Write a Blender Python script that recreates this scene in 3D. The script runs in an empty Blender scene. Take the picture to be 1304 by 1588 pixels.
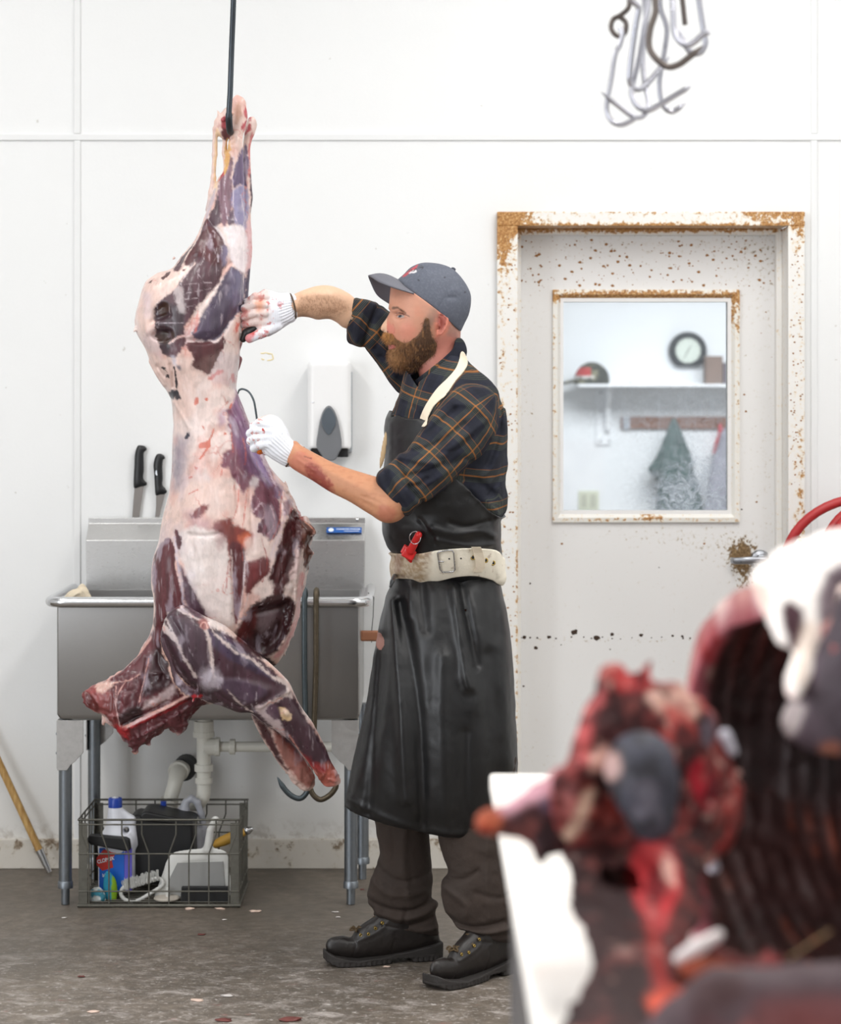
import bpy, bmesh, math, random
import numpy as np
from mathutils import Vector, Matrix
R = math.radians
rng = np.random.default_rng(7)
random.seed(7)
SC = bpy.context.scene
COL = SC.collection
# ---------------------------------------------------------------- camera, light, exposure
F, CX, HY, CZ = 3680.0, 652.0, 620.0, 1.56        # focal length, principal column, horizon row (1304x1588), camera height
cam = bpy.data.cameras.new('camera'); camo = bpy.data.objects.new('camera', cam); COL.objects.link(camo)
cam.sensor_fit = 'HORIZONTAL'; cam.sensor_width = 30.0; cam.lens = F/1304*30.0
cam.shift_y = -(794-HY)/1304
cam.clip_start = 0.1; cam.clip_end = 60
camo.location = (0, 0, CZ); camo.rotation_euler = (R(90), 0, 0)
cam.dof.use_dof = True; cam.dof.focus_distance = 6.6; cam.dof.aperture_fstop = 3.4
SC.camera = camo
SC.view_settings.view_transform = 'Standard'; SC.view_settings.look = 'None'
SC.view_settings.gamma = 1.0; SC.view_settings.use_curve_mapping = False
SC.view_settings.exposure = -1.05
w = bpy.data.worlds.new('world'); SC.world = w; w.use_nodes = True
w.node_tree.nodes['Background'].inputs[0].default_value = (0.75, 0.86, 1, 1)
w.node_tree.nodes['Background'].inputs[1].default_value = 1.0
def area(name, loc, rot, sx, sy, power, col):
    l = bpy.data.lights.new(name, 'AREA'); l.shape = 'RECTANGLE'; l.size = sx; l.size_y = sy
    l.energy = power; l.color = col
    o = bpy.data.objects.new(name, l); o.location = loc; o.rotation_euler = rot; COL.objects.link(o); return o
WY = 7.9          # back wall plane
CEIL = 3.9
TUBES = [(-2.0, 2.2), (-2.0, 5.4), (0.9, 2.6), (0.9, 5.8), (2.6, 4.2)]
for (lx, ly) in [(-1.3, 7.45), (1.5, 7.45)]:   # added fill lights above the back wall, meant to brighten the splashback
    area('splashback_fill_light', (lx, ly, CEIL-.14), (0, 0, 0), 2.2, .5, 5, (1, .99, .97))
for (lx, ly) in TUBES:   # ceiling fluorescent fixtures
    area('ceiling_lamp_light', (lx, ly, CEIL-.14), (0, 0, 0), .5, 2.0, 92, (1, .985, .96))
area('loading_door_daylight', (-4.3, 1.2, 1.7), (0, R(-90), 0), 3.0, 3.4, 430, (.93, .96, 1))
area('office_lamp_light', (1.6, 11.6, 2.7), (0, 0, 0), 2.2, 1.2, 250, (.97, .98, 1))
# ---------------------------------------------------------------- helpers
def P(px, py, d): return Vector(((px-CX)*d/F, d, CZ-(py-HY)*d/F))
def srgb(r, g, b):
    f = lambda c: (c/12.92 if c <= .04045 else ((c+.055)/1.055)**2.4)
    return (f(r/255), f(g/255), f(b/255))
def hexs(h): return srgb(int(h[0:2], 16), int(h[2:4], 16), int(h[4:6], 16))
def empty(name, loc=(0, 0, 0), rz=0):
    o = bpy.data.objects.new(name, None); o.location = loc; o.rotation_euler = (0, 0, rz); o.empty_display_size = .05
    COL.objects.link(o); return o
def tag(o, label=None, cat=None, group=None, kind=None):
    if label: o['label'] = label
    if cat: o['category'] = cat
    if group: o['group'] = group
    if kind: o['kind'] = kind
    return o
def thing(name, label, cat, loc=(0, 0, 0), group=None, rz=0):
    return tag(empty(name, loc, rz), label, cat, group)
def link(name, me, mat=None, parent=None, smooth=True, keep=True):
    o = bpy.data.objects.new(name, me); COL.objects.link(o)
    if mat is not None: me.materials.append(mat)
    if parent is not None:
        o.parent = parent
        if keep:   # geometry is given in world coordinates: keep it there
            o.matrix_parent_inverse = world_of(parent).inverted()
    if smooth and len(me.polygons): me.polygons.foreach_set('use_smooth', [True]*len(me.polygons))
    return o
def world_of(o):
    M = Matrix.LocRotScale(o.location, o.rotation_euler, o.scale)
    return (world_of(o.parent) @ o.matrix_parent_inverse @ M) if o.parent else M
def finish(name, bm, mat, parent=None, smooth=False, bevel=0, keep=True, auto=None):
    bmesh.ops.recalc_face_normals(bm, faces=bm.faces)
    me = bpy.data.meshes.new(name); bm.to_mesh(me); bm.free()
    o = link(name, me, mat, parent, smooth, keep)
    if bevel:
        m = o.modifiers.new('bevel', 'BEVEL'); m.width = bevel; m.segments = 3; m.limit_method = 'ANGLE'; m.angle_limit = R(38)
    if auto:
        me.polygons.foreach_set('use_smooth', [True]*len(me.polygons))
        try: me.set_sharp_from_angle(angle=R(auto))
        except Exception: pass
    return o
def struct(o): o['kind'] = 'structure'; return o
def xf(bm, vs, M):
    for v in vs: v.co = M @ v.co
def box(bm, x0, x1, y0, y1, z0, z1, M=None):
    vs = [bm.verts.new((x, y, z)) for x in (x0, x1) for y in (y0, y1) for z in (z0, z1)]
    for f in ((0, 1, 3, 2), (4, 6, 7, 5), (0, 4, 5, 1), (2, 3, 7, 6), (0, 2, 6, 4), (1, 5, 7, 3)):
        bm.faces.new([vs[i] for i in f])
    if M is not None: xf(bm, vs, M)
    return vs
def obox(name, x0, x1, y0, y1, z0, z1, mat, parent=None, bevel=0, M=None):
    bm = bmesh.new(); box(bm, x0, x1, y0, y1, z0, z1, M); return finish(name, bm, mat, parent, bevel=bevel)
def tube(bm, pts, rad, seg=12, closed=False, caps=True, flat=1.0, up=None):
    pts = [Vector(p) for p in pts]; n = len(pts)
    rads = rad if hasattr(rad, '__len__') else [rad]*n
    rings = []; prev = None
    for i, p in enumerate(pts):
        a = pts[(i-1) % n] if (closed or i > 0) else p; b = pts[(i+1) % n] if (closed or i < n-1) else p
        t = (b-a)
        if t.length < 1e-9: t = Vector((0, 0, 1))
        t.normalize()
        if prev is None:
            u = Vector(up) if up else (Vector((0, 0, 1)) if abs(t.z) < .9 else Vector((1, 0, 0)))
            u = (u - t*u.dot(t)).normalized()
        else:
            u = (prev - t*prev.dot(t)).normalized()
        prev = u; v = t.cross(u)
        rings.append([bm.verts.new(p + (u*math.cos(2*math.pi*k/seg) + v*math.sin(2*math.pi*k/seg)*flat)*max(rads[i], 1e-5)) for k in range(seg)])
    m = n if closed else n-1
    for i in range(m):
        A, B = rings[i], rings[(i+1) % n]
        for k in range(seg):
            bm.faces.new((A[k], A[(k+1) % seg], B[(k+1) % seg], B[k]))
    if caps and not closed:
        bm.faces.new(rings[0][::-1]); bm.faces.new(rings[-1])
def otube(name, pts, rad, mat, parent=None, seg=12, closed=False, flat=1.0, up=None):
    bm = bmesh.new(); tube(bm, pts, rad, seg, closed, True, flat, up); return finish(name, bm, mat, parent, auto=50)
def lathe(bm, prof, seg=32, M=None, sx=1, sy=1):
    rings = []; vs = []
    for (r, z) in prof:
        ring = [bm.verts.new((max(r, 1e-4)*math.cos(2*math.pi*k/seg)*sx, max(r, 1e-4)*math.sin(2*math.pi*k/seg)*sy, z)) for k in range(seg)]
        rings.append(ring); vs += ring
    for A, B in zip(rings, rings[1:]):
        for k in range(seg): bm.faces.new((A[k], A[(k+1) % seg], B[(k+1) % seg], B[k]))
    bm.faces.new(rings[0][::-1]); bm.faces.new(rings[-1])
    if M is not None: xf(bm, vs, M)
def olathe(name, prof, mat, parent=None, M=None, seg=32, sx=1, sy=1, auto=40):
    bm = bmesh.new(); lathe(bm, prof, seg, M, sx, sy); return finish(name, bm, mat, parent, auto=auto)
def prism(bm, pts, y0, y1, M=None):
    "polygon in xz extruded from y0 to y1"
    A = [bm.verts.new((x, y0, z)) for x, z in pts]; B = [bm.verts.new((x, y1, z)) for x, z in pts]
    n = len(pts); bm.faces.new(A); bm.faces.new(B[::-1])
    for i in range(n): bm.faces.new((A[i], B[i], B[(i+1) % n], A[(i+1) % n]))
    if M is not None: xf(bm, A+B, M)
def oprism(name, pts, y0, y1, mat, parent=None, bevel=0, M=None, auto=None):
    bm = bmesh.new(); prism(bm, pts, y0, y1, M); return finish(name, bm, mat, parent, bevel=bevel, auto=auto)
def spline(pts, n=8, closed=True):
    P_ = [np.array(p, float) for p in pts]; N = len(P_); out = []
    for i in range(N if closed else N-1):
        p0, p1, p2, p3 = (P_[(i-1) % N] if closed or i > 0 else P_[0]), P_[i], P_[(i+1) % N], (P_[(i+2) % N] if closed or i+2 < N else P_[-1])
        for k in range(n):
            t = k/n
            out.append(.5*((2*p1)+(-p0+p2)*t+(2*p0-5*p1+4*p2-p3)*t*t+(-p0+3*p1-3*p2+p3)*t**3))
    if not closed: out.append(P_[-1])
    return np.array(out)
def chain(*pts): return [tuple(p) for p in spline(pts, 8, False)]
# ---------------------------------------------------------------- materials
class NT:
    def __init__(s, name):
        s.m = bpy.data.materials.new(name); s.m.use_nodes = True; s.t = s.m.node_tree; s.b = s.t.nodes['Principled BSDF']
    def n(s, ty, **kw):
        nd = s.t.nodes.new(ty)
        for k, v in kw.items():
            if k.startswith('i_'):
                key = k[2:]; key = int(key) if key.isdigit() else key.replace('_', ' ')
                nd.inputs[key].default_value = v
            else: setattr(nd, k, v)
        return nd
    def l(s, a, b): s.t.links.new(a, b)
    def coord(s, scale=(1, 1, 1), which='Object'):
        tc = s.n('ShaderNodeTexCoord'); mp = s.n('ShaderNodeMapping'); mp.inputs['Scale'].default_value = scale
        s.l(tc.outputs[which], mp.inputs[0]); return mp.outputs[0]
    def noise(s, vec, scale, detail=4, rough=.55, dist=0):
        nd = s.n('ShaderNodeTexNoise'); nd.inputs['Scale'].default_value = scale; nd.inputs['Detail'].default_value = detail
        nd.inputs['Roughness'].default_value = rough; nd.inputs['Distortion'].default_value = dist
        s.l(vec, nd.inputs['Vector']); return nd.outputs['Fac']
    def ramp(s, fac, stops):
        nd = s.n('ShaderNodeValToRGB'); e = nd.color_ramp.elements
        while len(e) < len(stops): e.new(.5)
        for el, (p, c) in zip(e, stops):
            el.position = p; el.color = (*c, 1) if hasattr(c, '__len__') else (c, c, c, 1)
        s.l(fac, nd.inputs[0]); return nd.outputs[0]
    def mix(s, fac, a, b, mode='MIX'):
        nd = s.n('ShaderNodeMix', data_type='RGBA', blend_type=mode)
        for i, v in ((0, fac), (6, a), (7, b)):
            if hasattr(v, 'is_output'): s.l(v, nd.inputs[i])
            elif i == 0: nd.inputs[i].default_value = v
            else: nd.inputs[i].default_value = (*v, 1)
        return nd.outputs[2]
    def math(s, op, a, b=0.0, clamp=False):
        nd = s.n('ShaderNodeMath', operation=op); nd.use_clamp = clamp
        for i, v in ((0, a), (1, b)):
            if hasattr(v, 'is_output'): s.l(v, nd.inputs[i])
            else: nd.inputs[i].default_value = v
        return nd.outputs[0]
    def set(s, col=None, rough=None, metal=None, spec=None, coat=None, sss=None, bump=None, bstr=.2, bdist=.002):
        b = s.b
        for key, v in (('Base Color', col), ('Roughness', rough), ('Metallic', metal), ('Specular IOR Level', spec), ('Coat Weight', coat)):
            if v is None: continue
            if hasattr(v, 'is_output'): s.l(v, b.inputs[key])
            elif key == 'Base Color': b.inputs[key].default_value = (*v, 1)
            else: b.inputs[key].default_value = v
        if sss:
            b.inputs['Subsurface Weight'].default_value = sss[0]; b.inputs['Subsurface Radius'].default_value = sss[1]; b.inputs['Subsurface Scale'].default_value = sss[2]
        if bump is not None:
            bp = s.n('ShaderNodeBump'); bp.inputs['Strength'].default_value = bstr; bp.inputs['Distance'].default_value = bdist
            s.l(bump, bp.inputs['Height']); s.l(bp.outputs[0], b.inputs['Normal'])
        return s.m
def plain(name, col, rough=.5, metal=0, bump=None, vary=.08, **kw):
    "a procedural material: colour slightly varied by noise, optional bump scale"
    t = NT(name); v = t.coord(); nz = t.noise(v, 14, 3)
    c = t.mix(nz, tuple(x*(1-vary) for x in col), tuple(min(1, x*(1+vary)) for x in col))
    rr = t.math('MULTIPLY_ADD', nz, rough*.3); t.t.nodes[-1].inputs[2].default_value = rough*.85
    return t.set(c, rr, metal, bump=t.noise(v, bump, 4) if bump else None, bstr=kw.pop('bstr', .2), **kw)
def vcol_mat(name, rough=.4, var=.12, vscale=60, bscale=120, bstr=.3, bdist=.002, stretch=(1, 1, 1), **kw):
    t = NT(name); at = t.n('ShaderNodeAttribute'); at.attribute_name = 'Col'; v = t.coord(stretch)
    nz = t.noise(v, vscale, 5)
    dark = t.mix(1.0, at.outputs['Color'], (1-var,)*3, 'MULTIPLY'); lite = t.mix(1.0, at.outputs['Color'], (1+var,)*3, 'MULTIPLY')
    return t.set(t.mix(nz, dark, lite), rough, bump=t.noise(v, bscale, 5), bstr=bstr, bdist=bdist, **kw)
# ---------------------------------------------------------------- signed distance modelling
_T = rng.random((32, 32, 32)).astype(np.float32)
def vnoise(p):
    p = np.asarray(p, np.float32); i = np.floor(p).astype(np.int64); f = p-i; f = f*f*(3-2*f); i &= 31; j = (i+1) & 31
    a, b, c = f[..., 0], f[..., 1], f[..., 2]
    g = lambda x, y, z: _T[x, y, z]
    x0, y0, z0, x1, y1, z1 = i[..., 0], i[..., 1], i[..., 2], j[..., 0], j[..., 1], j[..., 2]
    return ((g(x0, y0, z0)*(1-a)+g(x1, y0, z0)*a)*(1-b)+(g(x0, y1, z0)*(1-a)+g(x1, y1, z0)*a)*b)*(1-c) + \
           ((g(x0, y0, z1)*(1-a)+g(x1, y0, z1)*a)*(1-b)+(g(x0, y1, z1)*(1-a)+g(x1, y1, z1)*a)*b)*c
def fbm(p, sc, oct=4):
    "about -1..1"
    p = np.asarray(p)*np.asarray(sc); r = 0; a = 1; s = 0
    for o in range(oct): r = r + a*(vnoise(p*2**o+17.3*o)*2-1); s += a; a *= .5
    return r/s*1.6
def smin(a, b, k):
    if k <= 0: return np.minimum(a, b)
    h = np.maximum(k-np.abs(a-b), 0)/k; return np.minimum(a, b)-h*h*k*.25
def poly_sd(X, Z, poly):
    "signed distance to closed polygon, negative inside"
    X = np.asarray(X, np.float32).ravel(); Z = np.asarray(Z, np.float32).ravel()
    poly = np.asarray(poly, np.float32); d2 = np.full(X.shape, 1e9, np.float32); ins = np.zeros(X.shape, bool)
    for a, b in zip(poly, np.roll(poly, -1, 0)):
        ex, ez = b-a; wx = X-a[0]; wz = Z-a[1]; L = ex*ex+ez*ez
        if L < 1e-12: continue
        t = np.clip((wx*ex+wz*ez)/L, 0, 1); dx = wx-ex*t; dz = wz-ez*t
        np.minimum(d2, dx*dx+dz*dz, out=d2)
        c = (a[1] > Z) != (b[1] > Z)
        if ez != 0: ins ^= c & (X < ex*(Z-a[1])/ez+a[0])
    d = np.sqrt(d2); return np.where(ins, -d, d)
def line_d(X, Z, pts, w=None):
    "distance to open polyline; with w (per point) returns distance minus width, interpolated"
    best = np.full(X.shape, 1e9, np.float32)
    for i in range(len(pts)-1):
        a = np.array(pts[i][:2], float); b = np.array(pts[i+1][:2], float); e = b-a; L = max(e@e, 1e-12)
        t = np.clip(((X-a[0])*e[0]+(Z-a[1])*e[1])/L, 0, 1)
        d = np.hypot(X-a[0]-e[0]*t, Z-a[1]-e[1]*t)
        if w is not None: d = d-(w[i]+(w[i+1]-w[i])*t)
        np.minimum(best, d, out=best)
    return best
class Layer:
    """a limb or sheet given by the outline of its side view, blown up to a rounded body (elliptic sections, k = thickness/width).
    pts: outline in photo columns/rows; dep: [(px,py,depth)...] fixes the (plane) depth of the middle sheet; or local=True: pts are metres"""
    def __init__(s, pts, dep=6.42, k=1.0, res=.005, n=5, local=False, disp=None, closed_spline=True, T=None):
        if local: s.pl = (0 if not isinstance(dep, (int, float)) else dep, 0, 0); conv = lambda q: q
        else:
            if isinstance(dep, (int, float)): s.pl = (dep, 0, 0)
            else:
                A = []; B = []
                for (px, py, d) in dep: q = P(px, py, d); A.append((q.x, q.z)); B.append(d)
                A = np.array(A); B = np.array(B); mA = A.mean(0); sl = np.linalg.lstsq(A-mA, B-B.mean(), rcond=.15)[0]
                s.pl = (B.mean()-mA@sl, sl[0], sl[1])
            def conv(q):
                d = s.pl[0]+s.pl[2]
                for _ in range(6):
                    w_ = P(q[0], q[1], d); d = s.pl[0]+s.pl[1]*w_.x+s.pl[2]*w_.z
                w_ = P(q[0], q[1], d); return (w_.x, w_.z)
        s.conv = conv; s.k = k; s.T = T
        ctrl = [conv(q) for q in pts]
        s.poly = spline(ctrl, n) if closed_spline else np.array(ctrl)
        lo = s.poly.min(0); hi = s.poly.max(0); m = .05; s.res = res
        s.x0, s.z0 = lo-m; nx = int((hi[0]-lo[0]+2*m)/res)+2; nz = int((hi[1]-lo[1]+2*m)/res)+2
        X, Z = np.meshgrid(s.x0+res*np.arange(nx), s.z0+res*np.arange(nz), indexing='ij')
        s.X, s.Z = X, Z
        sd = poly_sd(X, Z, s.poly).reshape(X.shape); ins = sd < 0
        def solve(mask, h, u, it):
            m_ = mask[1:-1, 1:-1]; par = (np.add.outer(np.arange(mask.shape[0]), np.arange(mask.shape[1])) % 2)[1:-1, 1:-1]
            for t in range(it):
                for c in (0, 1):
                    v = (u[2:, 1:-1]+u[:-2, 1:-1]+u[1:-1, 2:]+u[1:-1, :-2]+h*h)*.25
                    q = m_ & (par == c); core = u[1:-1, 1:-1]; core[q] += 1.75*(v[q]-core[q])
            return u
        u = None
        for f in (8, 4, 2, 1):
            mk = ins[::f, ::f]
            if min(mk.shape) < 6: continue
            if u is None: uu = np.zeros(mk.shape)
            else:
                uu = np.repeat(np.repeat(u, 2, 0), 2, 1)[:mk.shape[0], :mk.shape[1]]
                uu = np.pad(uu, ((0, mk.shape[0]-uu.shape[0]), (0, mk.shape[1]-uu.shape[1])), mode='edge')
            uu = uu*mk; u = solve(mk, res*f, uu, 120 if f > 1 else 50)
        good = sd < -2.2*res; r = np.where(good, u/np.maximum(-sd, 1e-6), 0); wgt = good.astype(float)
        if good.sum() < 4: r = np.where(ins, np.abs(sd)*.5+.5*res, 0); wgt = ins.astype(float)
        rr = r*wgt; known = wgt > 0; val = r.copy()
        for _ in range(60):
            sm = np.zeros_like(val); ct = np.zeros_like(val)
            for dx, dz in ((1, 0), (-1, 0), (0, 1), (0, -1)):
                sm += np.roll(np.roll(val*known, dx, 0), dz, 1); ct += np.roll(np.roll(known, dx, 0), dz, 1)
            new = (~known) & (ct > 0); val[new] = sm[new]/ct[new]; known = known | new
            if known.all(): break
        near = ~good; vs_ = val.copy()
        for _ in range(6):
            b = (np.roll(vs_, 1, 0)+np.roll(vs_, -1, 0)+np.roll(vs_, 1, 1)+np.roll(vs_, -1, 1))*.25; vs_[near] = b[near]
        s.u = np.where(good, u, -vs_*sd); s.sd = sd
        gx, gz = np.gradient(s.u, res); s.g = np.hypot(gx, gz); s.gm = max(float(np.median(s.g[np.abs(sd) < 2*res])), .004)
        s.disp = np.zeros_like(s.u)
        if disp is not None: s.disp = disp(s, X, Z)
        hm = k*math.sqrt(max(2*s.u.max(), 0))+np.abs(s.disp).max()
        if T: hm = min(hm, T+.01)
        cs = [s.yc(x, z) for x in (lo[0], hi[0]) for z in (lo[1], hi[1])]
        s.bb = np.array([[lo[0]-.03, min(cs)-hm-.03, lo[1]-.03], [hi[0]+.03, max(cs)+hm+.03, hi[1]+.03]])
    def yc(s, x, z): return s.pl[0]+s.pl[1]*x+s.pl[2]*z
    def samp(s, arr, x, z):
        fx = np.clip((x-s.x0)/s.res, 0, arr.shape[0]-1.001); fz = np.clip((z-s.z0)/s.res, 0, arr.shape[1]-1.001)
        i = fx.astype(int); j = fz.astype(int); a = fx-i; b = fz-j
        return arr[i, j]*(1-a)*(1-b)+arr[i+1, j]*a*(1-b)+arr[i, j+1]*(1-a)*b+arr[i+1, j+1]*a*b
    def __call__(s, p):
        x, y, z = p[:, 0], p[:, 1], p[:, 2]; u = s.samp(s.u, x, z); g = np.maximum(s.samp(s.g, x, z), s.gm*.35)
        dy = (y-s.yc(x, z)); k2 = s.k*s.k
        f = (dy*dy/k2-2*u)/(2*np.sqrt(dy*dy/k2/k2+g*g)+1e-6)
        if s.T: 
            e = np.abs(dy)-s.T; f = -smin(-f, -e, .03)
        return f-s.samp(s.disp, x, z)*np.clip(.5-dy*20, 0.15, 1)
def strokes(conv, X, Z, L):
    "sum of soft ridges/grooves: (height, width, [points], ...)"
    out = np.zeros_like(X)
    for (h, wd, pts) in L:
        q = [conv(a) for a in pts]
        if len(q) > 2: q = spline(q, 5, False)
        d = line_d(X, Z, q); out += h*np.exp(-(d/wd)**2)
    return out
def cone(a, b, r1, r2, ky=1.0):
    "round cone from a to b"
    a = np.array(a, float); b = np.array(b, float); R_ = max(r1, r2)+.03
    bb = np.array([np.minimum(a, b)-R_, np.maximum(a, b)+R_]); e = b-a; L = e@e
    def f(p):
        t = np.clip(((p-a)@e)/L, 0, 1); q = p-a-t[:, None]*e
        return np.sqrt((q*q).sum(1))-(r1+(r2-r1)*t)
    f.bb = bb; return f
def ell(c, r, M=None):
    c = np.array(c, float); r = np.array(r, float); Rm = np.array(M.to_3x3()) if M is not None else np.eye(3)
    def f(p):
        q = (p-c)@Rm; k0 = np.sqrt(((q/r)**2).sum(1)); k1 = np.sqrt(((q/(r*r))**2).sum(1)); return k0*(k0-1)/np.maximum(k1, 1e-6)
    m = r.max()+.03; f.bb = np.array([c-m, c+m]); return f
def rbox(c, h, rad, M=None):
    c = np.array(c, float); h = np.array(h, float); Rm = np.array(M.to_3x3()) if M is not None else np.eye(3)
    def f(p):
        q = np.abs((p-c)@Rm)-h+rad; return np.sqrt((np.maximum(q, 0)**2).sum(1))+np.minimum(q.max(1), 0)-rad
    m = np.linalg.norm(h)+.03; f.bb = np.array([c-m, c+m]); return f
def zero_y(S, px, py, y0=5.9, y1=6.9):
    "first point of a solid met going inwards at this column and row"
    a = y0; ys = np.arange(y0, y1, .001); pts = np.stack([(px-CX)*ys/F, ys, CZ-(py-HY)*ys/F], 1); f = S(pts); i = int(np.argmax(f < 0)); return Vector(pts[i])
class Sdf:
    def __init__(s): s.ops = []; s.warp = None
    def add(s, f, k=.01): s.ops.append(('u', f, k, f.bb)); return s
    def sub(s, f, k=.01): s.ops.append(('s', f, k, f.bb)); return s
    def clip(s, g): s.ops.append(('c', g, 0, None)); return s      # g(p) negative = keep
    def disp(s, g): s.ops.append(('d', g, 0, None)); return s      # g(p) metres outward
    def __call__(s, p):
        d = np.full(len(p), .3)
        for op, f, k, bb in s.ops:
            if bb is not None:
                m = ((p > bb[0]-k) & (p < bb[1]+k)).all(1)
                if not m.any(): continue
                if op == 'u': d[m] = smin(d[m], f(p[m]), k)
                else: d[m] = -smin(-d[m], f(p[m]), k)
            elif op == 'c': d = np.maximum(d, f(p))
            else:
                m = np.abs(d) < .04; d[m] -= f(p[m])
        return d
    def bounds(s):
        bs = [b for o, f, k, b in s.ops if b is not None and o == 'u']; return np.min([b[0] for b in bs], 0), np.max([b[1] for b in bs], 0)
def mesh_sdf(S, res, lo=None, hi=None):
    "surface nets over blocks near the surface -> verts, quads"
    a, b = S.bounds(); lo = a if lo is None else np.array(lo); hi = b if hi is None else np.array(hi)
    N = 8; B = res*N; lo = np.floor(lo/B)*B; nb = np.ceil((hi-lo)/B).astype(int)+1
    I = np.stack(np.meshgrid(*[np.arange(n) for n in nb], indexing='ij'), -1).reshape(-1, 3)
    d = np.concatenate([S(lo+(q+.5)*B) for q in np.array_split(I, max(1, len(I)//400000))])
    I = I[np.abs(d) < B*.87*1.5+.006]
    off = np.stack(np.meshgrid(*[np.arange(N+1)]*3, indexing='ij'), -1).reshape(-1, 3)
    dims = nb*N+2; key = lambda c: (c[..., 0]*dims[1]+c[..., 1])*dims[2]+c[..., 2]
    VK = []; VP = []; EK = []
    for Q in np.array_split(I, max(1, len(I)//600)):
        if not len(Q): continue
        g = Q[:, None, :]*N+off[None]; v = S((lo+g.reshape(-1, 3)*res)).reshape(len(Q), N+1, N+1, N+1)
        sgn = v < 0; c = [sgn[:, i:i+N, j:j+N, k:k+N] for i in (0, 1) for j in (0, 1) for k in (0, 1)]
        cnt = sum(x.astype(np.int8) for x in c); act = (cnt > 0) & (cnt < 8); w_ = np.argwhere(act)
        if not len(w_): continue
        base = Q[w_[:, 0]]*N+w_[:, 1:]; acc = np.zeros((len(w_), 3)); num = np.zeros(len(w_))
        val = lambda o: v[w_[:, 0], w_[:, 1]+o[0], w_[:, 2]+o[1], w_[:, 3]+o[2]]
        for ax in range(3):
            for o in [(i, j, k) for i in (0, 1) for j in (0, 1) for k in (0, 1)]:
                if o[ax]: continue
                o2 = list(o); o2[ax] = 1; va = val(o); vb = val(o2); m = (va < 0) != (vb < 0)
                t = np.where(m, va/np.where(m, va-vb, 1), 0); pt = np.array(o, float)[None].repeat(len(w_), 0); pt[:, ax] += t
                acc[m] += pt[m]; num[m] += 1
            if ax == 0: pass
        VK.append(key(base)); VP.append(lo+(base+acc/num[:, None])*res)
        for ax in range(3):
            o2 = [0, 0, 0]; o2[ax] = 1; va = val((0, 0, 0)); vb = val(o2); m = (va < 0) != (vb < 0)
            EK.append((ax, base[m], (va < 0)[m]))
    VK = np.concatenate(VK); VP = np.concatenate(VP); od = np.argsort(VK); VK = VK[od]; VP = VP[od]
    qs = []
    for ax, bs, neg in EK:
        u_, w2 = [(1, 2), (2, 0), (0, 1)][ax]; du = np.zeros(3, int); du[u_] = 1; dw = np.zeros(3, int); dw[w2] = 1
        ks = [key(bs), key(bs-du), key(bs-du-dw), key(bs-dw)]; ids = []; ok = np.ones(len(bs), bool)
        for q in ks:
            i = np.clip(np.searchsorted(VK, q), 0, len(VK)-1); ok &= VK[i] == q; ids.append(i)
        f = np.stack(ids, 1); f = np.where(neg[:, None], f, f[:, ::-1]); qs.append(f[ok])
    return VP, np.concatenate(qs)
def mk_mesh(name, V, Q, cols=None):
    me = bpy.data.meshes.new(name); me.vertices.add(len(V)); me.vertices.foreach_set('co', np.asarray(V, np.float32).ravel())
    me.loops.add(Q.size); me.loops.foreach_set('vertex_index', Q.astype(np.int32).ravel())
    me.polygons.add(len(Q)); me.polygons.foreach_set('loop_start', np.arange(0, Q.size, 4, dtype=np.int32))
    me.polygons.foreach_set('use_smooth', np.ones(len(Q), bool)); me.update(calc_edges=True); me.validate()
    if cols is not None: set_cols(me, cols)
    return me
def set_cols(me, cols):
    at = me.color_attributes.new('Col', 'FLOAT_COLOR', 'POINT'); c = np.ones((len(cols), 4), np.float32); c[:, :3] = cols; at.data.foreach_set('color', c.ravel())
def osdf(name, S, res, mat, parent=None, paint=None, keep=True):
    V, Q = mesh_sdf(S, res); cols = paint(V) if paint else None
    me = mk_mesh(name, V, Q, cols); return link(name, me, mat, parent, False, keep)
def blend(c, col, m):
    c += (np.array(col)[None]-c)*np.clip(m, 0, 1)[:, None]; return c
def sstep(a, b, x): t = np.clip((x-a)/(b-a), 0, 1); return t*t*(3-2*t)
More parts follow.
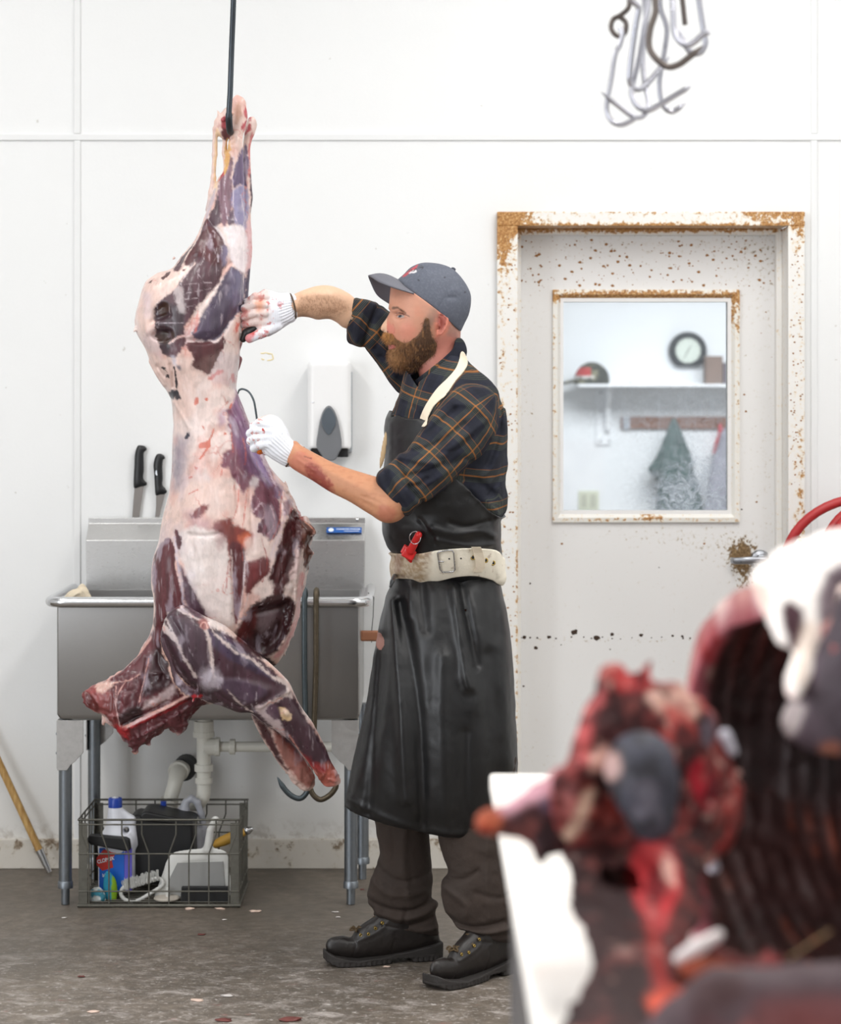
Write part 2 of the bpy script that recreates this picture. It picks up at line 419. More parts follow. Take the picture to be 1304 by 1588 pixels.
class Paint:
    "pattern laid on a surface by planar coordinates of the thing itself (its side view), in the photo's units at depth d"
    def __init__(s, V, d, base, warp=3, wsc=25):
        s.V = V; s.X = CX+V[:, 0]*F/d; s.Y = HY-(V[:, 2]-CZ)*F/d; s.c = np.tile(np.array(base, float), (len(V), 1))
        s.wx = fbm(V, wsc, 4)*warp; s.wy = fbm(V+5.1, wsc, 4)*warp
        s.fine = fbm(V, 130, 3)
    def sel(s, pts, m):
        q = np.array([p[:2] for p in pts]); lo = q.min(0)-m; hi = q.max(0)+m
        return np.where((s.X > lo[0]) & (s.X < hi[0]) & (s.Y > lo[1]) & (s.Y < hi[1]))[0]
    def poly(s, pts, col, soft=3, a=1, n=4, rough=2.0, mask=None):
        i = s.sel(pts, 25)
        if not len(i): return
        q = spline(pts, n) if n > 1 else np.array(pts, float)
        d = poly_sd(s.X[i]+s.wx[i], s.Y[i]+s.wy[i], q)+s.fine[i]*rough
        m = (1-sstep(-soft, soft, d))*a
        if mask is not None: m = m*mask[i]
        s.c[i] += (np.array(col)[None]-s.c[i])*m[:, None]
    def line(s, pts, col, w=2, soft=1.5, a=1, rough=.8, wob=.5):
        i = s.sel(pts, 20)
        if not len(i): return
        q = spline(pts, 5, False) if len(pts) > 2 else np.array(pts, float)
        ws = np.linspace(w[0], w[1], len(q)) if hasattr(w, '__len__') else np.full(len(q), w)
        ws = ws*.8
        d = line_d(s.X[i]+s.wx[i]*wob, s.Y[i]+s.wy[i]*wob, q, ws)+s.fine[i]*rough
        s.c[i] += (np.array(col)[None]-s.c[i])*((1-sstep(-soft, soft, d))*a)[:, None]
    def noise(s, col, sc, lo, hi, a=1, off=0, where=None):
        m = sstep(lo, hi, fbm(s.V+off, sc, 4))*a
        if where is not None: m = m*where
        blend(s.c, col, m)
# ================================================================ SETTING
def wall_mat(name, c0, c1, grime=0.0):
    t = NT(name); v = t.coord(); n1 = t.noise(v, 1.3, 4); n2 = t.noise(v, 90, 6, .6)
    c = t.mix(n1, c0, c1)
    sp = t.ramp(t.noise(v, 38, 2, .4), [(0, 0.0), (.765, 0.0), (.79, 1.0)])
    c = t.mix(t.math('MULTIPLY', sp, .35), c, srgb(150, 140, 120))
    if grime:   # dirt low on the wall where it meets the floor
        xyz = t.n('ShaderNodeSeparateXYZ'); t.l(v, xyz.inputs[0])
        g = t.math('MULTIPLY', t.math('SUBTRACT', .17, xyz.outputs[2]), 7.5, True)
        g = t.math('MULTIPLY', g, t.ramp(t.noise(v, 22, 6, .7, .4), [(0, 0.), (.47, 0.), (.6, 1.)]))
        c = t.mix(g, c, srgb(118, 98, 78))
        g2 = t.math('MULTIPLY', t.math('SUBTRACT', .5, xyz.outputs[2]), 1.0, True)
        c = t.mix(g2, c, srgb(205, 196, 180))
    return t.set(c, .42, bump=n2, bstr=.25, bdist=.0016)
M_wall = wall_mat('white_panel_wall', srgb(236, 237, 237), srgb(243, 244, 244), 1)
M_wall2 = wall_mat('office_wall', srgb(236, 239, 242), srgb(243, 245, 247))
M_seam = plain('seam_strip', srgb(236, 237, 237), .4, vary=.01)
M_white = plain('white_plastic', srgb(242, 242, 242), .3, vary=.01)
def floor_mat():
    t = NT('stained_concrete'); v = t.coord(); n1 = t.noise(v, 1.6, 6, .6); n2 = t.noise(v, 24, 8, .7)
    c = t.ramp(t.math('ADD', t.math('MULTIPLY', n1, .5), t.math('MULTIPLY', n2, .5)), [(.3, srgb(74, 68, 60)), (.5, srgb(102, 93, 83)), (.68, srgb(134, 123, 111))])
    vs = t.coord((1, 1.3, 1)); xyz = t.n('ShaderNodeSeparateXYZ'); t.l(v, xyz.inputs[0])
    near = t.math('MULTIPLY', t.math('SUBTRACT', 7.25, xyz.outputs[1]), .9, True)
    m = t.ramp(t.noise(vs, 10, 9, .8, .5), [(0, 0.), (.5, 0.), (.66, 1.)])
    c = t.mix(t.math('MULTIPLY', t.math('MULTIPLY', m, near), .7), c, srgb(190, 182, 176))
    m = t.ramp(t.noise(t.coord((1.3, 1.8, 2)), 30, 8, .8, .3), [(0, 0.), (.56, 0.), (.65, 1.)])
    c = t.mix(t.math('MULTIPLY', t.math('MULTIPLY', m, near), .85), c, srgb(214, 208, 204))
    m = t.ramp(t.noise(t.coord((1, 2, 4)), 11, 6, .7, .3), [(0, 0.), (.62, 0.), (.72, 1.)])
    c = t.mix(t.math('MULTIPLY', t.math('MULTIPLY', m, near), .6), c, srgb(160, 104, 98))
    return t.set(c, t.ramp(n1, [(.3, .38), (.7, .62)]), bump=n2, bstr=.5, bdist=.004)
M_floor = floor_mat()
def steel_mat(name, col, rough=.3, stretch=(1, 1, 1), dirt=.25, metal=1.0):
    t = NT(name); v = t.coord(stretch); n = t.noise(v, 60, 5, .6); n1 = t.noise(t.coord(), 5, 5)
    c = t.mix(t.math('MULTIPLY', n1, dirt), col, tuple(x*.55 for x in col))
    return t.set(c, t.math('MULTIPLY_ADD', n, .22) if 0 else t.ramp(n, [(.3, rough*.8), (.7, rough*1.35)]), metal, bump=n, bstr=.08, bdist=.001)
M_steel = steel_mat('stainless_sheet', srgb(168, 167, 166), .36, (1, 1, 14))
M_steel_b = steel_mat('polished_rim', srgb(215, 216, 218), .2, dirt=.1)
M_steel_leg = steel_mat('galvanised_leg', srgb(140, 146, 152), .42, dirt=.4)
M_gusset = steel_mat('gusset_casting', srgb(190, 188, 186), .5, dirt=.3)
M_dark = plain('black_plastic', srgb(24, 24, 26), .38)
def painted_steel(name, base, blobs, thr=.60, sc=55, rc=((116, 76, 42), (182, 128, 68), (224, 192, 138)), ec=(236, 214, 172)):
    "white paint over rusting steel; blobs (x, z, rx, rz, strength) say where the rust has come through"
    t = NT(name); v = t.coord(); xyz = t.n('ShaderNodeSeparateXYZ'); t.l(v, xyz.inputs[0]); acc = None
    for (cx, cz, rx, rz, st) in blobs:
        a = t.math('DIVIDE', t.math('SUBTRACT', xyz.outputs[0], cx), rx); b = t.math('DIVIDE', t.math('SUBTRACT', xyz.outputs[2], cz), rz)
        e = t.math('MULTIPLY', t.math('POWER', 2.718, t.math('MULTIPLY', t.math('ADD', t.math('MULTIPLY', a, a), t.math('MULTIPLY', b, b)), -1.0)), st)
        acc = e if acc is None else t.math('ADD', acc, e)
    n = t.noise(v, sc, 6, .65, .2); f = t.math('ADD', n, acc) if acc is not None else n
    m = t.ramp(f, [(0, 0.), (thr, 0.), (thr+.07, 1.)]); edge = t.ramp(f, [(0, 0.), (thr-.08, 0.), (thr+.02, .45)])
    rust = t.ramp(t.noise(v, 130, 4, .7), [(.3, srgb(*rc[0])), (.5, srgb(*rc[1])), (.7, srgb(*rc[2]))])
    c = t.mix(edge, base, srgb(*ec)); c = t.mix(m, c, rust)
    return t.set(c, .4, bump=m, bstr=.3, bdist=.001)
# -- room shell
XL, XR, YB = -4.4, 3.4, -3.0
def sbox(name, *a, mat=M_wall): return struct(obox(name, *a, mat))
fl = sbox('floor', XL-.2, XR+.2, YB-.2, WY+.2, -.1, 0, mat=M_floor)
FX0, FX1, FZ = .254, 1.275, 2.184        # door frame outside edges
bm = bmesh.new()
box(bm, XL, FX0+.02, WY, WY+.2, 0, CEIL); box(bm, FX1-.02, XR, WY, WY+.2, 0, CEIL); box(bm, FX0+.02, FX1-.02, WY, WY+.2, FZ-.02, CEIL)
struct(finish('wall_back', bm, M_wall))
sbox('wall_right', XR, XR+.2, YB, WY, 0, CEIL)
bm = bmesh.new(); box(bm, XL-.2, XL, YB, -.6, 0, CEIL); box(bm, XL-.2, XL, 3.0, WY, 0, CEIL); box(bm, XL-.2, XL, -.6, 3.0, 3.3, CEIL)
struct(finish('wall_left', bm, M_wall))
sbox('wall_front', XL, XR, YB-.2, YB, 0, CEIL)
sbox('ceiling', XL, XR, YB, WY, CEIL, CEIL+.1)
LAMPW = ['at the left near the camera', 'at the left before the sink', 'nearest over the table', 'over the butcher', 'beside the right wall']
for i, (lx, ly) in enumerate(TUBES):
    L = thing('ceiling_lamp', 'white fluorescent ceiling fixture '+LAMPW[i], 'ceiling lamp', (lx, ly, CEIL), 'fluorescent ceiling fixtures')
    obox('housing', lx-.32, lx+.32, ly-1.05, ly+1.05, CEIL-.09, CEIL-.001, M_white, L, .01)
# seams between the wall panels
def strip(n, x0, x1, z0, z1): struct(obox('trim_%d' % n, x0, x1, WY-.007, WY+.001, z0, z1, M_seam, bevel=.003))
SZ = CZ-(213-HY)*WY/F; X1 = (120-CX)*WY/F; X2 = (1262-CX)*WY/F
strip(1, XL, XR, SZ-.011, SZ+.011); strip(2, X1-.011, X1+.011, 0, SZ-.011); strip(3, X1-.011, X1+.011, SZ+.011, CEIL)
strip(4, X2-.011, X2+.011, 0, SZ-.011); strip(5, X2-.011, X2+.011, SZ+.011, CEIL)
# chipped coving strip at the floor
M_base = painted_steel('chipped_coving', srgb(214, 208, 198), [(-.9, .06, .5, .05, .12), (.0, .09, .3, .03, .16), (-1.2, .1, .2, .03, .12)], .64, 30, ((96, 80, 64), (140, 122, 102), (170, 156, 138)), (200, 190, 172))
bm = bmesh.new()
prism(bm, [(XL, .0), (FX0, .0), (FX0, .1), (XL, .1)], WY-.012, WY+.001)
struct(finish('baseboard_back', bm, M_base, bevel=.004))
# -- office behind the door
OY = 13.6; OX0, OX1 = -1.2, 3.6
sbox('wall_office_far', OX0, OX1, OY, OY+.1, 0, 3.0, mat=M_wall2); sbox('wall_office_left', OX0-.1, OX0, WY+.2, OY, 0, 3.0, mat=M_wall2)
sbox('wall_office_right', OX1, OX1+.1, WY+.2, OY, 0, 3.0, mat=M_wall2)
sbox('ceiling_office', OX0, OX1, WY+.2, OY, 3.0, 3.1, mat=M_wall2); sbox('floor_office', OX0, OX1, WY+.2, OY, -.1, 0, mat=M_floor)
# -- door with its frame
M_frame = painted_steel('rusted_door_frame', srgb(240, 238, 234), [(.27, 2.17, .13, .06, .30), (.27, 2.1, .05, .13, .26), (1.2, 2.175, .16, .04, .24), (1.26, 2.1, .03, .07, .12), (.75, 2.135, .45, .012, .34), (.75, 2.19, .6, .012, .16),
    (.272, 1.2, .008, 1.1, .10), (1.262, 1.2, .02, .5, .11), (1.262, 1.0, .016, .25, .08), (.32, .9, .006, 1., .14)], .64, 60)
M_leaf = painted_steel('rusted_door_leaf', srgb(238, 237, 236), [(.75, 2.12, .6, .10, .07), (1.15, 2.0, .14, .18, .08), (1.085, 1.035, .045, .055, .34), (1.10, .97, .035, .07, .22), (1.0, 1.05, .12, .05, .09), (.85, 1.10, .22, .035, .10), (.36, 1.6, .03, .5, .06), (1.17, 1.35, .05, .5, .05), (.7, .745, .5, .008, .10)], .70, 75, ((76, 58, 38), (124, 98, 64), (176, 150, 112)), (210, 200, 180))
M_mould = painted_steel('window_moulding_paint', srgb(240, 238, 232), [(.76, 1.91, .6, .022, .34), (1.06, 1.85, .03, .06, .2), (.78, 1.165, .06, .03, .15), (.765, 1.155, .5, .006, .1), (.452, 1.5, .006, .6, .08), (1.076, 1.5, .006, .6, .08)], .64, 70)
door = tag(empty('door_1', (.77, WY+.1, 0)), kind='structure')
bm = bmesh.new(); fy0, fy1 = WY-.03, WY+.2; ix0, ix1, iz = .323, 1.219, 2.137
for (a, b, c, d_) in ((FX0, ix0, 0, iz), (ix1, FX1, 0, iz), (FX0, FX1, iz, FZ)): box(bm, a, b, fy0, fy0+.028, c, d_)
for (a, b, c, d_) in ((ix0-.02, ix0, 0, iz), (ix1, ix1+.02, 0, iz), (ix0, ix1, iz, iz+.02)): box(bm, a, b, fy0+.02, fy1, c, d_)
for (a, b, c, d_) in ((ix0, ix0+.016, 0, iz-.016), (ix1-.02, ix1, 0, iz-.016), (ix0, ix1, iz-.02, iz)): box(bm, a, b, WY+.10, WY+.135, c, d_)
finish('door_frame', bm, M_frame, door, bevel=.003)
LY = WY+.138
gx0, gx1, gz0, gz1 = .484, 1.040, 1.185, 1.892; ox0, ox1, oz0, oz1 = .447, 1.080, 1.145, 1.933
bm = bmesh.new(); l0, l1 = ix0+.003, ix1-.003
for (a, b, c, d_) in ((l0, gx0, .008, iz-.003), (gx1, l1, .008, iz-.003), (gx0, gx1, .008, gz0), (gx0, gx1, gz1, iz-.003)): box(bm, a, b, LY, LY+.045, c, d_)
leaf = finish('door_leaf', bm, M_leaf, door)
bm = bmesh.new()   # mitred moulding round the window, sloping in towards the glass
ring = lambda x0, x1, z0, z1, y: [bm.verts.new(p) for p in ((x0, y, z0), (x1, y, z0), (x1, y, z1), (x0, y, z1))]
rs = [ring(ox0, ox1, oz0, oz1, LY+.001), ring(ox0, ox1, oz0, oz1, LY-.012), ring(ox0+.017, ox1-.017, oz0+.017, oz1-.017, LY-.014), ring(gx0, gx1, gz0, gz1, LY+.016), ring(gx0, gx1, gz0, gz1, LY+.03)]
for A, B in zip(rs, rs[1:]):
    for i in range(4): bm.faces.new((A[i], A[(i+1) % 4], B[(i+1) % 4], B[i]))
wf = finish('window_frame', bm, M_mould, door, bevel=.0015)
def glass_mat():
    t = NT('smeared_glass'); v = t.coord(); xyz = t.n('ShaderNodeSeparateXYZ'); t.l(v, xyz.inputs[0])
    def blob(cx, cz, rx, rz, st):
        a = t.math('DIVIDE', t.math('SUBTRACT', xyz.outputs[0], cx), rx); b = t.math('DIVIDE', t.math('SUBTRACT', xyz.outputs[2], cz), rz)
        return t.math('MULTIPLY', t.math('POWER', 2.718, t.math('MULTIPLY', t.math('ADD', t.math('MULTIPLY', a, a), t.math('MULTIPLY', b, b)), -1.0)), st)
    reg = t.math('ADD', t.math('ADD', blob(.98, 1.25, .14, .12, 1.1), blob(.84, 1.22, .1, .1, .7)), blob(.88, 1.5, .25, .1, .35))
    sm = t.ramp(t.noise(v, 34, 8, .75, 1.2), [(0, 0.), (.40, 0.), (.68, 1.)]); speck = t.ramp(t.noise(v, 160, 2, .5), [(0, 0.), (.72, 0.), (.76, .7)])
    m = t.math('ADD', t.math('MULTIPLY', sm, reg), t.math('MULTIPLY', speck, t.math('ADD', reg, .15)), True); m = t.math('ADD', t.math('MULTIPLY', m, .85), .05, True)
    tr = t.n('ShaderNodeBsdfTransparent'); tr.inputs[0].default_value = (.965, .985, .99, 1)
    gl = t.n('ShaderNodeBsdfGlossy'); gl.inputs['Roughness'].default_value = .03; df = t.n('ShaderNodeBsdfDiffuse'); df.inputs[0].default_value = (.62, .68, .76, 1)
    fr = t.n('ShaderNodeFresnel'); fr.inputs[0].default_value = 1.45
    m1 = t.n('ShaderNodeMixShader'); t.l(fr.outputs[0], m1.inputs[0]); t.l(tr.outputs[0], m1.inputs[1]); t.l(gl.outputs[0], m1.inputs[2])
    m2 = t.n('ShaderNodeMixShader'); t.l(m, m2.inputs[0]); t.l(m1.outputs[0], m2.inputs[1]); t.l(df.outputs[0], m2.inputs[2])
    t.l(m2.outputs[0], t.t.nodes['Material Output'].inputs[0]); return t.m
obox('glass_pane', gx0-.004, gx1+.004, LY+.018, LY+.024, gz0-.004, gz1+.004, glass_mat(), door)
# lever handle and rose
hc = P(1178, 868, LY)
M_handle = steel_mat('satin_lever', srgb(165, 168, 174), .3, dirt=.1)
ha = tag(empty('door_handle', hc)); ha.parent = door; ha.matrix_parent_inverse = world_of(door).inverted()
Mr = Matrix.Translation(hc) @ Matrix.Rotation(R(90), 4, 'X')
olathe('rose', [(.034, 0), (.034, .006), (.030, .014), (.020, .018), (.018, .045), (.010, .048)], M_handle, ha, Mr)
h = hc+Vector((.008, -.047, 0)); bm = bmesh.new()
tube(bm, [h+Vector((.006, 0, 0)), h+Vector((-.012, -.002, .001)), h+Vector((-.05, -.004, .001)), h+Vector((-.098, .0, -.001)), h+Vector((-.106, .012, -.001)), h+Vector((-.107, .026, -.001))], [.013, .0135, .0125, .011, .0105, .009], 14, flat=.45)
finish('lever', bm, M_handle, ha, auto=50)
# pits where the paint has blistered off the door
bm = bmesh.new(); rr = random.Random(3)
def pit(px, py, r, y=LY):
    q = P(px, py, y); n = 9; ph = rr.random()*6
    vs = [bm.verts.new((q.x+r*math.cos(a)*(.7+.5*rr.random())*1.15, y-.0006, q.z+r*math.sin(a)*(.6+.5*rr.random()))) for a in [ph+k*2*math.pi/n for k in range(n)]]
    c = bm.verts.new((q.x, y-.0012, q.z))
    for k in range(n): bm.faces.new((vs[k], vs[(k+1) % n], c))
for (px, py, r) in [(813, 988, 3), (822, 989, 1.5), (833, 989, 1.5), (851, 988, 3), (862, 990, 1.5), (890, 981, 4.5), (893, 978, 2.5), (925, 989, 5), (949, 984, 3), (831, 1005, 3), (949, 990, 1.2), (962, 991, 1), (980, 989, .9), (994, 985, 3), (1043, 986, 2), (1058, 987, 2), (1070, 990, 1.5), (1059, 990, 1.5), (1090, 988, 1.5),
    (807, 989, 2), (870, 1000, 1), (886, 988, 1.4), (905, 988, 1.2), (917, 990, 1.3), (934, 988, 1.3), (1010, 989, 1), (1026, 988, 1.1), (812, 1064, 1.5), (822, 905, 1.5), (946, 1007, 1), (1022, 880, 1), (1150, 790, 1.6)]: pit(px, py, r/458)
finish('blistered_pits', bm, plain('bare_rust_dark', srgb(60, 42, 28), .8), door)
bm = bmesh.new()
for i in range(330):
    px = rr.uniform(806, 1200); py = rr.choice([rr.uniform(370, 446), rr.uniform(370, 446), rr.uniform(446, 900)])
    if 852 < px < 1152 and 444 < py < 815: continue
    if py > 446 and rr.random() < .55 and px < 1150: continue
    pit(px, py, rr.choice([.5, .7, .9, 1.2, 1.8, 2.4])*(1 if py < 446 else .7)/458)
for i in range(90): pit(rr.uniform(773, 800), rr.uniform(400, 1000), rr.choice([.5, .7, 1.2, 1.6])/466, WY-.03)
for i in range(110): pit(rr.uniform(1226, 1246), rr.uniform(340, 760), rr.choice([.5, .7, 1.2, 1.4])/466, WY-.03)
rp = finish('rust_specks', bm, plain('orange_rust', srgb(158, 108, 58), .8, vary=.3), door); rp['kind'] = 'stuff'
# yellowed glue marks on the wall
bm = bmesh.new()
for (a, b) in [((404, 548), (412, 547)), ((412, 547), (422, 549)), ((422, 549), (424, 557)), ((424, 557), (414, 559)), ((405, 556), (410, 558))]:
    tube(bm, [P(*a, WY-.0005), P((a[0]+b[0])/2, (a[1]+b[1])/2+.5, WY-.0005), P(*b, WY-.0005)], [.0012, .002, .0012], 6)
gm = finish('glue_mark', bm, plain('yellow_glue', srgb(232, 212, 150), .6)); tag(gm, 'yellowed glue mark left on the white wall above the soap dispenser', 'stain')
# ---------------------------------------------------------------- things in the office
OD = OY-.02
def oP(px, py, d=OD): return P(px, py, d)
s0 = oP(892, 596); s1 = oP(1145, 601)
sh = thing('wall_shelf', 'white wall shelf seen through the door window, carrying a cap and boxes', 'shelf', (s0.x+.3, OY-.12, s0.z))
M_shelf = plain('shelf_paint', srgb(243, 245, 248), .4, vary=.01)
obox('shelf_board', s0.x, s1.x+.4, OY-.27, OY-.001, s1.z+.002, s0.z, M_shelf, sh, .003)
b0 = oP(924, 601); b1 = oP(948, 690)
bm = bmesh.new(); box(bm, b0.x, b1.x, OY-.012, OY-.001, b1.z, s1.z+.002)
prism(bm, [(0, 0), (.2, 0), (.19, -.03), (.06, -.12), (.025, -.25), (0, -.25)], -.012, .012, Matrix.Translation((b1.x-.022, OY-.012, s1.z+.001)) @ Matrix.Rotation(R(-90), 4, 'Z'))
br = finish('bracket', bm, M_shelf, sh, bevel=.002)
for (px, py) in ((931, 609), (931, 637), (931, 684), (945, 684)):
    q = oP(px, py, OY-.014); olathe('screw', [(.005, 0), (.005, .004), (.002, .006)], M_dark, sh, Matrix.Translation(q) @ Matrix.Rotation(R(90), 4, 'X'), 10)
# clock
cc = oP(1066, 544); ck = thing('wall_clock', 'round black rimmed wall clock with a flattened bottom edge, above the shelf', 'clock', (cc.x, OY, cc.z))
def disc(bm, c, r, y0, y1, n=48, cut=None):
    pts = [(c.x+r*math.cos(2*math.pi*k/n), c.z+max(r*math.sin(2*math.pi*k/n), -1e9 if cut is None else cut)) for k in range(n)]
    prism(bm, pts, y0, y1)
bm = bmesh.new(); disc(bm, cc, .108, OY-.045, OY-.002, cut=-.088); finish('rim', bm, plain('clock_black', srgb(32, 36, 40), .4), ck, bevel=.006)
bm = bmesh.new(); disc(bm, cc, .071, OY-.052, OY-.04); finish('dial', bm, plain('clock_dial', srgb(214, 222, 212), .5, vary=.02), ck)
for k in range(12):
    a = k*math.pi/6; r0, r1 = .056, .065
    otube('hour_mark', [(cc.x+r0*math.sin(a), OY-.0525, cc.z+r0*math.cos(a)), (cc.x+r1*math.sin(a), OY-.0525, cc.z+r1*math.cos(a))], .0016, M_dark, ck, 6)
for (a, L) in ((R(30), .034), (R(208), .052)): otube('hand', [(cc.x-.008*math.sin(a), OY-.054, cc.z-.008*math.cos(a)), (cc.x+L*math.sin(a), OY-.054, cc.z+L*math.cos(a))], [.0026, .0012], M_dark, ck, 6)
# boxes and papers on the shelf
for (x0, x1, yt, col, lab) in ((1090, 1116, 553, srgb(128, 108, 98), 'tall grey brown box on the shelf beside the clock'), (1117, 1142, 563, srgb(112, 104, 112), 'shorter dark grey box on the shelf at the window edge')):
    a = oP(x0, yt); b = oP(x1, 596); bx = obox('storage_box', a.x, b.x, OY-.16, OY-.03, s0.z, a.z, plain('box_card', col, .7, vary=.2), None, .004); tag(bx, lab, 'box')
a = oP(975, 591); b = oP(1062, 596); pb = obox('paper_stack', a.x, b.x, OY-.24, OY-.05, s0.z, s0.z+.014, M_shelf, None, .002); tag(pb, 'low stack of white papers lying on the shelf', 'paper')
# cap on the shelf
c0 = oP(915, 596, OY-.15); cp = thing('baseball_cap', 'dark cap with a red and white patch on the shelf end', 'cap', (c0.x, OY-.15, s0.z))
def cap_paint(V):
    c = np.tile(np.array(srgb(58, 60, 54)), (len(V), 1)); blend(c, srgb(150, 146, 120), sstep(.2, .5, fbm(V, 30, 4))*.7)
    d = V-np.array(c0); m = (d[:, 0] < .0) & (d[:, 0] > -.085) & (d[:, 2] > .045) & (d[:, 2] < .095) & (d[:, 1] < 0); blend(c, srgb(190, 56, 56), m*.9)
    m = (d[:, 0] < .02) & (d[:, 0] > -.09) & (d[:, 2] > .03) & (d[:, 2] < .048) & (d[:, 1] < 0); blend(c, srgb(210, 205, 200), m*(vnoise(V*90) > .4)); return c
S = Sdf(); S.add(ell((c0.x+.01, OY-.15, s0.z+.02), (.1, .085, .105)), .01); S.clip(lambda p: s0.z+.001-p[:, 2])
S.add(ell((c0.x-.115, OY-.15, s0.z+.013), (.06, .07, .009), Matrix.Rotation(R(-14), 4, 'Y')), .012)
osdf('crown', S, .005, vcol_mat('cap_cloth', .8), cp, cap_paint)
# coat rack and coats
r0 = oP(963, 646); r1 = oP(1160, 665)
rk = thing('coat_rack', 'brown wooden coat rack board on the wall below the shelf', 'coat rack', ((r0.x+r1.x)/2, OY, r0.z))
t = NT('rack_wood'); v = t.coord((1, 1, 9)); M_rack = t.set(t.ramp(t.noise(v, 14, 6), [(.3, srgb(112, 72, 52)), (.7, srgb(150, 104, 80))]), .5)
obox('rack_board', r0.x, r1.x, OY-.022, OY-.001, r1.z, r0.z, M_rack, rk, .003)
for px in (970, 1045, 1113):
    q = oP(px, 655, OY-.022); otube('hook', [q, q+Vector((0, -.03, -.005)), q+Vector((0, -.05, .005)), q+Vector((0, -.055, .025))], .005, M_steel_b, rk, 8)
q0 = oP(963, 646); obox('end_plate', r0.x+.01, r0.x+.05, OY-.026, OY-.022, r1.z, r0.z, plain('plate', srgb(190, 196, 205), .4), rk)
def coat(name, lab, pts, d, col, k, folds, cat='coat'):
    L = Layer(pts, d, k, .008, T=.12); L.disp = strokes(L.conv, L.X, L.Z, folds)
    S = Sdf(); S.add(L, .01); S.disp(lambda p: fbm(p, 12, 3)*.008)
    o = osdf(name, S, .009, plain(name+'_cloth', col, .85, bump=60, vary=.25)); tag(o, lab, cat); return o
coat('hooded_coat', 'dark green hooded coat hanging from the coat rack', [(1043, 650), (1049, 652), (1058, 672), (1064, 690), (1072, 706), (1077, 730), (1083, 752), (1088, 775), (1090, 812), (1060, 818), (1020, 815), (1018, 780), (1020, 748), (1012, 738), (1006, 728), (1014, 712), (1026, 692), (1034, 668)], OY-.12, srgb(58, 82, 78), .75,
     [(-.02, .012, [(1046, 665), (1048, 720), (1040, 810)]), (-.015, .012, [(1050, 690), (1066, 715), (1076, 740)]), (.015, .02, [(1030, 700), (1024, 760), (1030, 810)])])
coat('red_cloth', 'red cloth hanging at the rack end beside the green coat', [(1116, 655), (1122, 668), (1120, 690), (1114, 706), (1107, 704), (1109, 685), (1113, 670)], OY-.07, srgb(196, 52, 66), .7, [], 'cloth')
coat('grey_jacket', 'pale grey jacket hanging behind the smeared corner of the window', [(1125, 660), (1150, 665), (1160, 720), (1160, 810), (1098, 815), (1096, 760), (1104, 712), (1114, 690)], OY-.16, srgb(150, 148, 160), .6, [])
o0 = oP(897, 761); o1 = oP(929, 792); po = thing('wall_outlet', 'cream double outlet plate low on the office wall', 'outlet', ((o0.x+o1.x)/2, OY, o1.z))
M_out = plain('outlet_cream', srgb(216, 220, 200), .4, vary=.02)
obox('cover_plate', o0.x, o1.x, OY-.008, OY-.001, o1.z, o0.z, M_out, po, .003)
for fx in (.28, .72):
    x = o0.x+(o1.x-o0.x)*fx; obox('receptacle', x-.016, x+.016, OY-.012, OY-.008, o1.z+.02, o0.z-.02, plain('outlet_face', srgb(190, 192, 176), .4), po, .002)
# ================================================================ SINK
SX0, SX1 = -1.119, -.186; SYF, SYB = 7.30, 7.80; RZ = .935; SB = .572
sink = thing('utility_sink', 'stainless steel utility sink with tall splashback standing on four legs', 'sink', (-.65, 7.5, 0))
bm = bmesh.new()
o_ = [(SX0, SYF), (SX1, SYF), (SX1, SYB), (SX0, SYB)]; th = .004; rad = .03
def rrect(x0, x1, y0, y1, r, n=5):
    out = []
    for (cx, cy, a0) in ((x1-r, y1-r, 0), (x0+r, y1-r, 90), (x0+r, y0+r, 180), (x1-r, y0+r, 270)):
        for k in range(n+1): a = R(a0+90*k/n); out.append((cx+r*math.cos(a), cy+r*math.sin(a)))
    return out
def loop(bm, pts, z): return [bm.verts.new((x, y, z)) for x, y in pts]
rings = [loop(bm, rrect(SX0, SX1, SYF, SYB, .008), RZ), loop(bm, rrect(SX0, SX1, SYF, SYB, .008), SB+.02), loop(bm, rrect(SX0+.006, SX1-.006, SYF+.006, SYB-.006, .014), SB+.006), loop(bm, rrect(SX0+.02, SX1-.02, SYF+.02, SYB-.02, .02), SB)]
inner = [loop(bm, rrect(SX0+.04, SX1-.04, SYF+.04, SYB-.04, .03), SB+.02), loop(bm, rrect(SX0+.008, SX1-.008, SYF+.008, SYB-.008, .03), SB+.05), loop(bm, rrect(SX0+.006, SX1-.006, SYF+.006, SYB-.006, .008), RZ)]
al = rings[::-1]
for A, B in list(zip(rings, rings[1:]))+list(zip(inner, inner[1:])):
    n = len(A)
    for i in range(n): bm.faces.new((A[i], A[(i+1) % n], B[(i+1) % n], B[i]))
n = len(rings[0])
bm.faces.new(rings[-1]); bm.faces.new(inner[0])
for i in range(n): bm.faces.new((rings[0][i], rings[0][(i+1) % n], inner[-1][(i+1) % n], inner[-1][i]))
finish('basin', bm, M_steel, sink, auto=35)
# rolled rim round front and sides
y0 = SYF-.022
pts = [(SX0-.022, SYB+.01, RZ+.004), (SX0-.022, y0+.06, RZ+.004)]+[(SX0-.022+.05-.05*math.cos(a), y0+.05-.05*math.sin(a), RZ+.004) for a in [R(10*k) for k in range(1, 9)]] + [(SX0+.04, y0, RZ+.004), (-.65, y0, RZ+.004), (SX1-.04, y0, RZ+.004)] + \
      [(SX1+.022-.05+.05*math.sin(a), y0+.05-.05*math.cos(a), RZ+.004) for a in [R(10*k) for k in range(1, 9)]]+[(SX1+.022, y0+.06, RZ+.004), (SX1+.022, SYB+.01, RZ+.004)]
bm = bmesh.new(); tube(bm, pts, .0165, 16)
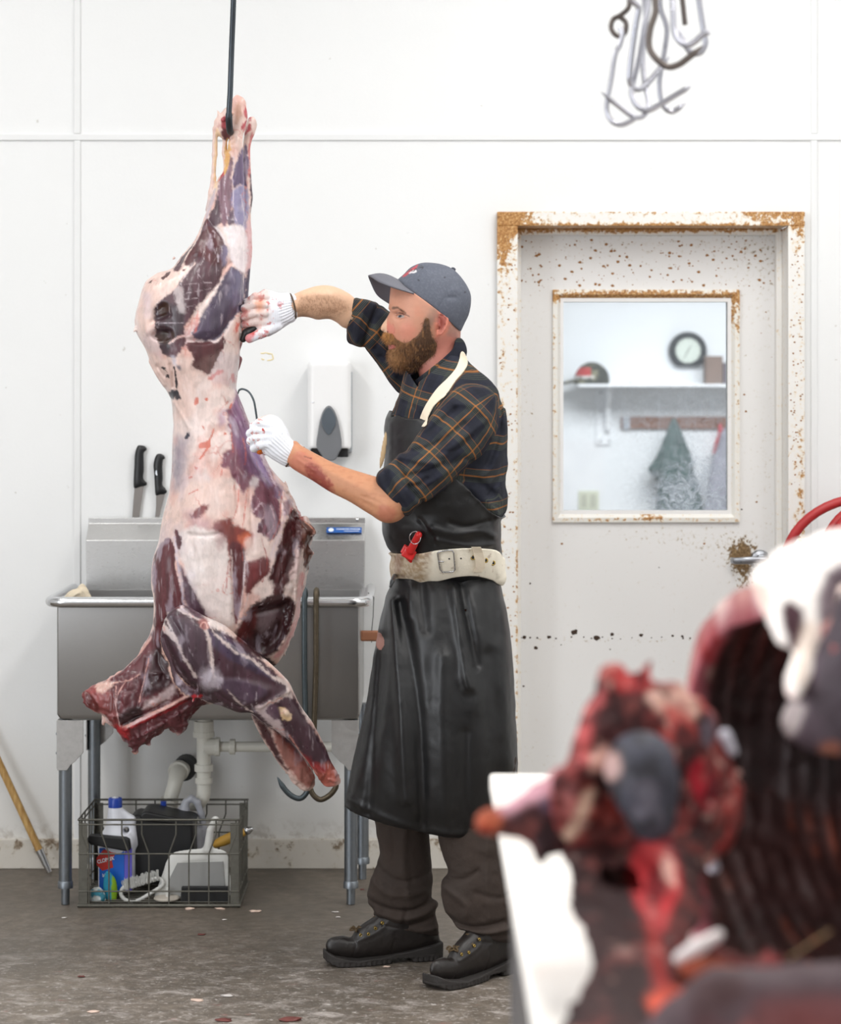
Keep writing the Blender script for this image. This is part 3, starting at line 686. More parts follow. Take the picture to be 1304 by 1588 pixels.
# flat deck between rolled rim and basin walls
for a in ((SX0-.02, SX0+.004, SYF-.02, SYB), (SX1-.004, SX1+.02, SYF-.02, SYB), (SX0, SX1, SYF-.02, SYF+.004)): box(bm, *a, RZ-.002, RZ+.008)
finish('rim', bm, M_steel_b, sink, auto=50)
# splashback
bx0, bx1 = (133-CX)*7.8/F, (565.5-CX)*7.8/F
z1, z2, z3 = CZ-(838-HY)*7.8/F, CZ-(812-HY)*7.86/F, CZ-(803-HY)*7.86/F
prof = [(7.802, RZ-.01), (7.802, z1), (7.862, z2), (7.862, z3), (7.868, z3), (7.868, RZ-.01)]
M_splash = steel_mat('splashback_sheet', srgb(208, 207, 206), .3, (1, 1, 14), .15)
bm = bmesh.new(); A = [bm.verts.new((bx0, y, z)) for y, z in prof]; B = [bm.verts.new((bx1, y, z)) for y, z in prof]
bm.faces.new(A); bm.faces.new(B[::-1])
for i in range(len(prof)): bm.faces.new((A[i], B[i], B[(i+1) % len(prof)], A[(i+1) % len(prof)]))
finish('splashback', bm, M_splash, sink, bevel=.0015)
q = P(554, 806, 7.861); olathe('bolt', [(.005, 0), (.005, .003), (.002, .005)], M_steel_b, sink, Matrix.Translation(q) @ Matrix.Rotation(R(90), 4, 'X'), 12)
# maker's sticker on the sloping face
sl = math.atan2(7.862-7.802, z2-z1)
Ms = Matrix.Translation(P(533.5, 814, 7.857)) @ Matrix.Rotation(-sl, 4, 'X')
Ms = Matrix.Translation(Vector(((533.5-CX)*7.83/F, 7.832-.001, (z1+z2)/2+.006))) @ Matrix.Rotation(-sl, 4, 'X')
M_blue = plain('label_blue', srgb(44, 96, 172), .4, vary=.03); M_lw = plain('label_white', srgb(232, 238, 246), .4, vary=.01)
st = obox('maker_label', -.058, .058, -.0008, .0004, -.0125, .0125, M_blue, sink, M=Ms); st['label'] = 'blue maker sticker'
def text(name, s, size, M, mat, parent, ext=.0003, sx=1, bold=0):
    cu = bpy.data.curves.new(name, 'FONT'); cu.body = s; cu.size = size; cu.extrude = ext; cu.align_x = 'CENTER'; cu.align_y = 'CENTER'; cu.offset = bold
    ob = bpy.data.objects.new(name, cu); COL.objects.link(ob); dg = bpy.context.evaluated_depsgraph_get()
    me = bpy.data.meshes.new_from_object(ob.evaluated_get(dg)); bpy.data.objects.remove(ob)
    me.transform(M @ Matrix.Rotation(R(90), 4, 'X') @ Matrix.Diagonal((sx, 1, 1, 1)))
    me.materials.clear(); return link(name, me, mat, parent, False)
# lettering built as one flat mark on the sticker
text('lettering', 'CONNECTED STAINLESS', .0072, Ms @ Matrix.Translation((.014, -.0011, .0035)), M_lw, st, .0002, 1.0, .0003)
bm = bmesh.new(); lathe(bm, [(.009, 0), (.009, .0004)], 24, Ms @ Matrix.Translation((-.043, -.0012, 0)) @ Matrix.Rotation(R(90), 4, 'X')); finish('emblem', bm, M_lw, st); otube('print_line', [Ms @ Vector((.0, -.001, -.0062)), Ms @ Vector((.05, -.001, -.0062))], .0011, M_lw, st, 6)
# legs
def sink_leg(x, y, side, front):
    bm = bmesh.new()
    tube(bm, [(x, y, SB), (x, y, .09), (x, y, .065)], [.0205, .0205, .0205], 20); lathe(bm, [(.0235, 0), (.0235, .018), (.021, .022)], 20, Matrix.Translation((x, y, .052)))
    tube(bm, [(x, y, .07), (x, y, .002)], [.0135, .013], 16)
    leg = finish('leg', bm, M_steel_leg, sink, auto=40)
    s = side; w_ = .08; z0 = SB+.001
    pts = [(x-s*.0215, z0), (x+s*(w_-.021), z0), (x+s*(w_-.021), z0-.1), (x+s*(w_-.047), z0-.128), (x+s*(w_-.06), z0-.138), (x+s*.008, z0-.155), (x-s*.0215, z0-.155)]
    bm = bmesh.new(); yy = y-.024 if front else y+.02; prism(bm, pts, yy, yy+.004)
    xx = x-s*.0235; bx = (min(xx, xx+s*.004), max(xx, xx+s*.004)); box(bm, bx[0], bx[1], y-.024, y+.06 if front else y+.024, z0-.15, z0)
    g = finish('gusset', bm, M_gusset, sink, bevel=.0012)
    for k in (.045, .105): olathe('bolt', [(.005, 0), (.0045, .004), (.002, .006)], M_steel_leg, g, Matrix.Translation((xx, y+.0, z0-k)) @ Matrix.Rotation(R(-90*s), 4, 'Y'), 10)
sink_leg((101-CX)*7.33/F, 7.335, 1, True); sink_leg((544-CX)*7.33/F+.0, 7.335, -1, True)
sink_leg((146-CX)*7.72/F, 7.72, 1, False); sink_leg((562-CX)*7.72/F, 7.72, -1, False)
# thin cord and wooden brush handle at the right end
e = P(571, 938, 7.5)
cd = otube('thin_cord', [(SX1+.022, 7.42, RZ+.022), (SX1+.04, 7.42, RZ+.008), (SX1+.038, 7.42, RZ-.05), (SX1+.032, 7.425, RZ-.11), (SX1+.03, 7.43, .875-.04), (SX1+.033, 7.43, .80)], .0012, M_dark, None, 6)
tag(cd, 'thin black cord looped over the right end of the sink rim', 'cord')
a = P(566, 986, 7.43); S = Sdf(); S.add(rbox((a.x+.045, 7.43, a.z), (.06, .011, .0165), .006), .005)
hd = osdf('brush_handle', S, .002, plain('tan_wood', srgb(172, 116, 86), .5, bump=40, vary=.25)); tag(hd, 'worn tan wooden handle hanging beside the right end of the sink', 'handle')
# waste pipes
M_pvc = plain('white_pvc', srgb(226, 224, 214), .35, vary=.06)
def pp(px, py, d=7.62): return P(px, py, d)
pipe = thing('drain_pipe', 'white plastic drain pipe with a tee hanging under the sink', 'pipe', pp(315, 1118))
bm = bmesh.new(); r = .0235
def tP(bm, a, b, r, seg=20): tube(bm, [a, b], [r, r], seg)
x = pp(316, 0).x; zt = SB-.001
tP(bm, (x, 7.62, zt), (x, 7.62, pp(0, 1232).z), .0225); finish('riser', bm, M_pvc, pipe, auto=40)
for (ya, yb, r_) in ((1118, 1136, .032), (1134, 1143, .0345), (1185, 1196, .03), (1206, 1215, .0275)):
    bm = bmesh.new(); tP(bm, (x, 7.62, pp(0, ya).z), (x, 7.62, pp(0, yb).z), r_); finish('coupling', bm, M_pvc, pipe, bevel=.002)
zc = pp(0, 1158).z; bm = bmesh.new(); tP(bm, (x, 7.62, zc), (pp(535, 0).x, 7.62, zc), .0165); finish('cross_pipe', bm, M_pvc, pipe, auto=40)
for (xa, xb, r_) in ((316, 336, .028), (334, 341, .031), (356, 365, .025)):
    bm = bmesh.new(); tP(bm, (pp(xa, 0).x, 7.62, zc), (pp(xb, 0).x, 7.62, zc), r_); finish('coupling', bm, M_pvc, pipe, bevel=.002)
z = pp(0, 1232).z; otube('elbow', [(x, 7.62, z+.004), (x-.002, 7.62, z-.01), (x-.012, 7.625, z-.026), (x-.03, 7.64, z-.036), (x-.05, 7.66, z-.038)], .0215, M_pvc, pipe, 18)
# stub out of the wall with a rubber sleeve
q = pp(290, 1186, 7.86); stub = thing('waste_stub', 'white elbow pipe with black rubber sleeve coming out of the wall', 'pipe', q)
bm = bmesh.new(); tP(bm, q, q+Vector((-.0, -.1, 0)), .036)
for k in range(4): tP(bm, q+Vector((0, -.02-.022*k, 0)), q+Vector((0, -.03-.022*k, 0)), .039)
finish('rubber_sleeve', bm, M_dark, stub, auto=40)
q2 = q+Vector((-.014, -.12, 0)); otube('elbow', [q+Vector((0, -.08, 0)), q2, q2+Vector((-.004, -.03, -.008)), q2+Vector((-.01, -.05, -.04)), q2+Vector((-.02, -.05, -.075)), q2+Vector((-.026, -.05, -.095))], [.026, .027, .026, .0235, .0235, .0235], M_pvc, stub, 20)
bm = bmesh.new(); tP(bm, q2+Vector((0, .012, .0)), q2+Vector((-.002, -.012, -.003)), .034); finish('collar', bm, M_pvc, stub, bevel=.003)
qe = q2+Vector((-.026, -.05, -.095)); bm = bmesh.new(); tP(bm, qe+Vector((.0, 0, .012)), qe+Vector((-.004, 0, -.014)), .031); finish('nut', bm, M_pvc, stub, bevel=.002)
bm = bmesh.new(); tube(bm, [qe+Vector((0, 0, -.01)), qe+Vector((.004, .01, -.035)), qe+Vector((.02, .03, -.055)), qe+Vector((.05, .06, -.06))], [.022, .022, .02, .018], 16); finish('trap_bend', bm, M_pvc, stub, auto=50)
# rag on the rim
L = Layer([(96, 931), (104, 920), (116, 913), (126, 906), (130, 906), (134, 910), (140, 920), (143, 932), (120, 934)], 7.36, .9, .003, T=.06)
L.disp = strokes(L.conv, L.X, L.Z, [(-.007, .004, [(104, 926), (116, 916), (128, 910)]), (.005, .005, [(110, 930), (120, 920), (126, 918)]), (-.006, .003, [(128, 930), (130, 922), (124, 914)]), (-.004, .003, [(136, 930), (136, 920), (131, 911)])])
S = Sdf(); S.add(L, .01); S.disp(lambda p: fbm(p, 40, 3)*.003)
tag(osdf('folded_rag', S, .003, plain('rag_cotton', srgb(218, 204, 180), .9, bump=90, vary=.08)), 'crumpled cream rag lying on the left corner of the sink', 'rag')
# ================================================================ KNIVES behind the splashback
M_blade = steel_mat('knife_blade', srgb(150, 144, 140), .35, dirt=.5)
def knife(hpts, bpts, lab, logo):
    q = P(hpts[0][0], hpts[0][1], 7.884); k = thing('butcher_knife', lab, 'knife', q, 'knives behind the sink splashback')
    Lh = Layer(hpts, 7.884, .62, .0015); S = Sdf(); S.add(Lh, .002); osdf('handle', S, .0016, M_dark, k)
    pts = [(P(a, b, 7.886).x, P(a, b, 7.886).z) for a, b in bpts]; oprism('blade', pts, 7.885, 7.887, M_blade, k)
    if logo: 
        q = P(*logo, 7.884); bm = bmesh.new(); lathe(bm, [(.0045, 0), (.0045, .0006)], 16, Matrix.Translation(q+Vector((0, -.0085, 0))) @ Matrix.Rotation(R(90), 4, 'X'), sy=2.0); finish('maker_mark', bm, M_lw, k)
knife([(213, 692), (218, 690.5), (225, 692), (228, 697), (226, 699), (223, 703), (223, 715), (223, 730), (222, 738), (223, 744), (228, 749), (226, 753), (217, 755), (208, 757), (207, 745), (208, 725), (209, 705)],
      [(208.5, 756), (223, 753), (219, 780), (216, 802), (205, 802), (207, 775)], 'taller black handled butcher knife standing behind the splashback', None)
knife([(242, 706), (248, 703.5), (254, 706), (256, 711), (253, 713), (252, 722), (252.5, 740), (252, 752), (256, 757), (259, 762), (256, 766), (248, 767), (241.5, 768), (240, 755), (239, 735), (238, 720)],
      [(242, 767), (256, 765), (251, 785), (247, 802), (240.5, 802), (242, 785)], 'shorter black handled butcher knife with a pale oval mark', (243.5, 733))
# ================================================================ SOAP DISPENSER
dp = thing('soap_dispenser', 'white wall mounted soap dispenser with a grey push lever', 'soap dispenser', P(512, 712, WY))
M_lever = plain('lever_grey', srgb(112, 114, 118), .45, bump=400, vary=.05); M_gd = plain('dispenser_grey', srgb(176, 180, 184), .4)
S = Sdf(); c = P(511, 632, 7.84); hx = .0705; hz = .152
S.add(rbox((c.x, 7.842, c.z+.006), (hx, .057, hz), .022), .004)
sv = P(511, 700, 7.8)
S.sub(rbox((sv.x, 7.83, sv.z-.024), (.062, .07, .034), .006), .003)
osdf('cover', S, .0028, M_white, dp)
obox('back_plate', c.x-.066, c.x+.074, 7.875, WY-.001, c.z-.15, c.z+.12, M_gd, dp, .004)
obox('tray', sv.x-.063, sv.x+.061, 7.80, 7.872, P(0, 709, 7.8).z, P(0, 692, 7.8).z, M_dark, dp, .003)
def dq(px, py, d=7.785): q = P(px, py, d); return (q.x, q.z)
pts = spline([dq(510, 629), dq(518, 636), dq(524, 652), dq(528, 672), (dq(530, 692)), dq(526, 702), dq(519, 713), dq(505, 713), dq(497, 703), dq(491, 692), dq(493, 672), dq(497, 650), dq(502, 636)], 6)
bm = bmesh.new(); prism(bm, [tuple(p) for p in pts], 7.768, 7.80); finish('push_lever', bm, M_lever, dp, bevel=.004)
pts = spline([dq(510, 632), dq(517, 639), dq(521, 650), dq(519, 662), dq(510, 674), dq(501, 662), dq(499, 650), dq(503, 639)], 6)
bm = bmesh.new(); prism(bm, [tuple(p) for p in pts], 7.764, 7.77); finish('window', bm, plain('smoked_window', srgb(84, 92, 100), .12), dp, bevel=.001)
# ================================================================ LONG HOOKS over the rim
M_rod1 = steel_mat('blued_rod', srgb(92, 100, 104), .5, dirt=.5); M_rod2 = steel_mat('brown_rod', srgb(104, 94, 80), .55, dirt=.5)
def rimhook(px, lab, mat, low, lean):
    d = SYF-.048; a = P(px, 0, d).x
    top = [(a, SYF+.012, RZ-.02), (a, SYF+.012, RZ+.012), (a, SYF+.002, RZ+.034), (a, SYF-.022, RZ+.042), (a, d+.006, RZ+.034), (a, d, RZ+.01)]
    pts = [Vector(p) for p in chain(*top)]+[Vector((a+lean*.3, d, .75))]+[P(x, y, d) for x, y in chain(*low)]
    n = len(pts); rd = [.0085]*n
    for k in range(7): rd[-1-k] = .001+.0012*k
    o = otube('rim_hook', pts, rd, mat, None, 12); tag(o, lab, 'hook', None)
rimhook(472, 'blue grey long steel hook over the sink rim, its tip curling to the left', M_rod1, [(474, 1130), (476, 1170), (479, 1205), (477, 1226), (466, 1238), (452, 1234), (440, 1222), (430, 1205)], 0)
rimhook(490, 'brown long steel hook over the sink rim, right of the blue grey one', M_rod2, [(487, 1130), (482, 1180), (480, 1212), (484, 1230), (496, 1240), (510, 1234), (520, 1222), (523, 1208)], 0)
# ================================================================ BROOM POLE
a = P(77, 1352, 7.80); a.z = .006; b = P(0, 1186, 7.83); dirv = (b-a); far = a+dirv*3.2; far.y = 7.872
t = NT('pole_wood'); v = t.coord((12, 12, 1)); M_pole = t.set(t.ramp(t.noise(v, 9, 6), [(.3, srgb(160, 118, 62)), (.7, srgb(206, 168, 104))]), .45)
pole = thing('broom_pole', 'yellow wooden pole with a metal tip leaning at the wall left of the sink', 'pole', a)
mid = a+dirv*.2; otube('shaft', [mid, b, far], .0125, M_pole, pole, 16); otube('ferrule', [a+dirv*.005, a+dirv*.1, mid+dirv*.01], [.0085, .0115, .0138], M_steel_b, pole, 14)
# ================================================================ WIRE BASKET
BX0, BX1, BY0, BY1, BH = -1.049, -.558, 7.29, 7.655, .27
bk = thing('wire_basket', 'rusty wire basket of cleaning gear on the floor under the sink', 'basket', ((BX0+BX1)/2, (BY0+BY1)/2, 0))
M_wire = steel_mat('dull_wire', srgb(118, 116, 108), .55, dirt=.6, metal=.8); wr = .0024
def kink(p0, p1, off):   # upright wire with the sideways jog of a dairy basket
    (x0, y0), (x1, y1) = p0, p1
    return [(x0, y0, .012), (x0, y0, .165), (x0+off[0], y0+off[1], .225), (x0+off[0], y0+off[1], BH)]
def side_wires(pa, pb, n, amt):
    bm = bmesh.new()
    for k in range(n):
        f = (k+.5)/n; x = pa[0]+(pb[0]-pa[0])*f; y = pa[1]+(pb[1]-pa[1])*f; s_ = -1 if k < n/2 else 1; L_ = math.hypot(pb[0]-pa[0], pb[1]-pa[1])
        o = (s_*amt*(pb[0]-pa[0])/L_, s_*amt*(pb[1]-pa[1])/L_); tube(bm, kink((x, y), (x, y), o), wr, 8)
    for z in (.05, .165, .255): tube(bm, [(pa[0], pa[1], z), (pb[0], pb[1], z)], wr, 8)
    return bm
for (pa, pb, n) in (((BX0, BY0), (BX1, BY0), 8), ((BX0, BY1), (BX1, BY1), 8), ((BX0, BY0), (BX0, BY1), 6), ((BX1, BY0), (BX1, BY1), 6)):
    finish('side_grid', side_wires(pa, pb, n, .022), M_wire, bk, auto=60)
bm = bmesh.new()
for k in range(1, 14): y = BY0+(BY1-BY0)*k/14; tube(bm, [(BX0, y, .012), (BX1, y, .012)], wr*.9, 6)
for k in range(1, 6): x = BX0+(BX1-BX0)*k/6; tube(bm, [(x, BY0, .008), (x, BY1, .008)], wr*.9, 6)
finish('bottom_grid', bm, M_wire, bk, auto=60)
for z, r_ in ((BH, .0034), (.0065, .0055)):
    otube('frame', [(BX0-.002, BY0-.002, z), (BX1+.002, BY0-.002, z), (BX1+.002, BY1+.002, z), (BX0-.002, BY1+.002, z)], r_, M_wire, bk, 8, closed=True)
for (x, y, s_) in ((BX0, BY0, 1), (BX1, BY0, -1), (BX0, BY1, 1), (BX1, BY1, -1)):
    bm = bmesh.new(); x_ = min(x, x+s_*.026); box(bm, x_, x_+.026, y-.001, y+.0015, .008, BH-.01); y_ = y if y == BY0 else y-.022; box(bm, x-.001, x+.001, y_, y_+.022, .008, BH-.01)
    finish('corner_post', bm, M_wire, bk, bevel=.0008)
# bleach jug
M_cap = plain('cap_blue', srgb(24, 62, 160), .35, vary=.05)
def jug(name, lab, cat, c, s_, mat, capmat, label_, rz):
    j = thing(name, lab, cat, c)
    S = Sdf(); z0 = c[2]; e = lambda x, y, z: (c[0]+x*s_, c[1]+y*s_, z0+z*s_)
    S.add(rbox(e(0, 0, .095), (.058*s_, .045*s_, .095*s_), .03*s_), .004); S.add(cone(e(0, 0, .17), e(-.006, 0, .255), .046*s_, .023*s_), .03)
    S.add(cone(e(-.006, 0, .25), e(-.006, 0, .285), .021*s_, .021*s_), .006)
    S.add(cone(e(.005, 0, .262), e(.045, 0, .232), .013*s_, .013*s_), .008); S.add(cone(e(.045, 0, .232), e(.052, 0, .155), .013*s_, .014*s_), .01)
    S.sub(cone(e(.03, -.1, .2), e(.03, .1, .2), .009*s_, .009*s_), .006)
    b = osdf('body', S, .003, mat, j)
    M = Matrix.Translation(e(-.006, 0, .272)); olathe('cap', [(.0225*s_, 0), (.0225*s_, .026*s_), (.020*s_, .030*s_), (.001, .031*s_)], capmat, j, M, 24)
    return j
M_jug = plain('jug_white', srgb(222, 224, 232), .35, vary=.02)
jc = (P(181, 0, 7.42).x, 7.43, .018)
j1 = jug('bleach_jug', 'white bleach jug with blue cap and blue label in the basket', 'jug', jc, .98, M_jug, M_cap, True, 0)
M_lb = plain('bleach_label', srgb(28, 104, 208), .35, vary=.04); M_lr = plain('label_red', srgb(200, 52, 44), .4); M_lp = plain('label_violet', srgb(104, 96, 200), .4)
lb = obox('jug_label', jc[0]-.05, jc[0]+.028, jc[1]-.0465, jc[1]-.0435, .03, .165, M_lb, j1, .001)
obox('label_edge', jc[0]+.028, jc[0]+.052, jc[1]-.0455, jc[1]-.042, .03, .165, M_lp, lb, .001)
lx, lz = jc[0]-.028, .125
oprism('emblem', [(lx-.03, lz+.01), (lx-.008, lz+.036), (lx+.03, lz+.026), (lx+.018, lz), (lx+.022, lz-.02), (lx-.012, lz-.03), (lx-.022, lz-.02), (lx-.03, lz-.012)], jc[1]-.0475, jc[1]-.0463, M_lr, lb)
text('lettering', 'CLOROX', .016, Matrix.Translation((lx-.002, jc[1]-.0479, lz+.003)) @ Matrix.Rotation(R(-14), 4, 'Y'), M_lw, lb, .0003, .8, .0006)
text('lettering', 'bleach', .014, Matrix.Translation((lx+.004, jc[1]-.0469, lz-.045)), M_lw, lb, .0003, .9, .0004)
M_trans = plain('milky_plastic', srgb(176, 178, 186), .3, vary=.04)
j2 = thing('clear_jug', 'milky plastic jug with looped handle and small blue cap at the back of the basket', 'jug', P(275, 1400, 7.58)); q = P(278, 0, 7.58)
S = Sdf(); S.add(rbox((q.x-.01, 7.58, .11), (.085, .05, .098), .03), .01); S.add(cone((q.x-.05, 7.58, .19), (q.x-.05, 7.58, .245), .04, .02), .03)
hp = [P(283, 1262, 7.58), P(288, 1244, 7.58), P(297, 1238, 7.58), P(306, 1244, 7.58), P(312, 1262, 7.58), P(316, 1285, 7.58), P(318, 1330, 7.58)]
for a, b in zip(hp, hp[1:]): S.add(cone(a, b, .0105, .0105), .006)
S.add(cone(P(268, 1272, 7.58), P(286, 1258, 7.58), .02, .016), .02)
osdf('body', S, .0032, M_trans, j2); q = P(253.5, 1258, 7.58); olathe('cap', [(.018, 0), (.018, .014), (.0095, .022), (.0095, .036), (.001, .037)], M_cap, j2, Matrix.Translation((q.x, 7.58, q.z-.004)), 20)
# black plastic bin with folded lid
bb = thing('black_bin', 'black plastic bin with a flap lid lying open in the basket', 'bin', P(250, 1380, 7.5))
M_blk = plain('black_bin_plastic', srgb(20, 20, 22), .45); d = 7.5
def pq(pts, d): return [(P(a, b, d).x, P(a, b, d).z) for a, b in pts]
bm = bmesh.new(); d = 7.48
pts = pq([(202, 1268), (206, 1262), (214, 1260), (236, 1263), (302, 1272), (304, 1340), (296, 1368), (214, 1366), (206, 1350), (198, 1300)], d)
prism(bm, pts, d-.05, d+.09); finish('tub', bm, M_blk, bb, bevel=.01)
pts = pq([(220, 1260), (226, 1254), (232, 1254), (300, 1268), (304, 1274), (296, 1276), (222, 1268)], d)
bm = bmesh.new(); prism(bm, pts, d-.06, d+.1); finish('lid', bm, M_blk, bb, bevel=.006)
pts = pq([(137, 1296), (141, 1292), (196, 1297), (202, 1300), (204, 1316), (196, 1318), (142, 1308), (137, 1303)], 7.37)
bm = bmesh.new(); prism(bm, pts, 7.345, 7.372); finish('flap', bm, M_blk, bb, bevel=.005)
# white dustpan
dpn = thing('dustpan', 'white plastic dustpan with upright handle at the front of the basket', 'dustpan', P(300, 1400, 7.36)); d = 7.36
M_dp = plain('dustpan_white', srgb(214, 214, 210), .4, vary=.05); M_dg = plain('dustpan_grey', srgb(150, 150, 148), .5, vary=.08)
S = Sdf(); L = Layer([(268, 1322), (290, 1317), (315, 1315), (335, 1315), (352, 1322), (356, 1345), (356, 1392), (300, 1396), (243, 1392), (243, 1378), (252, 1352), (258, 1334)], d, .25, .003, T=.018); S.add(L, .01)
L2 = Layer([(274, 1336), (300, 1330), (330, 1328), (346, 1334), (350, 1360), (350, 1389), (256, 1388), (262, 1362)], d-.022, 1.5, .003, T=.016); S.sub(L2, .003)
S.add(cone(P(322, 1318, d), P(326, 1288, d), .0135, .011), .012); S.add(cone(P(326, 1288, d), P(334, 1272, d), .010, .013), .004)
osdf('pan', S, .0025, M_dp, dpn)
pts = pq([(275, 1338), (346, 1336), (350, 1388), (257, 1387), (264, 1360)], d-.008); bm = bmesh.new(); prism(bm, pts, d-.010, d-.006); o = finish('pan_floor', bm, M_dg, dpn)
bm = bmesh.new(); pts = pq([(282, 1374), (356, 1374), (356, 1399), (280, 1399)], 7.325); prism(bm, pts, 7.315, 7.33); tag(finish('rubber_blade', bm, M_blk, None, bevel=.003), 'flat black rubber strip at the bottom right of the basket', 'rubber strip')
# scrubbing brush with white bristles
sb = thing('scrub_brush', 'white oval scrubbing brush with bristles up in the basket', 'brush', P(215, 1400, 7.34)); d = 7.345
S = Sdf()
ring_ = spline([(190, 1378), (200, 1372), (225, 1366), (246, 1362), (252, 1372), (232, 1386), (212, 1397), (196, 1396), (188, 1388)], 4)
for a, b in zip(ring_, np.roll(ring_, -1, 0)): S.add(cone(P(*a, d), P(*b, d), .0055, .0055), .003)
osdf('brush_body', S, .0022, M_dp, sb)
bm = bmesh.new(); rr = random.Random(4)
for k in range(260):
    f = rr.random(); a = P(192+54*f, 1380-16*f+rr.uniform(-2, 2), d+rr.uniform(-.015, .02)); tube(bm, [a, a+Vector((rr.uniform(-.006, .006)-.004, rr.uniform(-.006, .006), .022+rr.uniform(0, .01)))], [.0011, .0007], 4, caps=False)
br = finish('bristles', bm, M_dp, sb); br['kind'] = 'stuff'
# blue and green scrubber, stopper, yellow handle
S = Sdf(); L = Layer([(164, 1352), (172, 1354), (180, 1366), (182, 1385), (178, 1398), (164, 1394), (160, 1372)], 7.35, .6, .002); S.add(L, .003)
def scol(V): c = np.tile(np.array(srgb(34, 132, 160)), (len(V), 1)); x = CX+V[:, 0]*F/7.35; blend(c, srgb(130, 170, 30), sstep(172, 175, x+fbm(V, 60, 2)*1.5)); return c
tag(osdf('scrub_sponge', S, .0022, vcol_mat('sponge', .9, bscale=200), None, scol), 'blue and green scrubbing sponge standing in the front left of the basket', 'sponge')
L = Layer([(138, 1385), (146, 1376), (156, 1378), (164, 1388), (160, 1399), (142, 1400)], 7.33, .8, .002); S = Sdf(); S.add(L, .003); S.disp(lambda p: fbm(p, 70, 3)*.003)
def wcol(V): c = np.tile(np.array(srgb(190, 194, 192)), (len(V), 1)); blend(c, srgb(60, 130, 150), sstep(.1, .3, fbm(V+3, 50, 3))); return c
tag(osdf('cleaning_cloth', S, .0022, vcol_mat('wipe', .9), None, wcol), 'crumpled grey and blue cleaning cloth in the basket corner', 'cloth')
q = P(258, 1397, 7.33); stp = thing('drain_stopper', 'flat round white drain stopper with a knob in the basket', 'stopper', (q.x, 7.33, .016))
olathe('plate', [(.038, 0), (.04, .004), (.036, .009), (.001, .011)], plain('stopper_white', srgb(196, 188, 176), .5), stp, Matrix.Translation((q.x, 7.335, .016)), 28)
olathe('knob', [(.007, 0), (.006, .03), (.001, .031)], M_dp, stp, Matrix.Translation((q.x+.004, 7.33, .024)), 12)
yh = thing('yellow_handle', 'yellow wooden handle with a metal ball end sticking out of the basket', 'handle', P(387, 1287, 7.47))
a = P(384, 1288, 7.47); b = P(332, 1310, 7.5); M_yel = plain('yellow_wood', srgb(190, 146, 60), .5, vary=.15)
dv = (b-a); otube('shaft', [a, a+dv*.15, a+dv*.5, a+dv*.75, b], [.008, .013, .017, .0165, .012], M_yel, yh, 16)
S = Sdf(); S.add(ell(a, (.013, .013, .013)), .003); S.add(cone(a, a-dv*.1, .008, .008), .004); osdf('ball_end', S, .002, M_steel_b, yh)
# ================================================================ RED HOSE
M_hose = plain('red_rubber', srgb(176, 44, 46), .45, bump=60, vary=.15)
hz = thing('hose_coil', 'coiled red rubber hose hanging beside the door frame', 'hose', P(1330, 800, 7.6))
bm = bmesh.new(); hr = .0165
for k, (lx, ly, top, wdt) in enumerate([(1206, 880, 772, 0), (1263, 850, 785, .03), (1275, 860, 790, .055), (1290, 865, 793, .08)]):
    cx, cz = 1345, 880+k*4; rx = cx-lx-10; rz = cz-top; d = 7.62-k*.03
    tube(bm, [P(cx+rx*math.cos(a), cz-rz*math.sin(a), d+.02*math.sin(a*2)) for a in [2*math.pi*i/48 for i in range(48)]], hr if k else .0155, 14, closed=True)
finish('hose_loops', bm, M_hose, hz, auto=60)
q = P(1345, 800, 7.7); otube('hanger', [(q.x, WY-.001, q.z+.02), (q.x, 7.5, q.z-.0), (q.x, 7.46, q.z+.05)], .01, M_steel_leg, hz, 10)
# ================================================================ SCRAPS on the floor
rr = random.Random(11); MSC = [plain('scrap_fat', srgb(222, 196, 180), .6, vary=.15), plain('scrap_meat', srgb(112, 58, 52), .5, vary=.2), plain('scrap_white', srgb(206, 200, 196), .6, vary=.1)]
def scrap(px, py, s_, m, lab):
    q = P(px, py, CZ*F/(py-HY)); bm = bmesh.new(); bmesh.ops.create_icosphere(bm, subdivisions=2, radius=1)
    o_ = rr.random()*9
    for v in bm.verts:
        n_ = float(fbm(np.array([[v.co.x+o_, v.co.y, v.co.z]]), 2.4, 3)[0]); v.co = Vector((q.x+v.co.x*s_*(1+.5*n_)*1.3, q.y+v.co.y*s_*(1+.5*n_), max(.0005, .002+v.co.z*s_*.2*(1+n_))))
    tag(finish('meat_scrap', bm, MSC[m], None, smooth=True), lab, 'scrap', 'scraps of fat and meat on the floor')
for (px, py, s_, m, lab) in [(294, 1410, .012, 0, 'tan scrap of fat just in front of the basket'), (341, 1410, .011, 0, 'pale scrap of fat near the front right corner of the basket'), (397, 1414, .014, 0, 'flat pale scrap of fat on the floor right of the basket'), (348, 1427, .006, 2, 'tiny white crumb on the floor below the basket corner'),
    (450, 1582, .022, 1, 'dark red scrap of meat at the bottom edge of the picture'), (347, 1583, .016, 1, 'small red scrap near the bottom edge, left of the dark one'), (312, 1450, .009, 1, 'thin reddish scrap alone on the concrete'), (145, 1570, .012, 0, 'pale pink scrap on the floor, bottom left of the picture'),
    (520, 1415, .007, 2, 'white crumb on the floor in front of the right sink leg'), (524, 1423, .006, 2, 'smaller white crumb beside the right sink leg'), (100, 1424, .006, 2, 'white crumb on the floor by the left sink leg'), (305, 1552, .014, 0, 'cream scrap of fat on the stained floor'), (562, 1380, .006, 1, 'red crumb beside the rear right sink leg'),
    (126, 1515, .008, 1, 'small red crumb on the floor at the left'), (352, 1545, .012, 2, 'white scrap lying on the middle of the floor'), (600, 1500, .008, 0, 'pale crumb under the toe of the boot')]:
    scrap(px, py, s_, m, lab)
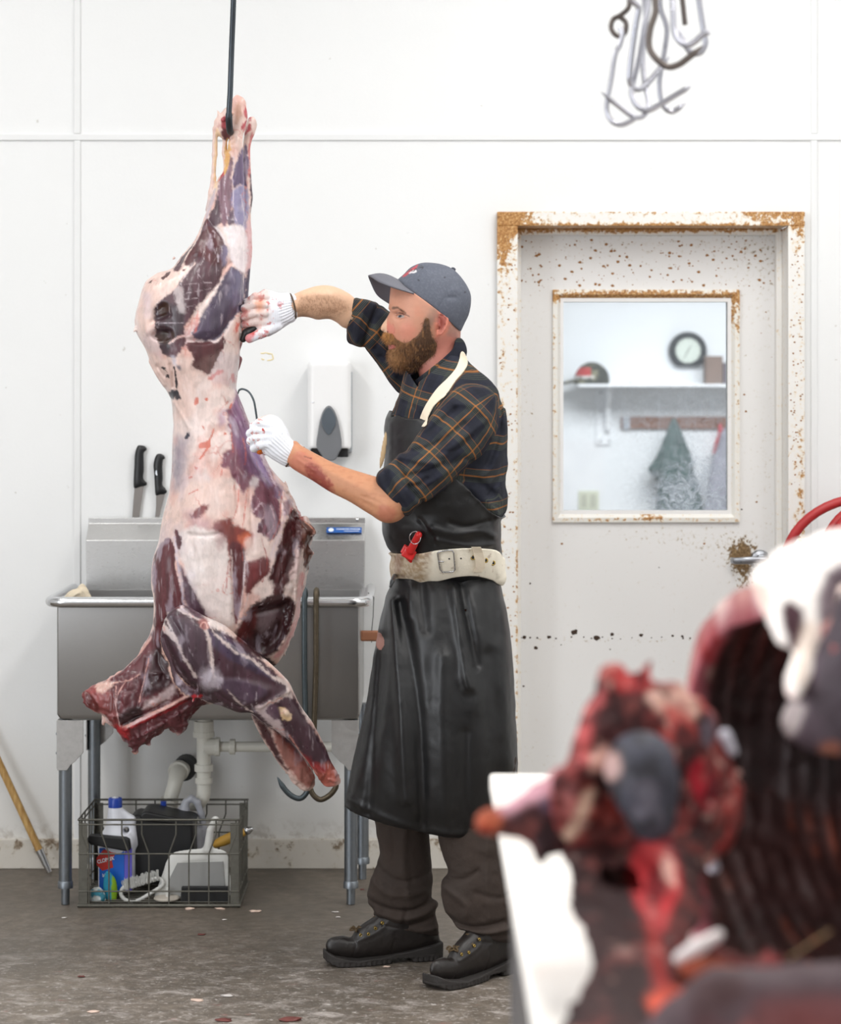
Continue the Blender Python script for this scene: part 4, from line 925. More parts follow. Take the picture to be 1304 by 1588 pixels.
# ================================================================ HANGING CARCASS
def bumps(L, items):
    "(height, soft px, polygon): raised (or sunken) fields with soft edges"
    out = np.zeros_like(L.X)
    for h_, soft, pts in items:
        q = spline([L.conv(a) for a in pts], 4); d = poly_sd(L.X, L.Z, q).reshape(L.X.shape); sf = soft*6.4/F
        out += h_*(1-sstep(-sf*1.6, sf*.4, d))
    return out
FAT, FILM, MUS, RED, PUR, SIL, DRK, PNK = [srgb(*c) for c in ((220, 194, 184), (224, 214, 214), (84, 50, 58), (122, 40, 40), (128, 92, 118), (148, 146, 184), (52, 28, 32), (220, 160, 158))]
def crop(x0, y0, s_, pts): return [(x0+a/s_, y0+b/s_)+tuple(r) for a, b, *r in pts]
c1 = lambda p: crop(180, 130, 3.177, p)
c2 = lambda p: crop(200, 600, 2.405, p)
c3 = lambda p: crop(200, 600, 4.347, p)
c4 = lambda p: crop(120, 820, 3.105, p)
ch = lambda p: crop(200, 330, 5.88, p)
carc = thing('game_carcass', 'skinned game carcass hanging head down by its hind legs from a black steel hook', 'carcass', P(362, 1200, 6.45))
# hind leg and haunch, flowing into the long body
OUT = [(368, 151), (376, 154), (381, 166), (384, 180), (381, 202), (378, 224), (379, 262), (379, 310), (379, 350), (380, 413), (377, 460), (373, 520), (371, 560), (366, 600)] + \
    c2([(405, 20), (430, 90), (470, 180), (520, 290), (570, 350), (600, 400), (630, 460), (650, 500), (688, 540), (672, 590), (680, 620), (660, 700), (640, 790), (632, 860), (605, 930), (578, 990), (556, 1030), (535, 1040), (505, 1020), (440, 990)]) + \
    [(360, 1040), (310, 1060), (262, 1040), (238, 1010)] + c2([(80, 930), (92, 880), (97, 800), (85, 740), (88, 660), (110, 580), (130, 480), (150, 400), (160, 300), (165, 150), (160, 60)]) + \
    [(261, 610), (248, 590), (234, 564), (224, 539), (211, 514), (210, 489), (217, 464), (224, 440), (243, 424), (267, 415), (287, 388), (306, 363), (318, 336), (325, 319), (331, 298), (337, 278), (345, 264), (351, 240), (356, 205), (357, 185), (360, 160)]
LA = Layer(OUT, [(362, 160, 6.44), (300, 500, 6.45), (350, 1000, 6.45)], .86, .005, n=4, T=.165)
LA.disp = strokes(LA.conv, LA.X, LA.Z, [
    (-.006, .005, ch([(940, 470), (870, 580), (790, 720), (690, 860), (600, 1000), (560, 1120)])), (-.005, .004, ch([(720, 40), (790, 150), (860, 240)])), (-.005, .004, ch([(620, 180), (560, 330), (480, 470)])),
    (-.007, .006, ch([(570, 1170), (700, 1185), (830, 1140), (930, 1000), (1010, 860)])), (.006, .008, ch([(250, 700), (200, 800), (170, 950), (190, 1100)])), (-.008, .006, ch([(240, 1000), (340, 960), (400, 940)])), (-.010, .007, ch([(250, 1120), (310, 1080), (400, 1100)])),
    (-.009, .004, ch([(405, 1390), (425, 1480), (430, 1588)])), (-.006, .004, ch([(280, 1400), (340, 1490)])), (.005, .004, ch([(180, 1350), (260, 1480), (330, 1580)])), (-.004, .004, [(361, 250), (360, 300), (362, 340)]), (-.003, .003, [(345, 270), (343, 300), (345, 330)]), (.004, .004, [(370, 215), (369, 260), (363, 290)]),
    (-.006, .006, c2([(380, 60), (420, 150), (470, 250), (540, 350)])), (.004, .006, c2([(180, 560), (190, 650), (210, 760), (208, 810)])), (-.008, .006, c2([(395, 640), (405, 740), (405, 860), (400, 920)])), (-.005, .005, c2([(440, 600), (435, 720), (415, 850)])),
    (-.008, .008, c2([(620, 470), (600, 560), (570, 640), (550, 720)])), (.008, .006, c2([(640, 600), (632, 720), (622, 820), (600, 900), (560, 970)])), (-.005, .005, c2([(240, 540), (300, 545), (360, 535)])), (-.004, .004, c2([(410, 330), (420, 460)])), (-.004, .004, c2([(460, 380), (470, 500), (480, 600)])),
    (-.012, .008, c2([(470, 830), (530, 820), (590, 800)])), (.004, .004, c3([(310, 100), (360, 170), (430, 280)])), (.0035, .003, c2([(205, 700), (215, 780), (270, 850)]))]) + \
    bumps(LA, [(.008, 8, ch([(940, 500), (1020, 560), (1030, 700), (1000, 850), (940, 960), (860, 1080), (780, 1150), (640, 1150), (600, 1110), (640, 1030), (720, 900), (810, 740), (880, 590)])),
     (.006, 6, ch([(708, 60), (780, 150), (860, 260), (880, 380), (850, 480), (780, 650), (660, 800), (560, 920), (520, 800), (560, 560), (640, 420), (560, 480), (490, 440), (610, 240)])),
     (-.014, 5, ch([(240, 900), (330, 830), (400, 860), (400, 960), (330, 1000), (240, 990)])), (-.016, 5, ch([(240, 1110), (320, 1070), (420, 1090), (430, 1160), (330, 1190), (250, 1160)])),
     (.007, 8, c2([(110, 600), (150, 570), (180, 660), (205, 790), (160, 860), (95, 890), (90, 700)])), (-.03, 10, c2([(470, 810), (560, 790), (605, 800), (605, 860), (585, 930), (540, 980), (500, 990), (450, 950), (430, 910), (450, 850)])),
     (-.012, 6, c2([(620, 490), (645, 520), (640, 600), (600, 690), (560, 740), (590, 620)])), (.005, 6, c2([(455, 645), (515, 630), (525, 680), (490, 720), (455, 750)])), (.008, 10, c3([(700, 60), (800, 260), (900, 480), (990, 700), (900, 850), (760, 660), (690, 500), (690, 300)]))])
S = Sdf(); S.add(LA, .01)
# hock, hamstring tendons, far hind leg
S.add(Layer([(337, 168), (342, 175), (350, 167), (357, 172), (358, 192), (356, 213), (347, 217), (340, 212), (333, 207), (331, 190), (336, 180)], 6.45, .9, .002), .008)
S.add(cone(P(360, 176, 6.41), P(346, 186, 6.40), .006, .008), .008); S.add(cone(P(350, 205, 6.46), P(362, 205, 6.46), .014, .01), .01)
for a, b, r1, r2 in (((333, 200), (333, 240), .0085, .0075), ((333, 240), (331, 275), .0072, .0065), ((331, 275), (329, 300), .0068, .009), ((329, 298), (323, 325), .009, .008), ((349, 210), (348, 238), .007, .0065), ((348, 238), (350, 262), .0062, .0075)): S.add(cone(P(*a, 6.45), P(*b, 6.45), r1, r2), .006)
FAR = [(385, 184), (394, 182), (398, 193), (395, 206), (389, 224), (389, 256), (391, 306), (389, 332), (392, 376), (389, 413), (386, 445), (384, 475), (380, 520), (372, 548), (376, 556), (372, 570), (367, 576), (360, 560), (356, 480), (362, 400), (366, 330), (372, 280), (376, 230), (380, 200)]
LF = Layer(FAR, 6.53, 1.0, .004, T=.06); S.add(LF, .006)
# neck with its cut end
NECK = c4([(340, 530), (280, 620), (215, 680), (150, 720), (75, 755), (35, 790), (30, 815), (40, 845), (85, 885), (135, 900), (145, 935), (190, 960), (205, 1000), (250, 1030), (275, 1078), (298, 1045), (345, 1020), (420, 968), (455, 972), (490, 992), (518, 970), (545, 900), (600, 852), (680, 830), (720, 700), (600, 560), (450, 500)])
LN = Layer(NECK, [(140, 1090, 6.40), (300, 1000, 6.46), (300, 1100, 6.44)], .62, .004, T=.085)
LN.disp = strokes(LN.conv, LN.X, LN.Z, [(-.006, .004, c4([(185, 760), (185, 850), (205, 950)])), (.007, .005, c4([(240, 960), (350, 900), (470, 840), (560, 790)])), (-.010, .006, c4([(230, 930), (330, 880), (440, 820)])), (.007, .006, c4([(300, 1000), (420, 930), (560, 840)])), (-.006, .004, c4([(340, 620), (330, 720), (300, 840)])), (-.004, .003, c4([(230, 740), (200, 800), (190, 860)])),
   (.004, .003, c4([(280, 610), (230, 680), (160, 720)])), (-.008, .006, c4([(60, 800), (90, 850), (120, 870)])), (-.005, .004, c4([(400, 560), (400, 640), (440, 700)]))])
S.add(LN, .012)
# thin torn bits
for a, b, r1, r2 in ((c4([(275, 1040)])[0], c4([(283, 1076)])[0], .01, .002), (c4([(330, 1010)])[0], c4([(346, 1036)])[0], .006, .002), (c4([(140, 900)])[0], c4([(128, 935)])[0], .006, .002), (c2([(655, 505)])[0], c2([(690, 545)])[0], .012, .004), (c2([(655, 600)])[0], c2([(684, 620)])[0], .008, .004), ((211, 510), (207, 515), .006, .002), ((270, 400), (268, 402), .006, .004)): S.add(cone(P(*a, 6.42), P(*b, 6.41), r1, r2), .006)
# nearer fore leg crossing in front
FL = c2([(200, 812), (250, 835), (290, 858), (340, 880), (420, 940), (500, 1010), (560, 1060), (600, 1100), (615, 1140), (640, 1190), (690, 1260), (730, 1340), (755, 1400), (782, 1450), (777, 1480), (742, 1497), (712, 1470), (690, 1430), (620, 1340), (560, 1290), (500, 1252), (460, 1216), (400, 1212), (330, 1182), (270, 1162), (225, 1110), (165, 1050), (122, 950), (130, 880), (155, 835)])
LL = Layer(FL, [(290, 980, 6.29), (440, 1080, 6.30), (515, 1200, 6.40)], .62, .004, n=4, T=.07)
LL.disp = strokes(LL.conv, LL.X, LL.Z, [(-.004, .004, c2([(160, 860), (210, 930), (240, 1010), (275, 1070)])), (.004, .005, c2([(305, 880), (325, 960), (320, 1040), (310, 1090)])), (-.005, .005, c2([(350, 910), (430, 970), (520, 1050)])), (-.005, .004, c2([(330, 1130), (400, 1180), (470, 1200)])), (.005, .005, c2([(490, 1190), (540, 1160), (600, 1130)])), (.006, .008, c2([(585, 1210), (590, 1215)])),
   (-.005, .004, c2([(560, 1180), (600, 1260), (650, 1350), (700, 1430)])), (.004, .003, c2([(120, 940), (140, 1010), (180, 1090), (240, 1150)])), (-.006, .004, c2([(135, 930), (160, 1010), (200, 1080), (250, 1130)])), (.005, .005, c2([(700, 1420), (740, 1460), (770, 1465)]))]) + \
   bumps(LL, [(.006, 5, c2([(170, 850), (230, 850), (300, 900), (310, 980), (290, 1060), (240, 1010), (200, 930)])), (.007, 6, c2([(350, 900), (440, 970), (540, 1060), (560, 1110), (470, 1060), (370, 980)])), (.005, 5, c2([(340, 1080), (440, 1080), (540, 1120), (470, 1180), (380, 1150)]))])
S.add(LL, .008)
S.add(Layer(c2([(455, 1215), (480, 1280), (520, 1345), (570, 1422), (620, 1482), (660, 1506), (686, 1492), (690, 1455), (655, 1390), (605, 1320), (545, 1255), (500, 1225)]), [(400, 1120, 6.40), (470, 1215, 6.46)], .85, .003), .006)
S.add(Layer(c2([(118, 935), (128, 940), (150, 990), (175, 1060), (215, 1110), (258, 1140), (262, 1158), (235, 1156), (190, 1130), (160, 1080), (150, 1030), (125, 975)]), 6.225, .4, .003), .003)
def carc_disp(p):
    f = fbm(p*np.array([1, 1, .35]), 60, 3)*.0011+fbm(p, 16, 3)*.0022
    x = CX+p[:, 0]*F/6.42; y = HY-(p[:, 2]-CZ)*F/6.42
    m = ((x > 440) & (y > 740) & (y < 1030)) | ((x < 320) & (y > 1040)); f = f+m*np.abs(fbm(p+3, 38, 4))*.006
    rag = ((y > 1105) & (x < 330)) | ((y > 1190) & (x > 440)); return f+rag*fbm(p+9, 70, 3)*.004
S.disp(carc_disp)
def carc_paint(V):
    p = Paint(V, 6.38, FAT, warp=3.0, wsc=24); z = p.poly; ln = p.line; y_ = V[:, 1]
    st = fbm(V*np.array([1, 1, .12]), 90, 3)    # fibres run down
    blend(p.c, srgb(224, 212, 208), sstep(-.1, .5, fbm(V, 9, 4))*.6); blend(p.c, srgb(212, 162, 150), sstep(.15, .6, fbm(V+4, 13, 4))*.6)
    # --- haunch
    z(ch([(708, 40), (790, 140), (870, 250), (900, 350), (885, 450), (862, 540), (790, 680), (670, 820), (560, 970), (510, 1060), (510, 1150), (440, 1310), (330, 1280), (260, 1170), (235, 1050), (240, 880), (330, 780), (430, 700), (510, 600), (600, 470), (560, 500), (500, 470), (440, 530), (385, 510), (480, 400), (600, 230), (660, 120)]), srgb(88, 60, 68), 2.2)
    z(ch([(710, 60), (760, 160), (850, 260), (880, 380), (840, 480), (740, 470), (650, 400), (560, 480), (500, 460), (600, 260)]), srgb(92, 50, 54), 3)
    z(ch([(240, 880), (350, 820), (480, 850), (510, 960), (500, 1060), (430, 1200), (330, 1280), (260, 1170), (235, 1050)]), srgb(56, 38, 46), 3, .85)
    z(ch([(240, 1110), (320, 1075), (420, 1095), (430, 1160), (330, 1190), (250, 1160)]), srgb(58, 34, 26), 2)
    z(ch([(260, 900), (330, 830), (390, 860), (380, 900), (300, 950)]), srgb(66, 40, 30), 2)
    z(ch([(430, 690), (500, 690), (520, 780), (520, 900), (470, 900), (440, 800)]), srgb(200, 190, 190), 3, .7)
    z(ch([(940, 480), (1030, 560), (1040, 700), (1015, 850), (965, 960), (870, 1090), (780, 1170), (640, 1172), (580, 1120), (620, 1030), (700, 900), (800, 720), (870, 580)]), srgb(84, 72, 92), 3)
    z(ch([(960, 520), (1030, 570), (1035, 720), (980, 860), (930, 760), (930, 600)]), srgb(128, 126, 158), 8, .55)
    z(ch([(530, 1190), (640, 1182), (800, 1190), (860, 1130), (880, 1200), (810, 1350), (740, 1460), (650, 1430), (590, 1390), (600, 1310), (540, 1250)]), srgb(88, 46, 50), 2)
    z(ch([(420, 1140), (510, 1140), (500, 1220), (430, 1310), (380, 1270)]), srgb(92, 56, 64), 2)
    z(ch([(590, 1390), (740, 1300), (850, 1260), (830, 1340), (760, 1450), (650, 1450)]), srgb(120, 96, 90), 5, .5)
    for l_ in ([(600, 430), (500, 620), (450, 700)], [(520, 660), (640, 650), (760, 640)], [(530, 740), (660, 720), (760, 690)], [(530, 790), (640, 780)], [(540, 860), (620, 840)], [(640, 560), (700, 640)], [(660, 480), (700, 400), (690, 330)]): ln(ch(l_), srgb(190, 178, 182), .5, 1, .7)
    ln(ch([(720, 30), (780, 130), (850, 210), (880, 280)]), FILM, 2.2, 1.5, .9); ln(ch([(650, 140), (590, 280), (530, 390), (480, 480)]), srgb(222, 200, 190), 1.2, 1)
    ln(ch([(820, 400), (822, 450)]), srgb(200, 190, 200), 1.5, 1, .8)
    ln(ch([(250, 1010), (400, 1010), (510, 1000)]), srgb(170, 160, 168), .6, 1, .8); ln(ch([(380, 1190), (460, 1140), (510, 1130)]), srgb(224, 186, 170), 2, 1)
    z(ch([(300, 585), (350, 535), (360, 570), (330, 605), (290, 610)]), srgb(84, 46, 44), 1); z(ch([(175, 630), (200, 610), (205, 640), (185, 645)]), srgb(84, 60, 60), 1); z(ch([(490, 520), (515, 510), (518, 535), (495, 542)]), srgb(96, 48, 46), 1)
    z(ch([(110, 720), (200, 740), (210, 820), (140, 840)]), srgb(180, 170, 186), 7, .4)
    for q in ([(285, 1410), (320, 1420), (345, 1460), (315, 1450)], [(330, 1470), (350, 1480), (355, 1510), (335, 1500)], [(405, 1400), (430, 1450), (438, 1588), (415, 1560), (412, 1480)]): z(ch(q), srgb(46, 38, 44), 1)
    z(ch([(450, 1390), (480, 1380), (490, 1420), (460, 1420)]), srgb(90, 88, 104), 3, .8); z(ch([(390, 1300), (440, 1320), (430, 1380), (400, 1370)]), srgb(190, 188, 200), 3, .7)
    z([(262, 606), (272, 604), (276, 612), (266, 617), (262, 612)], srgb(58, 56, 64), 2)
    for q in ([(740, 1510), (800, 1440), (850, 1420), (855, 1440), (800, 1480), (770, 1530)], [(930, 1470), (960, 1480), (960, 1530), (940, 1540)], [(990, 1010), (1005, 1020), (985, 1110), (970, 1090)], [(600, 1100), (640, 900), (660, 920), (620, 1080)]): z(ch(q), srgb(206, 96, 80), 2, .55 if q[0][0] == 600 else .85)
    # --- shank
    z([(353, 238), (347, 262), (339, 282), (334, 302), (335, 325), (343, 348), (350, 352), (356, 332), (361, 300), (359, 262)], srgb(128, 98, 110), 2)
    z([(336, 300), (331, 318), (325, 336), (322, 352), (338, 350), (341, 330)], srgb(84, 62, 72), 2)
    z([(371, 226), (378, 216), (379, 280), (372, 282), (362, 288), (362, 262), (367, 245)], srgb(104, 88, 118), 2)
    z([(361, 294), (374, 284), (379, 292), (379, 350), (368, 352), (360, 340), (360, 315)], srgb(130, 130, 168), 3, .9); z([(352, 340), (361, 318), (362, 340), (356, 352)], srgb(96, 76, 92), 2)
    for l_ in ([(360, 240), (361, 290), (362, 330), (370, 352)], [(349, 268), (348, 300), (352, 340)], [(372, 300), (376, 330), (374, 350)]): ln(l_, srgb(208, 196, 208), .6, .8, .8)
    z([(352, 352), (378, 352), (380, 410), (372, 418), (358, 398), (352, 372), (345, 356)], srgb(238, 230, 232), 3); z(ch([(870, 300), (910, 330), (900, 420), (870, 480), (850, 400)]), srgb(130, 124, 156), 4, .7)
    for q in ([(362, 160), (370, 156), (372, 180), (366, 190), (361, 178)], [(357, 205), (362, 200), (360, 225), (356, 232)]): z(q, srgb(196, 150, 126), 3, .7)
    for q in ([(376, 160), (382, 168), (382, 180), (378, 176)], [(374, 196), (380, 184), (383, 192), (376, 200)], [(340, 186), (348, 176), (352, 190), (349, 205), (342, 202)], [(337, 277), (350, 259), (351, 263), (340, 278)]): z(q, srgb(178, 56, 70), 1.5, .9)
    z([(341, 196), (352, 200), (356, 212), (346, 217), (340, 212)], srgb(110, 60, 62), 2); z([(330, 205), (337, 205), (336, 285), (329, 290)], srgb(232, 204, 168), 1.5); z([(344, 218), (353, 218), (352, 262), (346, 262)], srgb(214, 170, 110), 1.5)
    z([(328, 295), (333, 290), (325, 330), (318, 336)], srgb(190, 180, 190), 2, .8)
    # far hind leg (the strip on the right, set back)
    fr = (y_ > 6.47)*1.0
    z([(383, 205), (392, 205), (388, 262), (379, 262)], srgb(196, 120, 118), 2, 1, mask=fr); z([(384, 240), (390, 250), (392, 320), (388, 340), (382, 300)], srgb(76, 58, 74), 2, 1, mask=fr); z([(379, 340), (392, 350), (392, 415), (379, 420)], srgb(214, 178, 180), 3, 1, mask=fr); z([(379, 420), (391, 412), (386, 470), (376, 470)], srgb(76, 66, 90), 2, 1, mask=fr); z([(366, 530), (378, 530), (374, 575), (362, 575)], srgb(150, 96, 100), 3, 1, mask=fr)
    # --- flank
    z(c3([(712, 15), (748, 90), (805, 260), (855, 380), (905, 470), (965, 600), (1000, 700), (1025, 800), (1030, 900), (1020, 960), (960, 1020), (905, 980), (880, 950), (905, 880), (850, 850), (828, 780), (850, 690), (805, 670), (780, 710), (740, 650), (700, 600), (690, 540), (640, 540), (650, 450), (690, 400), (680, 250), (660, 160), (700, 120)]), srgb(126, 78, 92), 3)
    z(c3([(712, 15), (748, 90), (805, 260), (870, 430), (930, 580), (880, 620), (820, 590), (760, 480), (700, 300), (700, 120)]), srgb(140, 106, 142), 8, .8)
    z(c3([(800, 300), (860, 400), (920, 560), (960, 660), (930, 660), (860, 520), (800, 400)]), srgb(150, 134, 190), 6, .6)
    z(c3([(830, 600), (870, 620), (850, 680), (820, 660)]), FILM, 4, .9); z(c3([(620, 170), (650, 160), (660, 240), (630, 260), (610, 210)]), srgb(150, 130, 160), 6, .6)
    for l_, w_ in (([(850, 370), (920, 540), (990, 680), (1040, 800), (1050, 900), (1000, 1040), (960, 1130)], 2.2), ([(905, 480), (990, 620), (1060, 740), (1100, 800)], 2.0), ([(850, 830), (900, 780), (920, 850), (880, 940)], 1.2), ([(960, 800), (990, 900), (940, 990)], 1.0)): ln(c3(l_), srgb(214, 192, 200), w_*.7, 1.6, .75, rough=1.6)
    z(c3([(980, 640), (1030, 680), (1030, 760), (990, 740)]), srgb(124, 100, 130), 4, .8); z(c3([(1050, 780), (1090, 770), (1090, 860), (1050, 850)]), srgb(130, 100, 124), 4, .7)
    for q in ([(870, 960), (910, 880), (930, 900), (890, 970)], [(910, 980), (960, 900), (975, 920), (930, 990)], [(945, 1020), (990, 970), (1005, 980), (970, 1030)]): z(c3(q), srgb(92, 50, 62), 1.5)
    z(c3([(580, 900), (640, 890), (705, 880), (722, 930), (840, 970), (842, 1060), (800, 1130), (760, 1100), (660, 1080), (630, 1020), (590, 960)]), srgb(122, 52, 44), 4); z(c3([(760, 1000), (840, 975), (842, 1060), (780, 1080)]), srgb(196, 100, 66), 5, .9)
    z(c3([(440, 850), (500, 800), (550, 790), (545, 820), (490, 880), (440, 880)]), srgb(128, 62, 62), 3); z(c3([(430, 880), (470, 880), (560, 890), (560, 980), (420, 980)]), srgb(160, 128, 140), 10, .5)
    z(c3([(300, 350), (370, 340), (410, 330), (400, 500), (385, 620), (340, 700), (285, 680), (300, 500)]), srgb(150, 142, 154), 10, .75); z(c3([(300, 420), (340, 430), (330, 560), (300, 600)]), srgb(110, 110, 128), 7, .5)
    z(c3([(370, 340), (390, 310), (410, 312), (405, 340), (380, 350)]), srgb(60, 58, 72), 1); z(c3([(300, 60), (340, 55), (345, 80), (310, 82)]), srgb(66, 60, 66), 2)
    for q in ([(455, 80), (475, 75), (470, 120), (445, 125)], [(520, 80), (540, 70), (535, 95)], [(575, 285), (590, 282), (560, 360), (565, 390), (520, 440), (495, 480), (485, 470), (520, 410), (475, 415), (480, 380), (540, 350)], [(650, 315), (665, 320), (650, 328)], [(455, 530), (480, 530), (475, 550)], [(500, 265), (520, 275), (510, 290)], [(685, 110), (700, 100), (695, 140), (680, 140)], [(415, 605), (440, 590), (440, 600), (420, 612)]): z(c3(q), srgb(198, 104, 84), 1, .9, rough=1)
    for l_ in ([(750, 650), (745, 780), (720, 880)], [(805, 690), (790, 850), (780, 950)], [(690, 250), (700, 380), (705, 440)], [(720, 640), (715, 690)], [(770, 340), (790, 440), (785, 520)], [(470, 690), (410, 720)], [(640, 550), (630, 600)], [(1030, 740), (1020, 900), (960, 1050)]): ln(c3(l_), srgb(196, 100, 88), .8, 1, .8)
    z(c3([(1085, 830), (1110, 840), (1100, 900), (1080, 940)]), srgb(176, 84, 78), 2)
    # --- belly plate and ribs
    z(c2([(190, 545), (300, 520), (370, 560), (385, 650), (395, 800), (400, 880), (340, 880), (290, 850), (250, 770), (210, 660)]), srgb(222, 212, 208), 4, .9)
    z(c2([(320, 500), (350, 500), (370, 560), (350, 600), (330, 560)]), srgb(140, 90, 92), 6, .5)
    z(c2([(108, 600), (150, 565), (176, 590), (186, 680), (206, 760), (212, 812), (185, 840), (160, 860), (150, 930), (90, 900), (97, 820), (85, 740), (90, 660)]), srgb(96, 46, 52), 2)
    z(c2([(85, 650), (100, 680), (98, 760), (84, 750)]), srgb(170, 150, 170), 3, .6); z(c2([(180, 530), (200, 560), (200, 600), (182, 590)]), srgb(96, 52, 60), 2)
    z(c2([(190, 650), (222, 700), (262, 770), (300, 862), (260, 842), (218, 805), (206, 740), (196, 690)]), srgb(86, 58, 72), 4); ln(c2([(176, 560), (190, 650), (206, 740), (210, 800), (260, 842), (330, 880)]), srgb(190, 180, 194), 1.6, 2, .8, rough=2)
    z(c2([(385, 580), (440, 590), (442, 680), (432, 780), (412, 870), (398, 860), (392, 740)]), srgb(94, 40, 44), 3); z(c2([(452, 645), (520, 628), (530, 680), (490, 730), (450, 762), (442, 700)]), srgb(112, 50, 52), 3)
    z(c2([(450, 560), (530, 560), (540, 640), (520, 620), (450, 640)]), srgb(222, 206, 200), 5, .7)
    for l_ in ([(380, 640), (372, 740), (365, 760)], [(380, 560), (385, 680)], [(500, 560), (520, 640), (505, 720)], [(430, 560), (432, 640)]): ln(c2(l_), srgb(160, 66, 60), .8, 1, .8)
    for l_ in ([(392, 600), (392, 760), (400, 880)], [(442, 640), (432, 760), (412, 880)], [(455, 760), (430, 850), (410, 900)]): ln(c2(l_), srgb(204, 186, 182), .9, 1.2, .8)
    z(c2([(600, 470), (630, 470), (650, 510), (660, 570), (640, 620), (615, 690), (590, 740), (560, 790), (530, 800), (545, 720), (530, 700), (560, 600)]), srgb(78, 34, 36), 3)
    z(c2([(470, 800), (540, 770), (612, 785), (618, 850), (592, 930), (545, 990), (510, 1005), (440, 965), (405, 925), (440, 840)]), srgb(60, 30, 32), 3); z(c2([(440, 830), (480, 820), (470, 900), (430, 940), (412, 920)]), srgb(104, 44, 42), 5, .8)
    z(c2([(620, 600), (634, 590), (640, 650), (630, 700), (612, 720), (600, 700), (615, 650)]), srgb(214, 190, 186), 3, .9); z(c2([(480, 850), (520, 840), (560, 830), (540, 880), (490, 920)]), srgb(150, 130, 136), 6, .45)
    ln(c2([(644, 700), (634, 790), (626, 860), (602, 930), (570, 985), (545, 1015)]), srgb(214, 160, 156), 4.5, 2); ln(c2([(600, 370), (615, 420), (632, 470), (652, 510)]), srgb(176, 92, 84), 2.5, 2)
    z(c2([(645, 500), (692, 535), (675, 590), (684, 620), (665, 690), (648, 640), (650, 560)]), srgb(96, 56, 46), 2); ln(c2([(655, 505), (688, 540), (672, 560)]), srgb(200, 140, 116), 1.2, 1)
    z(c2([(500, 1020), (540, 1015), (560, 1030), (535, 1045)]), srgb(224, 190, 176), 2)
    # --- neck
    nk = ((p.Y > 985) & (p.X < 300)).astype(float)
    z(c4([(360, 490), (280, 620), (150, 720), (30, 780), (20, 850), (130, 900), (200, 1000), (270, 1090), (420, 990), (500, 1000), (620, 860), (640, 700), (480, 520)]), srgb(98, 46, 52), 4)
    z(c4([(20, 780), (80, 750), (150, 760), (185, 860), (190, 960), (130, 900), (60, 880)]), srgb(150, 76, 74), 5, .8); z(c4([(30, 790), (60, 800), (110, 850), (100, 885), (50, 850)]), srgb(92, 32, 30), 3)
    z(c4([(380, 560), (460, 560), (470, 700), (430, 760), (320, 800), (340, 700)]), srgb(48, 26, 32), 6, .85); z(c4([(200, 890), (300, 850), (320, 900), (220, 950)]), srgb(40, 20, 24), 5, .9)
    z(c4([(330, 830), (400, 790), (470, 740), (470, 790), (400, 840), (320, 870)]), srgb(196, 176, 176), 4, .85)
    ln(c4([(210, 960), (340, 900), (460, 840), (540, 800)]), srgb(206, 160, 150), 3, 1.5); ln(c4([(260, 950), (420, 880), (520, 830)]), srgb(170, 30, 40), 2.5, 2, .9); z(c4([(190, 950), (250, 960), (250, 1020), (210, 1000)]), srgb(160, 26, 32), 4, .9)
    for l_ in ([(345, 530), (280, 620), (200, 690), (140, 730)], [(185, 760), (188, 860), (205, 950)], [(340, 630), (325, 720), (300, 830)], [(230, 740), (196, 800), (188, 860)], [(170, 745), (250, 730), (300, 700)]): ln(c4(l_), srgb(206, 160, 150), .9 if l_[0][0] != 345 else 2.2, 1, .85)
    z(c4([(90, 755), (150, 740), (165, 765), (110, 790)]), srgb(220, 186, 172), 3, .8)
    # --- fore leg in front
    fl = (y_ < 6.42)*1.0
    z(c2([(200, 812), (290, 855), (420, 935), (560, 1055), (615, 1130), (640, 1190), (730, 1340), (770, 1430), (700, 1480), (560, 1310), (450, 1225), (330, 1190), (220, 1120), (120, 960), (130, 880), (155, 835)]), srgb(72, 46, 56), 2.5, 1)
    z(c2([(175, 840), (240, 850), (300, 900), (315, 990), (290, 1040), (240, 1000), (190, 930), (165, 880)]), srgb(84, 66, 76), 4, .9)
    z(c2([(300, 890), (350, 900), (450, 980), (550, 1060), (560, 1080), (450, 1030), (350, 960)]), srgb(72, 60, 84), 4, .8)
    z(c2([(340, 1080), (420, 1070), (520, 1110), (480, 1160), (400, 1140)]), srgb(84, 66, 84), 5, .8)
    for l_, w_ in (([(150, 840), (185, 900), (220, 980), (265, 1060)], 2.5), ([(145, 870), (170, 900), (195, 920)], 5), ([(300, 870), (320, 940), (325, 1010), (335, 1060)], 3), ([(330, 895), (400, 960), (470, 1000), (560, 1080)], 2.2), ([(270, 1150), (330, 1180), (400, 1205), (460, 1220), (520, 1260), (590, 1310)], 2.2), ([(485, 1190), (540, 1160), (590, 1140), (605, 1110)], 3.5), ([(560, 1070), (600, 1110), (612, 1150)], 3.5), ([(380, 1110), (430, 1170), (470, 1200)], 1.3), ([(540, 1260), (560, 1290), (640, 1350)], 1.5), ([(200, 815), (290, 856), (330, 885)], 1.5)): ln(c2(l_), srgb(214, 198, 192), w_, 2, .8, rough=2.2)
    z(c2([(290, 1040), (340, 1030), (360, 1080), (310, 1110), (290, 1080)]), srgb(206, 198, 208), 9, .7); z(c2([(570, 1180), (600, 1190), (605, 1230), (575, 1230), (565, 1200)]), srgb(226, 196, 150), 2, .9); z(c2([(480, 1180), (520, 1170), (560, 1230), (590, 1300), (540, 1270), (500, 1220)]), srgb(208, 190, 190), 3, .75); z(c2([(520, 1190), (560, 1170), (570, 1210), (545, 1230)]), srgb(90, 66, 82), 2, .9)
